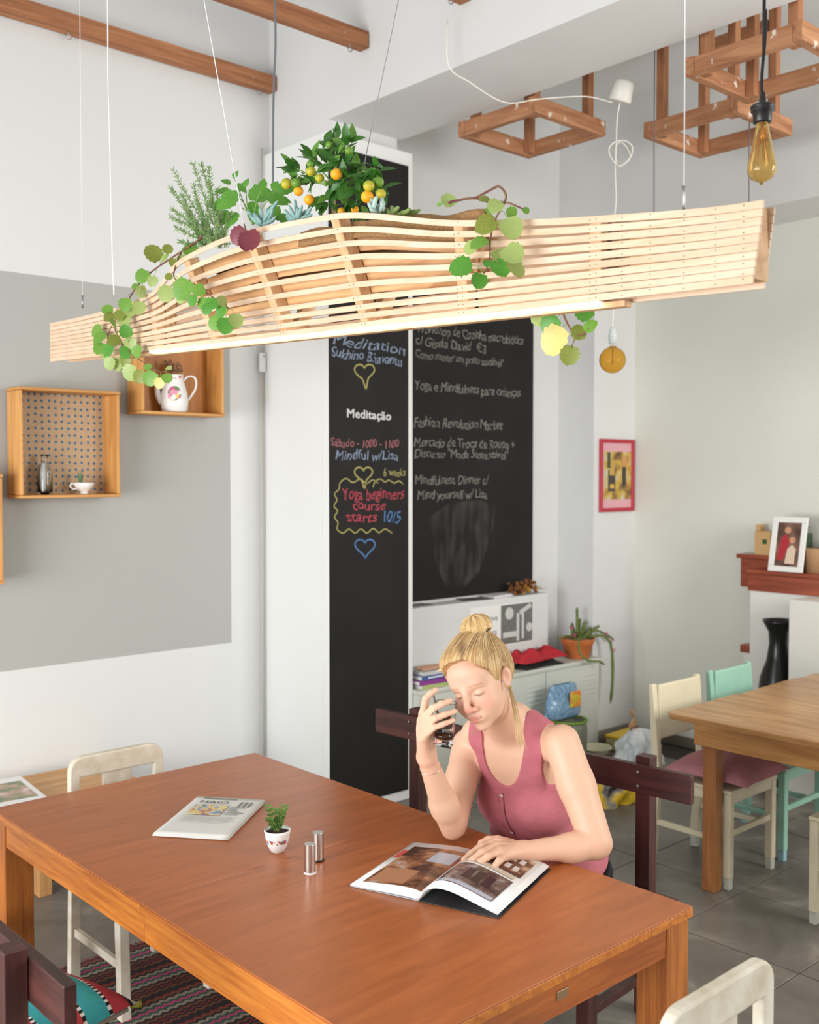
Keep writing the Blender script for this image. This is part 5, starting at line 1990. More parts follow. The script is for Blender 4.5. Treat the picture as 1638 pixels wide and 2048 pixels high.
def jug_nodes(nt, p):
    N, L = nt.nodes.new, nt.links.new
    p.inputs['Roughness'].default_value = 0.18
    p.inputs['Coat Weight'].default_value = 0.4
    tc = N('ShaderNodeTexCoord')
    n = N('ShaderNodeTexVoronoi'); n.inputs['Scale'].default_value = 48
    L(tc.outputs['Object'], n.inputs['Vector'])
    r = N('ShaderNodeValToRGB'); r.color_ramp.interpolation = 'CONSTANT'
    e = r.color_ramp.elements
    e[0].color = S(205, 100, 130); e[1].color = S(240, 236, 230); e[1].position = 0.85
    for pos, c in ((0.3, S(230, 160, 180)), (0.5, S(110, 140, 100)), (0.65, S(110, 130, 190)), (0.75, S(240, 210, 120))):
        x = e.new(pos); x.color = c
    sp = N('ShaderNodeSeparateXYZ'); L(n.outputs['Color'], sp.inputs[0]); L(sp.outputs[0], r.inputs['Fac'])
    # round bouquet on the side facing the room, plus a band below the lip
    d = N('ShaderNodeVectorMath'); d.operation = 'DISTANCE'; d.inputs[1].default_value = (0.0, -0.066, 0.095)
    L(tc.outputs['Object'], d.inputs[0])
    n2 = N('ShaderNodeTexNoise'); n2.inputs['Scale'].default_value = 40; L(tc.outputs['Object'], n2.inputs['Vector'])
    ad = N('ShaderNodeMath'); ad.operation = 'MULTIPLY_ADD'; L(n2.outputs['Fac'], ad.inputs[0]); ad.inputs[1].default_value = 0.03; L(d.outputs['Value'], ad.inputs[2])
    lt = N('ShaderNodeMath'); lt.operation = 'LESS_THAN'; lt.inputs[1].default_value = 0.052; L(ad.outputs[0], lt.inputs[0])
    s2 = N('ShaderNodeSeparateXYZ'); L(tc.outputs['Object'], s2.inputs[0])
    c1 = N('ShaderNodeMath'); c1.operation = 'COMPARE'; L(s2.outputs['Z'], c1.inputs[0]); c1.inputs[1].default_value = 0.181; c1.inputs[2].default_value = 0.008
    mxm = N('ShaderNodeMath'); mxm.operation = 'MAXIMUM'; L(lt.outputs[0], mxm.inputs[0]); L(c1.outputs[0], mxm.inputs[1])
    mx = N('ShaderNodeMixRGB'); mx.inputs['Color1'].default_value = S(242, 240, 236)
    L(mxm.outputs[0], mx.inputs['Fac']); L(r.outputs['Color'], mx.inputs['Color2'])
    L(mx.outputs['Color'], p.inputs['Base Color'])


JUG = nodes_mat('rose_painted_porcelain', jug_nodes)
MB().lathe([(0.060, 0), (0.068, 0.008), (0.073, 0.05), (0.068, 0.10), (0.056, 0.145), (0.047, 0.17), (0.048, 0.19), (0.050, 0.195), (0.046, 0.195), (0.043, 0.17), (0.06, 0.10), (0.001, 0.09)], 28, cap1=False).build('body', JUG, t, smooth=True)
MB().tube(spline([(0.045, 0, 0.165), (0.075, 0, 0.19), (0.108, 0, 0.18), (0.110, 0, 0.13), (0.085, 0, 0.085), (0.068, 0, 0.06)], 24), 0.0075, 8, sx=0.7).build('handle', CERA, t, smooth=True)
MB().tube(spline([(-0.060, 0, 0.05), (-0.082, 0, 0.09), (-0.088, 0, 0.14), (-0.098, 0, 0.18)], 14), [0.022, 0.021, 0.02, 0.019, 0.018, 0.017, 0.016, 0.0155, 0.015, 0.0145, 0.014, 0.0135, 0.013, 0.0125, 0.012][:13], 10).build('spout', CERA, t, smooth=True)
dr = MB()
for k in range(26):
    a, b = rnd.uniform(0, 2 * pi), rnd.uniform(0.02, 0.075)
    b *= 0.75
    e = Vector((b * cos(a), b * sin(a), 0.225 + rnd.uniform(-0.01, 0.05)))
    dr.tube([(0.3 * e.x, 0.3 * e.y, 0.18), e], 0.0012, 4)
    dr.ball(tuple(e), rnd.uniform(0.007, 0.012), 6, 4)
dr.build('dried_flowers', plain('dried_flower_brown', S(142, 104, 78), 0.95, vary=0.4, scale=50), t)

# ================================================================= cable conduit with switch in the corner, red framed picture
t = thing('cord_switch', 'white in-line switch on the cable running down the corner', 'switch', (3.385, 4.975, 2.49))
MB().box((-0.019, -0.016, -0.055), (0.019, 0.012, 0.055)).build('switch_body', plain('white_plastic', S(236, 236, 236), 0.3), t, bevel=0.008)
MB().lathe([(0.004, 0), (0.004, 0.003)], 8, M=T(0, -0.016, 0.035) @ RX(pi / 2)).build('indicator', plain('dark_dot', S(60, 60, 60), 0.4), t)
MB().tube([(0, 0.0, 0.055), (0, 0.0, 0.6), (0.004, 0.0, 1.2)], 0.0045, 6).build('cable', plain('beige_cable', S(196, 190, 176), 0.6), t, smooth=True)
MB().tube([(0.0, 0.0, -0.055), (0.002, 0.002, -1.0), (0.0, 0.004, -2.48)], 0.0055, 6).build('cable', MATS['beige_cable'], t, smooth=True)

t = thing('framed_picture', 'red-framed picture of a kitchen scene hanging on the pilaster', 'picture', (5.938, 4.4185, 1.60), 0)
RED = plain('red_lacquer_frame', S(186, 48, 66), 0.35)
w, h = 0.192, 0.50
for lo, hi in (((-w, -0.018, 0), (-w + 0.026, 0, h)), ((w - 0.026, -0.018, 0), (w, 0, h)), ((-w + 0.0261, -0.018, 0), (w - 0.0261, 0, 0.026)), ((-w + 0.0261, -0.018, h - 0.026), (w - 0.0261, 0, h))):
    MB().box(lo, hi).build('frame_bar', RED, t, bevel=0.003)
MB().box((-w + 0.02, -0.006, 0.02), (w - 0.02, -0.003, h - 0.02)).build('mount', plain('pink_mount', S(226, 170, 178), 0.7), t)
MB().box((-w + 0.045, -0.008, 0.085), (w - 0.03, -0.0065, h - 0.085)).build('photo_print', printed('kitchen_print', [S(60, 58, 50), S(150, 110, 60), S(206, 170, 70), S(206, 196, 170), S(196, 190, 170)], 9, 3.0), t)
for k_, (a, b, c, d, col) in enumerate(((-0.10, 0.14, -0.02, 0.29, S(70, 66, 56)), (-0.085, 0.25, -0.03, 0.36, S(196, 160, 80)), (-0.11, 0.30, -0.075, 0.41, S(80, 80, 60)), (0.06, 0.18, 0.10, 0.33, S(60, 60, 66)), (0.05, 0.31, 0.11, 0.38, S(206, 150, 90)), (-0.08, 0.16, -0.035, 0.19, S(215, 175, 80)))):
    MB().box((a, -0.0088 - 0.0004 * k_, b), (c, -0.0081 - 0.0004 * k_, d)).build('printed_shape', plain('picture_print_%d' % k_, col, 0.4), t)

# ================================================================= alcove: ledge, locker and what stands on them
LOCK = plain('locker_enamel', S(214, 216, 206), 0.4, vary=0.03, scale=5)
struct(MB().box((4.02, 4.585, 0), (5.42, 4.7285, 1.06)).build('trim_4', WHITE, bevel=0.004), None)      # boxed ledge under the chalkboard
t = thing('metal_locker', 'low pale metal locker cabinet with louvred doors standing in the alcove', 'cabinet', (4.02, 4.345, 0))
MB().box((0, 0.018, 0.03), (1.665, 0.239, 0.60)).build('carcass', LOCK, t)
MB().box((-0.004, 0.0, 0.6005), (1.672, 0.239, 0.622)).build('top_panel', LOCK, t, bevel=0.003)
MB().box((0.0, 0.02, 0.0), (1.665, 0.235, 0.0295)).build('plinth', plain('locker_plinth', S(150, 150, 142), 0.5), t)
for k in range(3):
    x0 = 0.012 + k * 0.548
    d = MB().box((x0, 0.002, 0.045), (x0 + 0.54, 0.0175, 0.588)).build('door', LOCK, t, bevel=0.003)
    for j in range(5):
        z = 0.40 + j * 0.03
        MB().bar((x0 + 0.37, 0.0005, z), (x0 + 0.50, 0.0005, z), 0.006, 0.012).build('louvre', LOCK, d, bevel=0.002)
    MB().box((x0 + 0.03, -0.006, 0.30), (x0 + 0.05, 0.0015, 0.36)).build('handle', STEEL, d, bevel=0.002)
LT = 0.622


def lay_book(label, u, v, z, w, d, h, rz, cover, name='book', spine=None):
    t = thing(name, label, 'book', (u, v, z), rz, 'books stacked on the locker')
    MB().box((-w / 2, -d / 2, 0), (w / 2, d / 2, 0.002)).build('cover', cover, t)
    MB().box((-w / 2, -d / 2, h - 0.002), (w / 2, d / 2, h)).build('cover', cover, t)
    MB().box((-w / 2, -d / 2 - 0.0005, 0.0021), (w / 2, -d / 2 + 0.003, h - 0.0021)).build('spine', cover, t)
    MB().box((-w / 2 + 0.003, -d / 2 + 0.0031, 0.0021), (w / 2 - 0.003, d / 2 - 0.003, h - 0.0021)).build('pages', PAPER, t)
    if spine:
        MB().box((-w * 0.30, -d / 2 - 0.0012, h * 0.32), (w * 0.18, -d / 2 - 0.0006, h * 0.66)).build('spine_print', plain('white_ink', S(226, 228, 232), 0.5), t)
    return t


bu = 4.19
lay_book('pale green book at the bottom of the stack on the locker', bu, 4.47, LT, 0.27, 0.20, 0.024, 0.03, plain('pale_green_cover', S(176, 186, 120), 0.5))
lay_book('purple book second from the bottom on the locker', bu - 0.02, 4.465, LT + 0.0242, 0.25, 0.20, 0.024, -0.04, plain('purple_cover', S(140, 60, 140), 0.5))
lay_book('blue book on the locker with white spine lettering', bu, 4.47, LT + 0.0484, 0.25, 0.18, 0.026, 0.02, plain('blue_cover', S(70, 96, 150), 0.5), spine=True)
lay_book('grey paperback on top of the book stack', bu + 0.005, 4.47, LT + 0.0746, 0.22, 0.18, 0.020, -0.03, plain('grey_cover', S(196, 196, 194), 0.5))
ww = MB()
for k in range(12):
    ww.bar((-0.09 + rnd.uniform(-0.02, 0.02), -0.05 + 0.008 * k, 0.004 + 0.002 * (k % 3)), (0.10 + rnd.uniform(-0.02, 0.02), -0.05 + 0.008 * k + rnd.uniform(-0.02, 0.02), 0.006 + 0.003 * (k % 2)), 0.006, 0.006)
o = tag(ww.build('kindling_bundle', plain('pale_sticks', S(206, 160, 130), 0.8)), 'small bundle of pale sticks lying on the book stack', 'sticks')
o.location = (bu + 0.02, 4.46, LT + 0.0972)

# folded cloths
def cloth(name, label, c, a, b, hgt, rz, mat, seed):
    rr = random.Random(seed)
    ph = [rr.uniform(0, 6) for _ in range(6)]

    def f(x, y):
        ex = 1 - abs(2 * x - 1) ** 4
        ey = 1 - abs(2 * y - 1) ** 4
        z = hgt * min(1, 1.2 * ex * ey) * (0.62 + 0.22 * sin(7 * x + ph[0] + 3 * y) + 0.16 * sin(11 * y + ph[1] - 4 * x) + 0.12 * sin(19 * x - 9 * y + ph[4]) + 0.08 * sin(31 * y + 17 * x + ph[5]))
        return Vector(((x - 0.5) * a * (1 + 0.08 * sin(5 * y + ph[2])), (y - 0.5) * b * (1 + 0.1 * sin(6 * x + ph[3])), max(0.0015, z)))
    o = MB().grid(f, 28, 22).build(name, mat, smooth=True)
    m = o.modifiers.new('thick', 'SOLIDIFY'); m.thickness = 0.003; m.offset = 1
    o.location = c
    o.rotation_euler = (0, 0, rz)
    return tag(o, label, 'cloth')


cloth('folded_cloth', 'black folded cloth under the red one on the locker', (5.13, 4.44, LT + 0.0005), 0.40, 0.15, 0.035, 0.0, plain('black_cloth', S(38, 34, 34), 0.95), 1)
cloth('folded_cloth', 'crumpled red cloth with black print on the locker', (5.16, 4.47, LT + 0.040), 0.44, 0.19, 0.075, 0.05, plain('red_printed_cloth', S(196, 44, 54), 0.9, vary=0.9, scale=16, col2=S(168, 36, 46)), 2)

# pot with trailing cactus
TERRA = plain('terracotta', S(200, 112, 58), 0.8, vary=0.15, scale=14, bump=0.3, bscale=60)
t = thing('potted_cactus', 'trailing cactus with pink flowers in a terracotta pot on the locker', 'potted plant', (5.565, 4.45, LT))
MB().lathe([(0.075, 0), (0.082, 0.01), (0.098, 0.085), (0.103, 0.09), (0.106, 0.094), (0.118, 0.128), (0.116, 0.134), (0.108, 0.132), (0.10, 0.115), (0.001, 0.112)], 28, cap1=False).build('pot', TERRA, t, smooth=True)
MB().lathe([(0.107, 0.118), (0.06, 0.128), (0.001, 0.132)], 20).build('soil', plain('gravel_soil', S(150, 132, 96), 1, vary=0.4, scale=60), t, smooth=True)
CACT = plain('cactus_green', S(112, 122, 56), 0.6, vary=0.3, scale=30, col2=S(86, 110, 52))
PINKF = plain('magenta_petals', S(190, 70, 130), 0.6)


def cact(pts, r=0.009):
    sp = spline([Vector(p) for p in pts], 14)
    k = len(sp)
    MB().tube(sp, [r * (1 if i < k - 1 else 0.3) * (1 + 0.12 * sin(i * 2.3)) for i in range(k)], 6).build('stem', CACT, t, smooth=True)


for (ax, ay, az) in ((-0.005, 0.0, 0.34), (0.05, 0.02, 0.26), (0.085, 0.0, 0.24), (-0.05, 0.02, 0.22), (0.11, -0.03, 0.20), (0.15, -0.07, 0.21), (-0.09, -0.02, 0.19), (0.02, -0.05, 0.22), (0.06, -0.06, 0.18), (-0.03, -0.06, 0.19), (0.0, 0.05, 0.23)):
    cact([(ax * 0.25, ay * 0.3, 0.125), (ax * 0.7, ay * 0.7, 0.125 + (az - 0.125) * 0.6), (ax, ay, az)], 0.010)
cact([(-0.05, -0.05, 0.13), (-0.10, -0.09, 0.15), (-0.14, -0.13, 0.06), (-0.09, -0.17, -0.02 + 0.03), (-0.01, -0.19, 0.0), (0.04, -0.20, -0.03)], 0.008)
cact([(-0.06, 0.0, 0.14), (-0.13, -0.01, 0.16), (-0.20, -0.02, 0.152), (-0.25, -0.03, 0.165)], 0.006)
cact([(0.06, -0.04, 0.13), (0.12, -0.10, 0.15), (0.165, -0.15, 0.10), (0.178, -0.16, -0.06), (0.172, -0.16, -0.22), (0.155, -0.16, -0.31)], 0.010)
cact([(0.07, 0.0, 0.14), (0.11, -0.06, 0.18), (0.20, -0.10, 0.14), (0.26, -0.11, 0.10)], 0.008)
for fx, fy, fz in ((-0.125, -0.07, 0.175), (-0.07, 0.0, 0.21), (0.165, -0.155, 0.12), (0.175, -0.165, 0.05), (0.15, -0.12, 0.16)):
    m = MB()
    for k in range(5):
        a = 2 * pi * k / 5
        m.add([(fx, fy, fz), (fx + 0.012 * cos(a - .4), fy - 0.006, fz + 0.012 * sin(a - .4)), (fx + 0.019 * cos(a), fy - 0.012, fz + 0.019 * sin(a)), (fx + 0.012 * cos(a + .4), fy - 0.006, fz + 0.012 * sin(a + .4))], [(0, 1, 2, 3)])
    m.build('flower', PINKF, t)

# poster on the ledge front, leaflets and dried flowers on top
t = thing('poster', 'black and white tool poster fixed to the ledge front', 'poster', (4.66, 4.5835, 0.75))
MB().box((0, -0.001, 0.0), (0.60, 0.0, 0.27)).build('sheet', PAPER, t)
MB().box((0.29, -0.0016, 0.008), (0.595, -0.0011, 0.262)).build('photo_print', plain('poster_grey', S(120, 120, 116), 0.6, vary=0.2, scale=20), t)
LGR = plain('poster_light_grey', S(206, 206, 202), 0.6)
sh = MB()
sh.box((0.31, -0.0022, 0.05), (0.44, -0.0017, 0.085))
sh.box((0.44, -0.0022, 0.02), (0.465, -0.0017, 0.20)).box((0.49, -0.0022, 0.03), (0.512, -0.0017, 0.21))
sh.lathe([(0.04, 0), (0.04, 0.0005)], 16, M=T(0.37, -0.0017, 0.205) @ RX(pi / 2)).lathe([(0.03, 0), (0.03, 0.0005)], 16, M=T(0.565, -0.0017, 0.10) @ RX(pi / 2))
sh.bar((0.47, -0.002, 0.20), (0.58, -0.002, 0.245), 0.0006, 0.03)
sh.build('printed_tools', LGR, t)
INK = plain('black_ink', S(40, 40, 40), 0.6)
text_mesh('lettering', 'tive', 0.055, INK, t, T(0.18, -0.0012, 0.17) @ RX(pi / 2), extrude=0.0001)
text_mesh('lettering', 'rs', 0.055, INK, t, T(0.21, -0.0012, 0.08) @ RX(pi / 2), extrude=0.0001)
for k, (u, v, lab, m) in enumerate(((4.26, 4.64, 'dark leaflet at the left end of the ledge', 'leaflet_dark'), (4.78, 4.655, 'grey leaflet lying in the middle of the ledge', 'leaflet_grey'), (5.00, 4.65, 'white leaflet pile with a purple print on the ledge', 'leaflet_white'))):
    o = MB().box((-0.11, -0.05, 0), (0.11, 0.05, (0.008, 0.006, 0.018)[k])).build('leaflet', plain(m, (S(90, 90, 92), S(110, 108, 108), S(232, 228, 230))[k], 0.5, vary=0.5, scale=30, col2=(S(180, 180, 178), S(60, 60, 60), S(220, 214, 222))[k]), bevel=0.001)
    tag(o, lab, 'leaflet', 'leaflets on the ledge')
    o.location = (u, v, 1.0605)
    o.rotation_euler = (0, 0, (0.15, -0.2, 0.1)[k])
t = thing('dried_bouquet', 'dried brown and yellow flower bunch lying on the ledge', 'dried flowers', (5.22, 4.63, 1.0605))
for nm, col, n_, x0, sp_ in (('brown_heads', S(132, 84, 48), 46, -0.03, 0.11), ('yellow_heads', S(216, 160, 40), 20, 0.03, 0.075)):
    m = MB()
    for k in range(n_):
        m.ball((x0 + rnd.uniform(-sp_, sp_), rnd.uniform(-0.04, 0.03), 0.016 + rnd.uniform(0, 0.075) * (1 - 0.2 * (nm[0] == 'y'))), rnd.uniform(0.010, 0.017), 6, 5)
    m.build(nm, plain('dried_' + nm, col, 0.95, vary=0.4, scale=60), t)
m = MB()
for k in range(14):
    m.tube([(0.09, 0, 0.03), (0.17 + rnd.uniform(-0.02, 0.03), rnd.uniform(-0.03, 0.03), 0.02 + rnd.uniform(0, 0.04))], 0.0012, 4)
m.build('stalks', plain('straw', S(170, 150, 120), 0.9), t)

# things on the floor beside the locker
t = thing('glass_jar', 'big glass jar with a green rim on the floor in front of the locker', 'jar', (5.17, 4.20, 0))
MB().lathe([(0.10, 0), (0.115, 0.02), (0.118, 0.26), (0.112, 0.30), (0.108, 0.30), (0.113, 0.26), (0.110, 0.025), (0.001, 0.02)], 24, cap1=False).build('jar', plain('dusty_glass', S(176, 180, 160), 0.3, trans=0.5), t, smooth=True)
MB().tube([(0.115 * cos(a), 0.115 * sin(a), 0.305) for a in [2 * pi * k / 24 for k in range(25)]], 0.008, 8).build('rim', plain('green_rim', S(130, 160, 60), 0.5), t, smooth=True)
t = thing('pebble_bag', 'plastic bag of blue pebbles with a bright label', 'bag', (5.12, 4.21, 0.314))


def bagpt(x, y):
    a = 2 * pi * x
    r = (0.165 * (1 - 0.25 * y) * (1 if y < 0.97 else 0.8), 0.065 * (1 - 0.8 * y ** 3))
    w = 1 + 0.06 * sin(5 * a + 9 * y) + 0.05 * sin(11 * y + a)
    return Vector((r[0] * cos(a) * w * min(1, 0.4 + 6 * y), r[1] * sin(a) * w * min(1, 0.4 + 6 * y), 0.225 * y))


MB().grid(bagpt, 36, 18).build('bag', plain('blue_pebbles', S(150, 184, 208), 0.3, vary=0.5, scale=55, col2=S(96, 136, 172), coat=0.4), t, smooth=True)
MB().box((-0.01, -0.082, 0.085), (0.085, -0.064, 0.185)).build('label', printed('bright_label', [S(80, 150, 70), S(220, 210, 60), S(236, 120, 60), S(220, 210, 60)], 26, 1.0), t, bevel=0.006)
for k, (u, v, z0, r0, r1, h, nm, lab, col) in enumerate(((5.46, 4.215, 0, 0.075, 0.105, 0.075, 'bowl', 'pale plastic bowl on the floor by the locker', S(222, 216, 186)),)):
    o = tag(MB().lathe([(r0, 0), (r1, h), (r1 + 0.008, h + 0.003), (r1 - 0.004, h), (r0 - 0.004, 0.006), (0.001, 0.005)], 24, cap1=False).build(nm, plain('pale_bowl', col, 0.5), smooth=True), lab, 'bowl')
    o.location = (u, v, z0)
t = thing('storage_box', 'box with a yellow lid on the floor by the wall', 'box', (5.86, 4.22, 0), 0.05)
MB().box((-0.17, -0.07, 0), (0.14, 0.09, 0.085)).build('box', plain('clear_box_plastic', S(206, 190, 140), 0.3), t, bevel=0.008)
MB().box((-0.175, -0.075, 0.0855), (0.145, 0.095, 0.105)).build('lid', plain('yellow_plastic', S(236, 196, 40), 0.4), t, bevel=0.006)
o = tag(MB().box((-0.20, -0.008, 0), (0.20, 0.008, 0.10)).build('leaning_board', plain('grey_board', S(130, 124, 112), 0.7), bevel=0.002), 'grey board standing against the foot of the pilaster', 'board')
o.location = (5.92, 4.40, 0)
o = MB()


def crumple(c, a, b, h, seed):
    rr = np.random.default_rng(seed)
    ph = rr.uniform(0, 6, 12)

    def f(x, y):
        t_ = 2 * pi * x
        s_ = sin(pi * (0.06 + 0.94 * y) * 0.5 + 0.0)
        k = (1 - y ** 2.2) ** 0.5 if y < 1 else 0
        w = 1 + 0.14 * sin(3 * t_ + ph[0] + 5 * y) + 0.10 * sin(7 * t_ + ph[1] - 7 * y) + 0.06 * sin(13 * t_ + ph[2] + 12 * y)
        return Vector((a * cos(t_) * k * w, b * sin(t_) * k * w, h * y * (1 + 0.06 * sin(4 * t_ + ph[3]) * (1 - y))))
    return f


t = thing('crumpled_bag', 'crumpled white plastic bag on the floor', 'bag', (5.62, 3.98, 0))
MB().grid(crumple(None, 0.17, 0.13, 0.22, 4), 48, 20).build('bag', plain('white_bag_plastic', S(232, 234, 236), 0.3, vary=0.25, scale=10, col2=S(196, 202, 204)), t, smooth=True)
MB().box((-0.06, -0.135, 0.03), (0.0, -0.10, 0.08)).build('printed_patch', printed('bag_print', [S(50, 40, 40), S(220, 90, 60), S(240, 240, 240)], 30, 2.0), t, bevel=0.004)
t = thing('paper_tuft', 'tan paper scrap sticking out above the white bag', 'paper', (5.60, 4.02, 0.20), 0.4)
MB().grid(lambda x, y: Vector(((x - 0.5) * 0.07 * (1 - 0.5 * y), 0.02 * sin(6 * y + 3 * x), 0.13 * y)), 6, 8).build('sheet', plain('kraft_paper', S(206, 160, 116), 0.9), t, smooth=True, solid=0.002)
t = thing('pet_food_bag', 'yellow printed plastic bag lying on the floor behind the bench', 'bag', (4.85, 3.62, 0), 0.4)
MB().grid(crumple(None, 0.19, 0.12, 0.17, 9), 40, 16).build('bag', printed('yellow_bag_print', [S(60, 40, 50), S(150, 150, 140), S(236, 192, 40), S(240, 200, 50), S(226, 180, 30)], 9, 5.0), t, smooth=True)

# ================================================================= the bar
BARW = wood('red_mahogany', S(128, 54, 30), S(172, 84, 50), axis=1, stretch=12, scale=10, rough=0.35, bump=0.1, coat=0.3, wear=S(94, 44, 36), wear_amt=0.72)
BARB = plain('white_bar_paint', S(232, 230, 222), 0.5)
t = thing('bar_counter', 'white bar counter with thick red wooden tops at the right edge', 'counter', (5.85, 3.37, 0))
MB().box((0.02, -4.0, 0.0), (0.28, -0.02, 1.144)).build('front_panel', BARB, t)
MB().box((0.012, -4.0, 1.1445), (0.16, -0.005, 1.248)).build('fascia', BARW, t, bevel=0.003)
MB().box((0.0, -4.0, 1.2485), (0.175, 0.0, 1.272)).build('counter_top', BARW, t, bevel=0.003)
MB().box((0.176, -4.0, 1.1445), (0.27, 0.14, 1.325)).build('rear_fascia', BARW, t, bevel=0.003)
MB().box((0.165, -4.0, 1.3255), (0.285, 0.165, 1.352)).build('rear_top', BARW, t, bevel=0.003)
MB().box((0.13, 0.0, 0.0), (0.28, 0.085, 0.735)).build('side_cupboard', BARB, t)
MB().box((0.12, -0.01, 0.7355), (0.285, 0.105, 0.785)).build('side_shelf', BARW, t, bevel=0.003)
o = tag(MB().box((-0.11, -3.6, 0), (0.11, 0.0, 1.14)).build('white_partition', BARB, bevel=0.004), 'white boxed partition in front of the bar', 'partition')
o.location = (5.74, 2.97, 0)
VASE = plain('black_glazed_vase', S(26, 28, 26), 0.25, vary=0.0)
t = thing('black_vase', 'tall black wasp-waisted vase standing between the bar and the partition', 'vase', (5.745, 3.097, 0))
MB().lathe([(0.09, 0), (0.10, 0.03), (0.12, 0.3), (0.115, 0.52), (0.10, 0.66), (0.065, 0.76), (0.05, 0.86), (0.055, 0.93), (0.085, 0.985), (0.09, 1.0), (0.08, 0.995), (0.045, 0.93), (0.04, 0.86), (0.001, 0.80)], 28, cap1=False).build('body', VASE, t, smooth=True)
m = MB()
for k in range(9):
    a = pi + 0.25 * k
    m.ball((0.112 * cos(a), 0.112 * sin(a), 0.585 + 0.012 * (k % 2)), 0.009, 6, 5)
m.build('green_dots', plain('green_glaze', S(96, 120, 50), 0.4), t)
# on the bar
t = thing('photo_frame', 'white photo frame leaning on the bar with a portrait print', 'photo frame', (0, 0, 0))
A, B, Cc, D = onu(1537, 1130, 5.868), onu(1606, 1144, 5.868), onu(1634, 1046, 5.93), onu(1567, 1036, 5.93)
A.z = B.z = 1.2735
ex = (B - A); ey = (D - A); wF, hF = ex.length, ey.length
ex.normalize(); ey = (ey - ex * ey.dot(ex)).normalized(); ez = ex.cross(ey)
t.matrix_world = frame(ex, ey, ez, A)
WF = plain('white_frame_paint', S(240, 238, 232), 0.4)
fw_ = 0.034
for lo, hi in (((0, 0, 0), (wF, fw_, 0.012)), ((0, hF - fw_, 0), (wF, hF, 0.012)), ((0, fw_ + .0002, 0), (fw_, hF - fw_ - .0002, 0.012)), ((wF - fw_, fw_ + .0002, 0), (wF, hF - fw_ - .0002, 0.012))):
    MB().box(lo, hi).build('frame_bar', WF, t, bevel=0.002)
MB().box((fw_, fw_, 0.003), (wF - fw_, hF - fw_, 0.006)).build('photo_print', printed('portrait_print', [S(70, 50, 44), S(120, 88, 74), S(160, 120, 104)], 10, 4.0), t)
m = MB().lathe([(0.035, 0), (0.05, 0.04), (0.03, 0.08), (0.012, 0.10)], 12, c=(wF * 0.58, hF * 0.18, 0.0))
pr = MB().prism([(wF * .2, hF * .22), (wF * .38, hF * .2), (wF * .55, hF * .55), (wF * .42, hF * .7), (wF * .3, hF * .62)], 0.0061, 0.0066)
pr.build('printed_red_shape', plain('print_red', S(176, 50, 58), 0.4), t)
MB().prism([(wF * .45, hF * .15), (wF * .72, hF * .15), (wF * .74, hF * .42), (wF * .62, hF * .5), (wF * .5, hF * .42)], 0.0067, 0.0071).build('printed_cream_shape', plain('print_cream', S(226, 200, 176), 0.4), t)
MB().lathe([(0.02, 0), (0.02, 0.0005)], 14, M=T(wF * .62, hF * .58, 0.0067)).build('printed_face', plain('print_skin', S(206, 150, 120), 0.4), t)
MB().lathe([(0.02, 0), (0.02, 0.0005)], 14, M=T(wF * .46, hF * .76, 0.0067)).build('printed_face', MATS['print_skin'], t)
t = thing('wooden_holder', 'small pale wooden holder on the rear bar top', 'holder', (6.06, 3.36, 1.3525))
MB().box((-0.035, -0.055, 0), (0.035, 0.055, 0.15)).build('box', plain('pale_ply', S(214, 172, 116), 0.6), t, bevel=0.003)
MB().box((-0.0365, -0.03, 0.07), (-0.0352, 0.0, 0.10)).build('green_mark', plain('dark_green_print', S(60, 90, 50), 0.5), t)
MB().box((-0.03, 0.02, 0.1505), (0.03, 0.05, 0.19)).build('tab', MATS['pale_ply'], t, bevel=0.003)
t = thing('cardboard_tub', 'brown cardboard tub beside the photo frame', 'tub', (5.957, 2.985, 1.2725))
MB().lathe([(0.05, 0), (0.062, 0.14), (0.064, 0.145), (0.06, 0.14), (0.05, 0.01), (0.001, 0.008)], 22, cap1=False).build('tub', plain('kraft_tub', S(176, 138, 100), 0.8), t, smooth=True)
t = thing('white_tub', 'white tub with green leaves behind the photo frame', 'tub', (6.05, 2.84, 1.3525))
MB().lathe([(0.06, 0), (0.08, 0.10), (0.083, 0.105), (0.077, 0.1), (0.058, 0.01), (0.001, 0.008)], 22, cap1=False).build('tub', plain('white_tub_paint', S(226, 228, 228), 0.4), t, smooth=True)
for k in range(9):
    a = 0.7 * k
    put = MB().tube([(0.02 * cos(a), 0.02 * sin(a), 0.08), (0.06 * cos(a), 0.06 * sin(a), 0.15)], [0.012, 0.004], 6, sx=0.3)
    put.build('leaf', plain('tub_leaf_green', S(80, 130, 50), 0.5), t, smooth=True)
t = thing('metal_bowl', 'grey enamel bowl stacked on a dark green box behind the frame', 'bowl', (6.07, 3.17, 1.50))
MB().lathe([(0.05, 0), (0.09, 0.045), (0.11, 0.06), (0.105, 0.06), (0.05, 0.008), (0.001, 0.006)], 24, cap1=False).build('bowl', plain('grey_enamel', S(180, 186, 190), 0.3, metal=0.3), t, smooth=True)
o = tag(MB().box((-0.05, -0.10, 0), (0.05, 0.12, 0.147)).build('green_box', plain('dark_green_card', S(64, 84, 60), 0.7), bevel=0.003), 'dark green box on the rear bar top', 'box')
o.location = (6.07, 3.18, 1.3525)

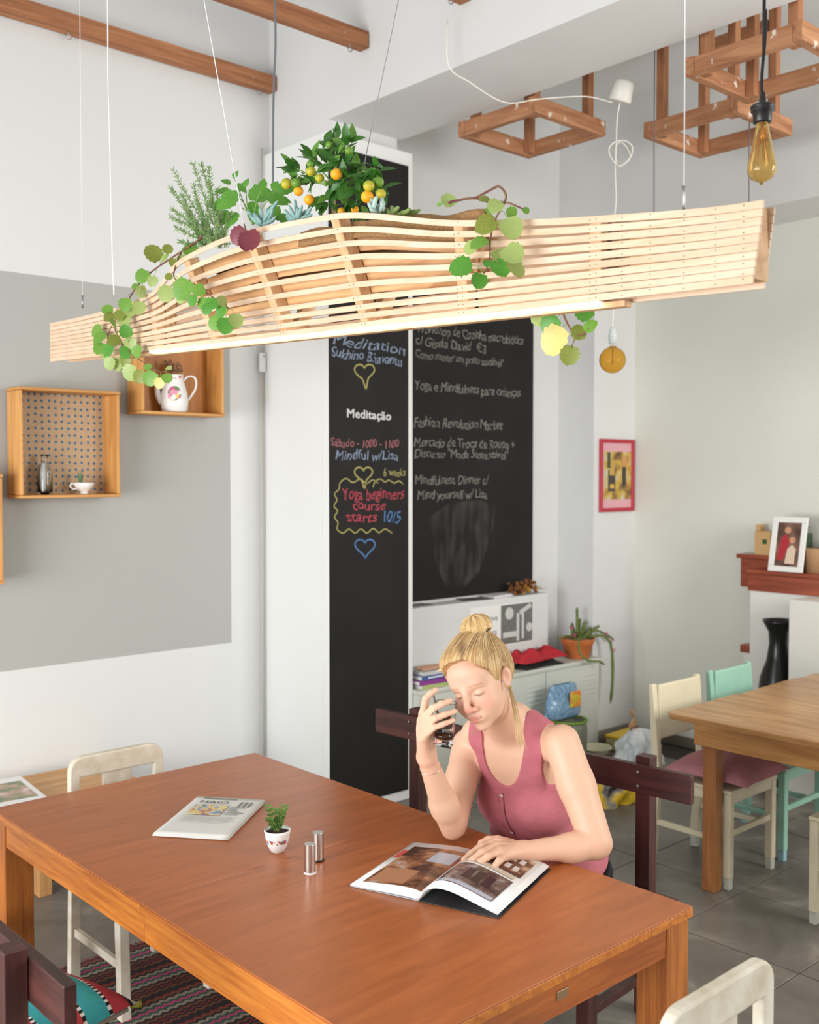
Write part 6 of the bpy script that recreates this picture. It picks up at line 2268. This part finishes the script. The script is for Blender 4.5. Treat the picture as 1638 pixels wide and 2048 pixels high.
# pink cushion on the cream chair
def cushion(name, label, c, a, b, h, rz, mat, tilt=(0, 0), droop=0.0):
    t = thing(name, label, 'cushion', c, rz)
    m = MB()

    def side(sgn):
        def f(x, y):
            ex, ey = abs(2 * x - 1), abs(2 * y - 1)
            pinch = 1 - 0.10 * (1 - ex ** 2) * ey ** 6 - 0.0
            z = h * ((1 - ex ** 2.6) * (1 - ey ** 2.6)) ** 0.6
            px = (x - 0.5) * a * (1 - 0.07 * (1 - ey ** 2))
            py = (y - 0.5) * b * (1 - 0.07 * (1 - ex ** 2))
            return Vector((px, py, sgn * z * (1.0 if sgn > 0 else 0.35) + h * 0.37 + tilt[0] * px + tilt[1] * py + 0.004 * sin(9 * x + 4 * y)))
        return f
    m.grid(side(1), 24, 24)
    m.grid(side(-1), 24, 24, flip=True)
    o = m.build('cover', mat, t, smooth=True)
    return t


cushion('seat_cushion', 'dusty pink cushion on the cream chair by the pine table', (4.355, 2.60, 0.455), 0.44, 0.44, 0.075, 0.05, plain('dusty_pink_velvet', S(196, 134, 140), 0.85, vary=0.15, scale=12))

# ================================================================= stool frames fixed under the back-room ceiling
STW = wood('worn_stool_wood', S(150, 96, 62), S(196, 142, 102), axis=0, stretch=8, scale=12, rough=0.7, wear=S(228, 214, 200), wear_amt=0.64)
STWy = wood('worn_stool_wood_y', S(150, 96, 62), S(196, 142, 102), axis=1, stretch=8, scale=12, rough=0.7, wear=S(228, 214, 200), wear_amt=0.64)
STWz = wood('worn_stool_wood_z', S(150, 96, 62), S(190, 134, 94), axis=2, stretch=8, scale=12, rough=0.7)


def stool(label, u0, v0, w, l, z0, z1, rz=0.0):
    t = thing('stool_frame', label, 'stool frame', (u0, v0, z0), rz, 'upside-down stool frames on the ceiling')
    H = z1 - z0
    for y in (0, l):
        MB().box((-0.024, y - 0.022, 0), (w + 0.024, y + 0.022, 0.082)).build('seat_rail', STW, t, bevel=0.004)
    for x in (0, w):
        MB().box((x - 0.022, 0.0225, 0.0), (x + 0.022, l - 0.0225, 0.078)).build('seat_rail', STWy, t, bevel=0.004)
        for y in (0.045, l - 0.045):
            sx = 0.0455 if x == 0 else -0.0455
            MB().bar((x + sx, y, 0.005), (x + sx, y, H - 0.001), 0.046, 0.046, up=(1, 0, 0)).build('leg', STWz, t, bevel=0.004)
    MB().box((0.0225, 0.08, H - 0.16), (0.0225 + 0.04, l - 0.08, H - 0.10)).build('stretcher', STWy, t, bevel=0.003)
    MB().box((w - 0.0625, 0.08, H - 0.16), (w - 0.0225, l - 0.08, H - 0.10)).build('stretcher', STWy, t, bevel=0.003)
    return t


stool('worn wooden stool frame on the ceiling beside the white beam', 4.02, 3.50, 0.52, 0.50, 3.655, 4.30)
stool('wooden stool frame on the ceiling furthest to the right behind', 4.62, 2.74, 0.48, 0.50, 3.60, 4.30)
stool('nearest paint-flecked stool frame at the upper right corner', 4.05, 2.12, 0.47, 0.50, 3.60, 4.30)

# pendant with amber globe bulb, white cup and cord
CUPW = plain('white_lamp_cup', S(238, 234, 224), 0.4)
AMB = plain('amber_glass', S(246, 212, 128), 0.03, trans=0.92, ior=1.15)
p0 = ond(1245, 182, 5.1)
g0 = ond(1225, 720, 5.1)
t = thing('pendant_lamp', 'amber globe bulb hanging on a looped white cord from a white cup', 'pendant lamp', g0)
hang(MB().lathe([(0.050, 0.0), (0.055, 0.004), (0.046, 0.085), (0.040, 0.098), (0.012, 0.104)], 22, M=T(*p0) @ RX(0.35) @ T(0, 0, -0.05)).build('ceiling_cup', CUPW, smooth=True), t)
cp = [ond(x, y, 5.1) for x, y in ((1240, 205), (1234, 240), (1232, 300), (1230, 340), (1232, 400), (1228, 440), (1226, 520), (1226, 620), (1225, 655))]
hang(MB().tube(spline(cp, 40), 0.0035, 6).build('cord', CUPW, smooth=True), t)
lp = [ond(x, y, 5.09) for x, y in ((1233, 330), (1222, 315), (1218, 298), (1228, 285), (1248, 281), (1264, 292), (1262, 312), (1248, 328), (1236, 332))]
hang(MB().tube(spline(lp, 40), 0.0032, 6).build('cord_loop', CUPW, smooth=True), t)
lp = [ond(x, y, 5.11) for x, y in ((1234, 330), (1230, 300), (1240, 284), (1254, 296), (1260, 316), (1240, 334))]
hang(MB().tube(spline(lp, 30), 0.0032, 6).build('cord_loop', CUPW, smooth=True), t)
hang(MB().lathe([(0.0065, 0.052), (0.012, 0.042), (0.018, 0.02), (0.022, 0.012), (0.022, 0.006), (0.019, 0.004), (0.021, -0.01), (0.018, -0.012), (0.018, -0.03)], 18, c=tuple(ond(1225, 675, 5.1))).build('lamp_socket', plain('pale_grey_socket', S(206, 212, 212), 0.4), smooth=True), t)
bp = [(0.016, 0.066), (0.017, 0.058)] + [(0.0635 * sin(a), 0.0635 * cos(a)) for a in [0.36 + (pi - 0.37) * k / 16 for k in range(17)]]
q = MB().lathe(bp, 26, c=tuple(g0)).build('globe_bulb', AMB, smooth=True)
m = q.modifiers.new('wall', 'SOLIDIFY'); m.thickness = 0.0012
hang(q, t)
hang(MB().tube([g0 + Vector((0, 0, 0.055)), g0 + Vector((0, 0, -0.02))], 0.003, 6).build('filament_post', plain('filament_brass', S(190, 130, 50), 0.3, metal=0.6), smooth=True), t)
dp = [ond(895, 40, 4.75), ond(897, 130, 4.75), ond(940, 165, 4.8), ond(1010, 205, 4.9), ond(1080, 198, 5.0), ond(1170, 193, 5.05), ond(1225, 205, 5.08)]
o = MB().tube(spline(dp, 40), 0.003, 6).build('draped_cord', CUPW, smooth=True)
tag(o, 'white cord draped from the batten hook to the lamp cup', 'cord')
for x, y0, y1, lab in ((1308, 285, 640, 'thin grey cord hanging left behind the lamp from a stool frame'), (1498, 300, 640, 'thin grey cord hanging right behind the lamp from a stool frame')):
    o = MB().tube([Vector((ond(x, y0, 5.3).x, ond(x, y0, 5.3).y, 4.3)), ond(x, y0, 5.3), ond(x, 410, 5.3), ond(x - 1, 500, 5.3)], 0.0028, 6).build('hanging_cord', plain('mauve_cord', S(120, 106, 118), 0.7), smooth=True)
    tag(o, lab, 'cord')

# Edison bulb on its black cord, close to the camera
BLK = plain('black_bakelite', S(32, 30, 30), 0.35)
e0 = ond(1527, 300, 2.3)
t = thing('edison_pendant', 'pear-shaped filament bulb in a black socket on a black cord', 'pendant lamp', e0)
hang(MB().tube(spline([ond(1524, 200, 2.3), ond(1524, 150, 2.3), ond(1530, 80, 2.3), ond(1531, 20, 2.3), ond(1529, -40, 2.3), Vector((e0.x, e0.y, 4.9))], 40), 0.0038, 8).build('cord', BLK, smooth=True), t)
s0 = ond(1525, 222, 2.3)
hang(MB().lathe([(0.004, 0.042), (0.006, 0.036), (0.008, 0.020), (0.011, 0.016), (0.022, 0.013), (0.026, 0.010), (0.026, 0.006), (0.023, 0.005), (0.025, 0.002), (0.025, -0.001), (0.021, -0.003), (0.020, -0.024), (0.018, -0.027)], 24, c=tuple(s0)).build('socket', BLK, smooth=True), t)
b0 = s0 + Vector((0, 0, -0.027))
prof = [(0.013, 0.004), (0.0135, -0.006), (0.016, -0.02), (0.0235, -0.055), (0.030, -0.085), (0.032, -0.098), (0.0305, -0.108), (0.023, -0.120), (0.012, -0.126), (0.005, -0.127), (0.004, -0.133), (0.0005, -0.1335)]
q = MB().lathe(prof[::-1], 28, c=tuple(b0), cap0=False, cap1=False).build('bulb', plain('pale_amber_glass', S(250, 226, 170), 0.02, trans=0.95, ior=1.3), smooth=True)
m = q.modifiers.new('wall', 'SOLIDIFY'); m.thickness = 0.0008
hang(q, t)
m = MB().tube([b0, b0 + Vector((0, 0, -0.045))], 0.004, 8)
for k in range(5):
    a = 2 * pi * k / 5
    a2 = a + 2 * pi / 10
    m.tube([b0 + Vector((0.006 * cos(a), 0.006 * sin(a), -0.03)), b0 + Vector((0.014 * cos(a), 0.014 * sin(a), -0.085)), b0 + Vector((0.006 * cos(a2), 0.006 * sin(a2), -0.035))], 0.0009, 5)
hang(m.build('filament', plain('filament_amber', S(220, 150, 60), 0.35, metal=0.5), smooth=True), t)

# ================================================================= on and under the big table
TZ = 0.7403
# newspaper
A, B, Cc, D = onz(372, 1592, 0.75), onz(507, 1603, 0.75), onz(456, 1675, 0.75), onz(307, 1666, 0.75)
t = thing('newspaper', 'folded newspaper headed MAIO lying on the far end of the table', 'newspaper', (D.x, D.y, TZ))
ex = Vector((Cc.x - D.x, Cc.y - D.y, 0)); ey = Vector((A.x - D.x, A.y - D.y, 0))
wN, hN = ex.length, ey.length
ex.normalize(); ey = (ey - ex * ey.dot(ex)).normalized()
t.matrix_world = frame(ex, ey, (0, 0, 1), (D.x, D.y, TZ))
NEWS = plain('newsprint', S(232, 230, 224), 0.8)
for k in range(5):
    e = 0.002 * ((k * 3) % 4)
    MB().grid(lambda x, y: Vector((x * wN + e * (y - .5), y * hN - e, 0.0012 + 0.0022 * k + 0.0015 * sin(3.1 * x + k) * sin(3.1 * y))), 12, 14).build('sheet', NEWS, t, smooth=True, solid=0.0008)
zt = 0.0136
GI = plain('grey_ink', S(110, 110, 110), 0.7)


def ntext(s, x, y, h, m=INK, parent=t, rot=0.0, z=zt):
    return text_mesh('lettering', s, h, m, parent, T(x * wN, y * hN, z) @ RZ(rot), extrude=0.0001)


o = ntext('MAIO', 0.13, 0.81, 0.033, plain('green_black_ink', S(30, 46, 40), 0.6))
o.scale = (1.25, 1, 1)


def print_line(x0, x1, y, h, m, upright=False):
    """a line of small print, too fine to read: a thin ink strip"""
    lo, hi = ((x0 * wN, y * hN, zt - 0.0006), (x1 * wN, y * hN + h, zt)) if not upright else ((x0 * wN, y * hN, zt - 0.0006), (x0 * wN + h, x1 * hN, zt))
    MB().box(lo, hi).build('small_print', m, t)


print_line(0.14, 0.62, 0.935, 0.006, GI)
for k in range(3):
    print_line(0.72 + 0.07 * k, 0.88, 0.74, 0.007, plain('mid_grey_ink', S(140, 140, 138), 0.7), True)
MB().box((0.13 * wN, 0.50 * hN, zt - 0.0012), (0.60 * wN, 0.76 * hN, zt + 0.0002)).build('painting_print', printed('village_print', [S(120, 90, 130), S(196, 120, 120), S(222, 186, 100), S(240, 226, 170), S(110, 150, 210), S(110, 140, 80)], 40, 1.5), t)
for k, x1 in enumerate((0.86, 0.76, 0.80, 0.90, 0.84)):
    print_line(0.65, x1, 0.71 - 0.045 * k, 0.004, GI)
for k in range(6):
    print_line(0.13, 0.86 - 0.05 * (k % 3), 0.445 - 0.026 * k, 0.003, plain('pale_ink', S(190, 188, 184), 0.7))

# egg-cup pot
c = onz(555, 1703, TZ)
t = thing('potted_succulent', 'small white flowered pot with a green jade sprig on the table', 'potted plant', (c.x, c.y, TZ))


def band_nodes(nt, p):
    N, L = nt.nodes.new, nt.links.new
    p.inputs['Roughness'].default_value = 0.15
    tc = N('ShaderNodeTexCoord')
    s2 = N('ShaderNodeSeparateXYZ'); L(tc.outputs['Object'], s2.inputs[0])
    v = N('ShaderNodeTexVoronoi'); v.inputs['Scale'].default_value = 130; L(tc.outputs['Object'], v.inputs['Vector'])
    sc = N('ShaderNodeSeparateXYZ'); L(v.outputs['Color'], sc.inputs[0])
    r = N('ShaderNodeValToRGB'); r.color_ramp.interpolation = 'CONSTANT'
    e = r.color_ramp.elements
    e[0].color = S(206, 90, 90); e[1].color = S(240, 238, 232); e[1].position = 0.62
    for pos, cc in ((0.18, S(96, 130, 90)), (0.34, S(90, 130, 180)), (0.48, S(90, 70, 80))):
        x = e.new(pos); x.color = cc
    L(sc.outputs[0], r.inputs['Fac'])
    cm = N('ShaderNodeMath'); cm.operation = 'COMPARE'; L(s2.outputs['Z'], cm.inputs[0]); cm.inputs[1].default_value = 0.036; cm.inputs[2].default_value = 0.006
    mx = N('ShaderNodeMixRGB'); mx.inputs['Color1'].default_value = S(242, 240, 236)
    L(cm.outputs[0], mx.inputs['Fac']); L(r.outputs['Color'], mx.inputs['Color2']); L(mx.outputs['Color'], p.inputs['Base Color'])


MB().lathe([(0.017, 0), (0.020, 0.002), (0.029, 0.018), (0.034, 0.034), (0.036, 0.042), (0.0385, 0.058), (0.040, 0.066), (0.038, 0.067), (0.036, 0.058), (0.030, 0.05), (0.001, 0.05)], 28, cap1=False).build('pot', nodes_mat('flower_band_porcelain', band_nodes), t, smooth=True)
MB().lathe([(0.0365, 0.058), (0.02, 0.061), (0.001, 0.060)], 20).build('soil', SOIL, t, smooth=True)
JLM = leaf_mesh('jade_leaf', 1.0, 0.7, leaf_mat('jade_green', S(92, 134, 62), S(150, 182, 100)), 'oval', 0, 0.3, 0.1, 5)
for (bx, by, tx, ty, th) in ((0.0, 0.0, -0.030, 0.012, 0.130), (0.004, 0.0, 0.002, 0.0, 0.122), (0.0, 0.004, 0.024, -0.008, 0.135), (-0.006, 0, -0.022, -0.01, 0.100), (0.0, 0.0, 0.012, 0.012, 0.105)):
    # offsets given along the picture's right and towards it
    R2, F2 = Vector((RIGHT.x, RIGHT.y, 0)), Vector((_f0.x, _f0.y, 0))
    b = R2 * bx + F2 * by + UP * 0.058
    e = R2 * tx + F2 * ty + UP * th
    sp = spline([b, b.lerp(e, 0.5) + Vector((0, 0, 0.004)), e], 10)
    MB().tube(sp, 0.0014, 5).build('stem', STEMG, t, smooth=True)
    for i in range(2, len(sp), 2):
        for k in range(4):
            a = k * pi / 2 + i * 0.8
            d = Vector((cos(a), sin(a), 0.35))
            o = put_leaf(JLM, t, Vector(t.location) + sp[i], d, UP + d * -0.3 + TOCAM * 0.4, rnd.uniform(0.014, 0.021))

# salt and pepper
BRUSH = plain('brushed_steel', S(206, 202, 196), 0.28, metal=1.0)
for (x, y, base, lab, g) in ((620, 1746, S(240, 240, 238), 'brushed steel shaker with a white base ring, nearer to the camera', 1), (636.5, 1721, S(30, 28, 28), 'brushed steel shaker with a black base, standing behind', 2)):
    c = onz(x, y, TZ)
    t = thing('shaker', lab, 'shaker', (c.x, c.y, TZ), group='steel shakers on the table')
    MB().lathe([(0.0175, 0), (0.0178, 0.003), (0.0172, 0.005)], 24).build('base_ring', plain('shaker_base_%d' % g, base, 0.4), t, smooth=False)
    MB().lathe([(0.0162, 0.0051), (0.0162, 0.0825), (0.0157, 0.0835)], 28).build('cylinder', BRUSH, t, bevel=0.0006)
    for k in range(3):
        MB().lathe([(0.0009, 0.0836), (0.0009, 0.0838)], 6, c=(0.004 * cos(2.1 * k), 0.004 * sin(2.1 * k), 0)).build('hole', BLK, t)

# the open book
P = lambda x, y: onz(x, y, 0.745)
spn, spf = P(846, 1806), P(938, 1708)      # spine near end, far end
lft_n, lft_f = P(718, 1762), P(858, 1702)
rgt_n, rgt_f = P(948, 1838), P(1090, 1782)
t = thing('open_book', 'open illustrated book with a black back cover lying before the woman', 'book', ((spn.x + spf.x) / 2, (spn.y + spf.y) / 2, TZ))
sp_n, sp_f = onz(838, 1803, TZ), onz(955, 1712, TZ)
ey = Vector((sp_f.x - sp_n.x, sp_f.y - sp_n.y, 0)); hB = ey.length; ey.normalize()
ex = Vector((ey.y, -ey.x, 0))
t.matrix_world = frame(ex, ey, (0, 0, 1), (sp_n.x, sp_n.y, TZ))
wl = (onz(718, 1762, TZ) - sp_n).dot(ex)
wl2 = (onz(718, 1762, TZ) - sp_n).dot(ey)
wr = (onz(975, 1849, TZ) - sp_n).dot(ex)
wr2 = (onz(975, 1849, TZ) - sp_n).dot(ey)
LW, RW = min(-0.17, wl), max(0.17, wr)
PAGE = plain('glossy_page', S(242, 241, 240), 0.25)
COVB = plain('black_cover', S(40, 40, 42), 0.35)


def left_z(x): return 0.006 + 0.013 * sin(pi * min(1, abs(x) / abs(LW)) ** 0.55) * (1 - 0.35 * abs(x) / abs(LW))
def right_z(x, y):
    s_ = x / RW
    return 0.008 + 0.052 * sin(pi * min(1.0, s_ ** 0.6) * 0.93) * (1 - 0.45 * s_)


MB().box((LW * 1.01, 0, 0.0004), (-0.002, hB, 0.0022)).build('cover', plain('grey_blue_cover', S(186, 192, 196), 0.4), t, bevel=0.0006)
MB().box((0.0, -0.002, 0.0004), (RW * 1.06, hB, 0.0022)).build('cover', COVB, t, bevel=0.0006)
for k in range(7):
    q = k / 6
    MB().grid(lambda x, y: Vector((LW * x * (0.985 + 0.004 * k % 2), y * hB, 0.0026 + (left_z(LW * x) - 0.003) * (0.25 + 0.75 * q))), 18, 2, flip=False).build('page', PAGE, t, smooth=True, solid=0.0004)
for k in range(9):
    q = k / 8
    sh = 0.012 * (1 - q)
    MB().grid(lambda x, y: Vector(((RW - 0.004) * x + sh * x, y * hB, max(0.003, right_z(RW * x, y) - 0.0075 * (1 - q) * (1 - 0.35 * x)))), 26, 2).build('page', PAGE, t, smooth=True, solid=0.0004)
pl_ = printed('interior_print', [S(52, 36, 30), S(96, 62, 46), S(150, 96, 66), S(196, 146, 110), S(206, 206, 216)], 16, 0.4, 0.2)
pr_ = printed('facade_print', [S(46, 38, 36), S(84, 66, 58), S(120, 104, 96), S(170, 168, 176)], 30, 2.7, 0.2)


def on_left(x0, x1, y0, y1, m, name='page_photo', dz=0.0007):
    MB().grid(lambda x, y: Vector((LW * (x0 + (x1 - x0) * x), hB * (y0 + (y1 - y0) * y), left_z(LW * (x0 + (x1 - x0) * x)) + dz)), 14, 2).build(name, m, t, smooth=True)


def on_right(x0, x1, y0, y1, m, name='page_photo', dz=0.0007):
    MB().grid(lambda x, y: Vector((RW * (x0 + (x1 - x0) * x), hB * (y0 + (y1 - y0) * y), right_z(RW * (x0 + (x1 - x0) * x), 0) + dz)), 20, 2).build(name, m, t, smooth=True)


on_left(0.03, 0.90, 0.08, 0.90, pl_)
on_left(0.10, 0.45, 0.60, 0.82, plain('print_skylight', S(196, 200, 214), 0.2), 'printed_shape', 0.001)
on_left(0.35, 0.85, 0.12, 0.40, plain('print_floor', S(196, 140, 104), 0.2), 'printed_shape', 0.001)
on_left(0.90, 0.985, 0.62, 0.80, plain('print_red_tab', S(220, 90, 80), 0.3), 'printed_tab', 0.001)
on_right(0.12, 0.88, 0.10, 0.50, pr_)
on_right(0.12, 0.90, 0.60, 0.93, printed('shelf_print', [S(70, 40, 30), S(110, 66, 48), S(196, 160, 130)], 34, 6.0, 0.2))
on_right(0.10, 0.86, 0.53, 0.585, plain('print_beige_wall', S(206, 186, 164), 0.2), 'printed_shape', 0.001)
on_right(0.14, 0.86, 0.11, 0.16, plain('print_pale_street', S(186, 190, 204), 0.2), 'printed_shape', 0.001)
for k in range(5):
    on_right(0.30 + 0.11 * k, 0.37 + 0.11 * k, 0.66, 0.74, plain('print_window', S(206, 198, 190), 0.2), 'printed_shape', 0.001)
    on_right(0.30 + 0.11 * k, 0.37 + 0.11 * k, 0.80, 0.88, MATS['print_window'], 'printed_shape', 0.001)
for k in range(3):
    on_right(0.36 + 0.13 * k, 0.46 + 0.13 * k, 0.24, 0.42, plain('print_dark_window', S(44, 38, 40), 0.2), 'printed_shape', 0.001)

# the glass in her hand, with spoon and drink
gc = ond(890, 1447, 2.985)
gx = RIGHT * 1.0
tilt = (UP + RIGHT * 0.07).normalized()
xx = tilt.orthogonal().normalized()
GM = frame(xx, tilt.cross(xx), tilt, gc - tilt * 0.0625)
t = thing('drinking_glass', 'ribbed drinking glass with a little dark coffee held up by the woman', 'glass', (0, 0, 0))
t.matrix_world = GM
rib = lambda a, z: (0.034 * (abs(sin(8 * a)) - 0.5) if 0.012 < z < 0.085 else 0)
out = [(0.0245, 0.0), (0.0255, 0.0004), (0.0262, 0.0012), (0.0265, 0.003), (0.0266, 0.006), (0.0275, 0.03), (0.0285, 0.06), (0.0295, 0.085), (0.0305, 0.11), (0.0308, 0.1215), (0.03085, 0.1235), (0.0306, 0.1246), (0.0302, 0.1250)]
inn = [(0.0298, 0.1246), (0.02955, 0.1235), (0.0295, 0.1215), (0.0290, 0.11), (0.0272, 0.06), (0.0255, 0.022), (0.020, 0.017), (0.0005, 0.0165)]
MB().lathe(out + inn, 96, ripple=rib, cap1=False).build('tumbler', glass('tumbler_glass', (0.98, 0.98, 0.98, 1), 0.0, 1.18), t, smooth=True)
MB().lathe([(0.0005, 0.0170), (0.0198, 0.0175), (0.0252, 0.0225), (0.0260, 0.036), (0.0005, 0.0361)], 36, cap0=False, cap1=False).build('coffee', plain('dark_coffee', S(58, 26, 16), 0.1), t, smooth=True)
t2 = thing('teaspoon', 'steel teaspoon standing in the drinking glass', 'spoon', (0, 0, 0))
s0, s1 = ond(866, 1386, 2.965), ond(884, 1462, 2.99)
t2.location = s1
hang(MB().bar(s0, s1, 0.006, 0.0016, up=tuple(TOCAM)).build('handle', STEEL, bevel=0.0006), t2)
d_ = (s1 - s0).normalized()
hang(MB().ball((0, 0, 0), 0.011, 12, 8, (0.75, 0.3, 1.2)).build('spoon_bowl', STEEL, smooth=True), t2).location = s1 + d_ * 0.012 - Vector(t2.location) + Vector(t2.location)

# cushions on the near bench
def stripe_nodes(nt, p):
    N, L = nt.nodes.new, nt.links.new
    p.inputs['Roughness'].default_value = 0.95
    tc = N('ShaderNodeTexCoord')
    sp = N('ShaderNodeSeparateXYZ'); L(tc.outputs['Object'], sp.inputs[0])
    mp = N('ShaderNodeMapRange'); L(sp.outputs['X'], mp.inputs['Value'])
    mp.inputs['From Min'].default_value = -0.21; mp.inputs['From Max'].default_value = 0.21
    r = N('ShaderNodeValToRGB'); r.color_ramp.interpolation = 'CONSTANT'
    e = r.color_ramp.elements
    cols = [(0.0, S(216, 110, 160)), (0.08, S(60, 168, 172)), (0.22, S(196, 62, 70)), (0.34, S(60, 168, 172)), (0.49, S(200, 66, 74)), (0.62, S(62, 170, 172)), (0.80, S(196, 62, 70)), (0.93, S(40, 40, 40)), (0.955, S(236, 232, 220))]
    e[0].color = cols[0][1]; e[1].position = cols[-1][0]; e[1].color = cols[-1][1]
    for pos, c_ in cols[1:-1]:
        x = e.new(pos); x.color = c_
    n = N('ShaderNodeTexNoise'); n.inputs['Scale'].default_value = 40; L(tc.outputs['Object'], n.inputs['Vector'])
    L(mp.outputs[0], r.inputs['Fac'])
    # black and white whip stitches between the stripes
    w = N('ShaderNodeTexWave'); w.inputs['Scale'].default_value = 24; w.bands_direction = 'Y'; L(tc.outputs['Object'], w.inputs['Vector'])
    bw = N('ShaderNodeValToRGB'); bw.color_ramp.interpolation = 'CONSTANT'; bw.color_ramp.elements[0].color = S(30, 30, 30); bw.color_ramp.elements[1].color = S(240, 236, 226); bw.color_ramp.elements[1].position = 0.5
    L(w.outputs['Fac'], bw.inputs['Fac'])
    mx = N('ShaderNodeMixRGB'); L(r.outputs['Color'], mx.inputs['Color1']); L(bw.outputs['Color'], mx.inputs['Color2'])
    tot = None
    for pos in (0.34, 0.62, 0.80):
        c_ = N('ShaderNodeMath'); c_.operation = 'COMPARE'; L(mp.outputs[0], c_.inputs[0]); c_.inputs[1].default_value = pos; c_.inputs[2].default_value = 0.013
        if tot is None:
            tot = c_.outputs[0]
        else:
            a_ = N('ShaderNodeMath'); a_.operation = 'ADD'; L(tot, a_.inputs[0]); L(c_.outputs[0], a_.inputs[1]); tot = a_.outputs[0]
    L(tot, mx.inputs['Fac'])
    hs = N('ShaderNodeMixRGB'); hs.blend_type = 'MULTIPLY'; hs.inputs['Fac'].default_value = 0.35
    L(mx.outputs['Color'], hs.inputs['Color1']); L(n.outputs['Color'], hs.inputs['Color2'])
    L(hs.outputs['Color'], p.inputs['Base Color'])
    b = N('ShaderNodeBump'); b.inputs['Strength'].default_value = 0.4; b.inputs['Distance'].default_value = 0.002
    L(n.outputs['Fac'], b.inputs['Height']); L(b.outputs['Normal'], p.inputs['Normal'])


c_ = cushion('striped_cushion', 'woven cushion with red and turquoise stripes on the near bench', (1.035, 2.63, 0.4405), 0.42, 0.42, 0.078, radians(15), nodes_mat('red_turquoise_stripes', stripe_nodes))
TUFT = plain('olive_tassel', S(150, 140, 50), 0.9)
MB().tube([(0.195, -0.19, 0.022), (0.218, -0.21, 0.024)], [0.005, 0.010], 8).build('tassel', TUFT, c_, smooth=True)
hemm = MB().tube([(-0.19, -0.190, 0.016), (0.0, -0.180, 0.016), (0.185, -0.190, 0.018)], [0.006, 0.011, 0.006], 8)
hemm.build('canvas_edge', plain('pale_canvas', S(206, 200, 184), 0.9), c_, smooth=True)
cushion('knitted_cushion', 'round-edged grey and white knitted cushion at the bottom edge', (1.03, 2.18, 0.4405), 0.38, 0.38, 0.085, 0.1, plain('grey_knit', S(212, 210, 206), 0.95, vary=0.4, scale=90, bump=0.7, bscale=120))

# ================================================================= the rug under the table
def rug_nodes(nt, p):
    N, L = nt.nodes.new, nt.links.new
    p.inputs['Roughness'].default_value = 1.0
    tc = N('ShaderNodeTexCoord')
    sp = N('ShaderNodeSeparateXYZ'); L(tc.outputs['Object'], sp.inputs[0])
    n = N('ShaderNodeTexNoise'); n.inputs['Scale'].default_value = 60; L(tc.outputs['Object'], n.inputs['Vector'])
    wv = N('ShaderNodeMath'); wv.operation = 'MULTIPLY'; wv.inputs[1].default_value = 1 / 0.21; L(sp.outputs['Y'], wv.inputs[0])
    fr_ = N('ShaderNodeMath'); fr_.operation = 'FRACT'; L(wv.outputs[0], fr_.inputs[0])
    r = N('ShaderNodeValToRGB'); r.color_ramp.interpolation = 'CONSTANT'
    e = r.color_ramp.elements
    dk, rust, red, grey, green, pink = S(44, 32, 34), S(122, 70, 44), S(160, 40, 46), S(160, 150, 134), S(70, 96, 80), S(206, 70, 130)
    seq = [(0.0, dk), (0.06, rust), (0.12, dk), (0.18, red), (0.21, dk), (0.27, rust), (0.33, dk), (0.40, grey), (0.47, green), (0.55, pink), (0.61, green), (0.69, grey), (0.76, dk), (0.82, rust), (0.88, red), (0.91, dk)]
    e[0].color = seq[0][1]; e[1].position = seq[-1][0]; e[1].color = seq[-1][1]
    for pos, c in seq[1:-1]:
        x = e.new(pos); x.color = c
    # woven zigzag: shift along Y with X
    w = N('ShaderNodeMath'); w.operation = 'PINGPONG'; w.inputs[1].default_value = 0.016; L(sp.outputs['X'], w.inputs[0])
    w2 = N('ShaderNodeMath'); w2.operation = 'MULTIPLY_ADD'; w2.inputs[1].default_value = 3.2; L(w.outputs[0], w2.inputs[0]); L(fr_.outputs[0], w2.inputs[2])
    f2 = N('ShaderNodeMath'); f2.operation = 'FRACT'; L(w2.outputs[0], f2.inputs[0])
    L(f2.outputs[0], r.inputs['Fac'])
    ck = N('ShaderNodeTexChecker'); ck.inputs['Scale'].default_value = 130; L(tc.outputs['Object'], ck.inputs['Vector'])
    mx = N('ShaderNodeMixRGB'); mx.blend_type = 'MULTIPLY'; L(r.outputs['Color'], mx.inputs['Color1'])
    ck.inputs['Color1'].default_value = (1, 1, 1, 1); ck.inputs['Color2'].default_value = (0.45, 0.42, 0.42, 1)
    mx.inputs['Fac'].default_value = 0.8
    L(ck.outputs['Color'], mx.inputs['Color2'])
    L(mx.outputs['Color'], p.inputs['Base Color'])
    b = N('ShaderNodeBump'); b.inputs['Strength'].default_value = 0.8; b.inputs['Distance'].default_value = 0.003
    L(n.outputs['Fac'], b.inputs['Height']); L(b.outputs['Normal'], p.inputs['Normal'])


rug = thing('woven_rug', 'dark woven rug with pink and grey zigzag stripes under the table', 'rug', (1.75, 2.9, 0.0))
MB().grid(lambda x, y: Vector(((x - 0.5) * 1.1 + 0.01 * sin(17 * y), (y - 0.5) * 1.65, 0.006 + 0.002 * sin(13 * x + 9 * y))), 30, 40).build('weave', nodes_mat('zigzag_weave', rug_nodes), rug, smooth=True, solid=0.006)
m = MB()
for k in range(60):
    x = -0.54 + 1.08 * k / 59
    m.tube([(x, 0.82, 0.006), (x + rnd.uniform(-0.01, 0.01), 0.855, 0.004)], 0.003, 4)
m.build('fringe', plain('dark_red_fringe', S(150, 36, 44), 0.95, vary=0.8, scale=40, col2=S(40, 32, 32)), rug)['kind'] = 'stuff'
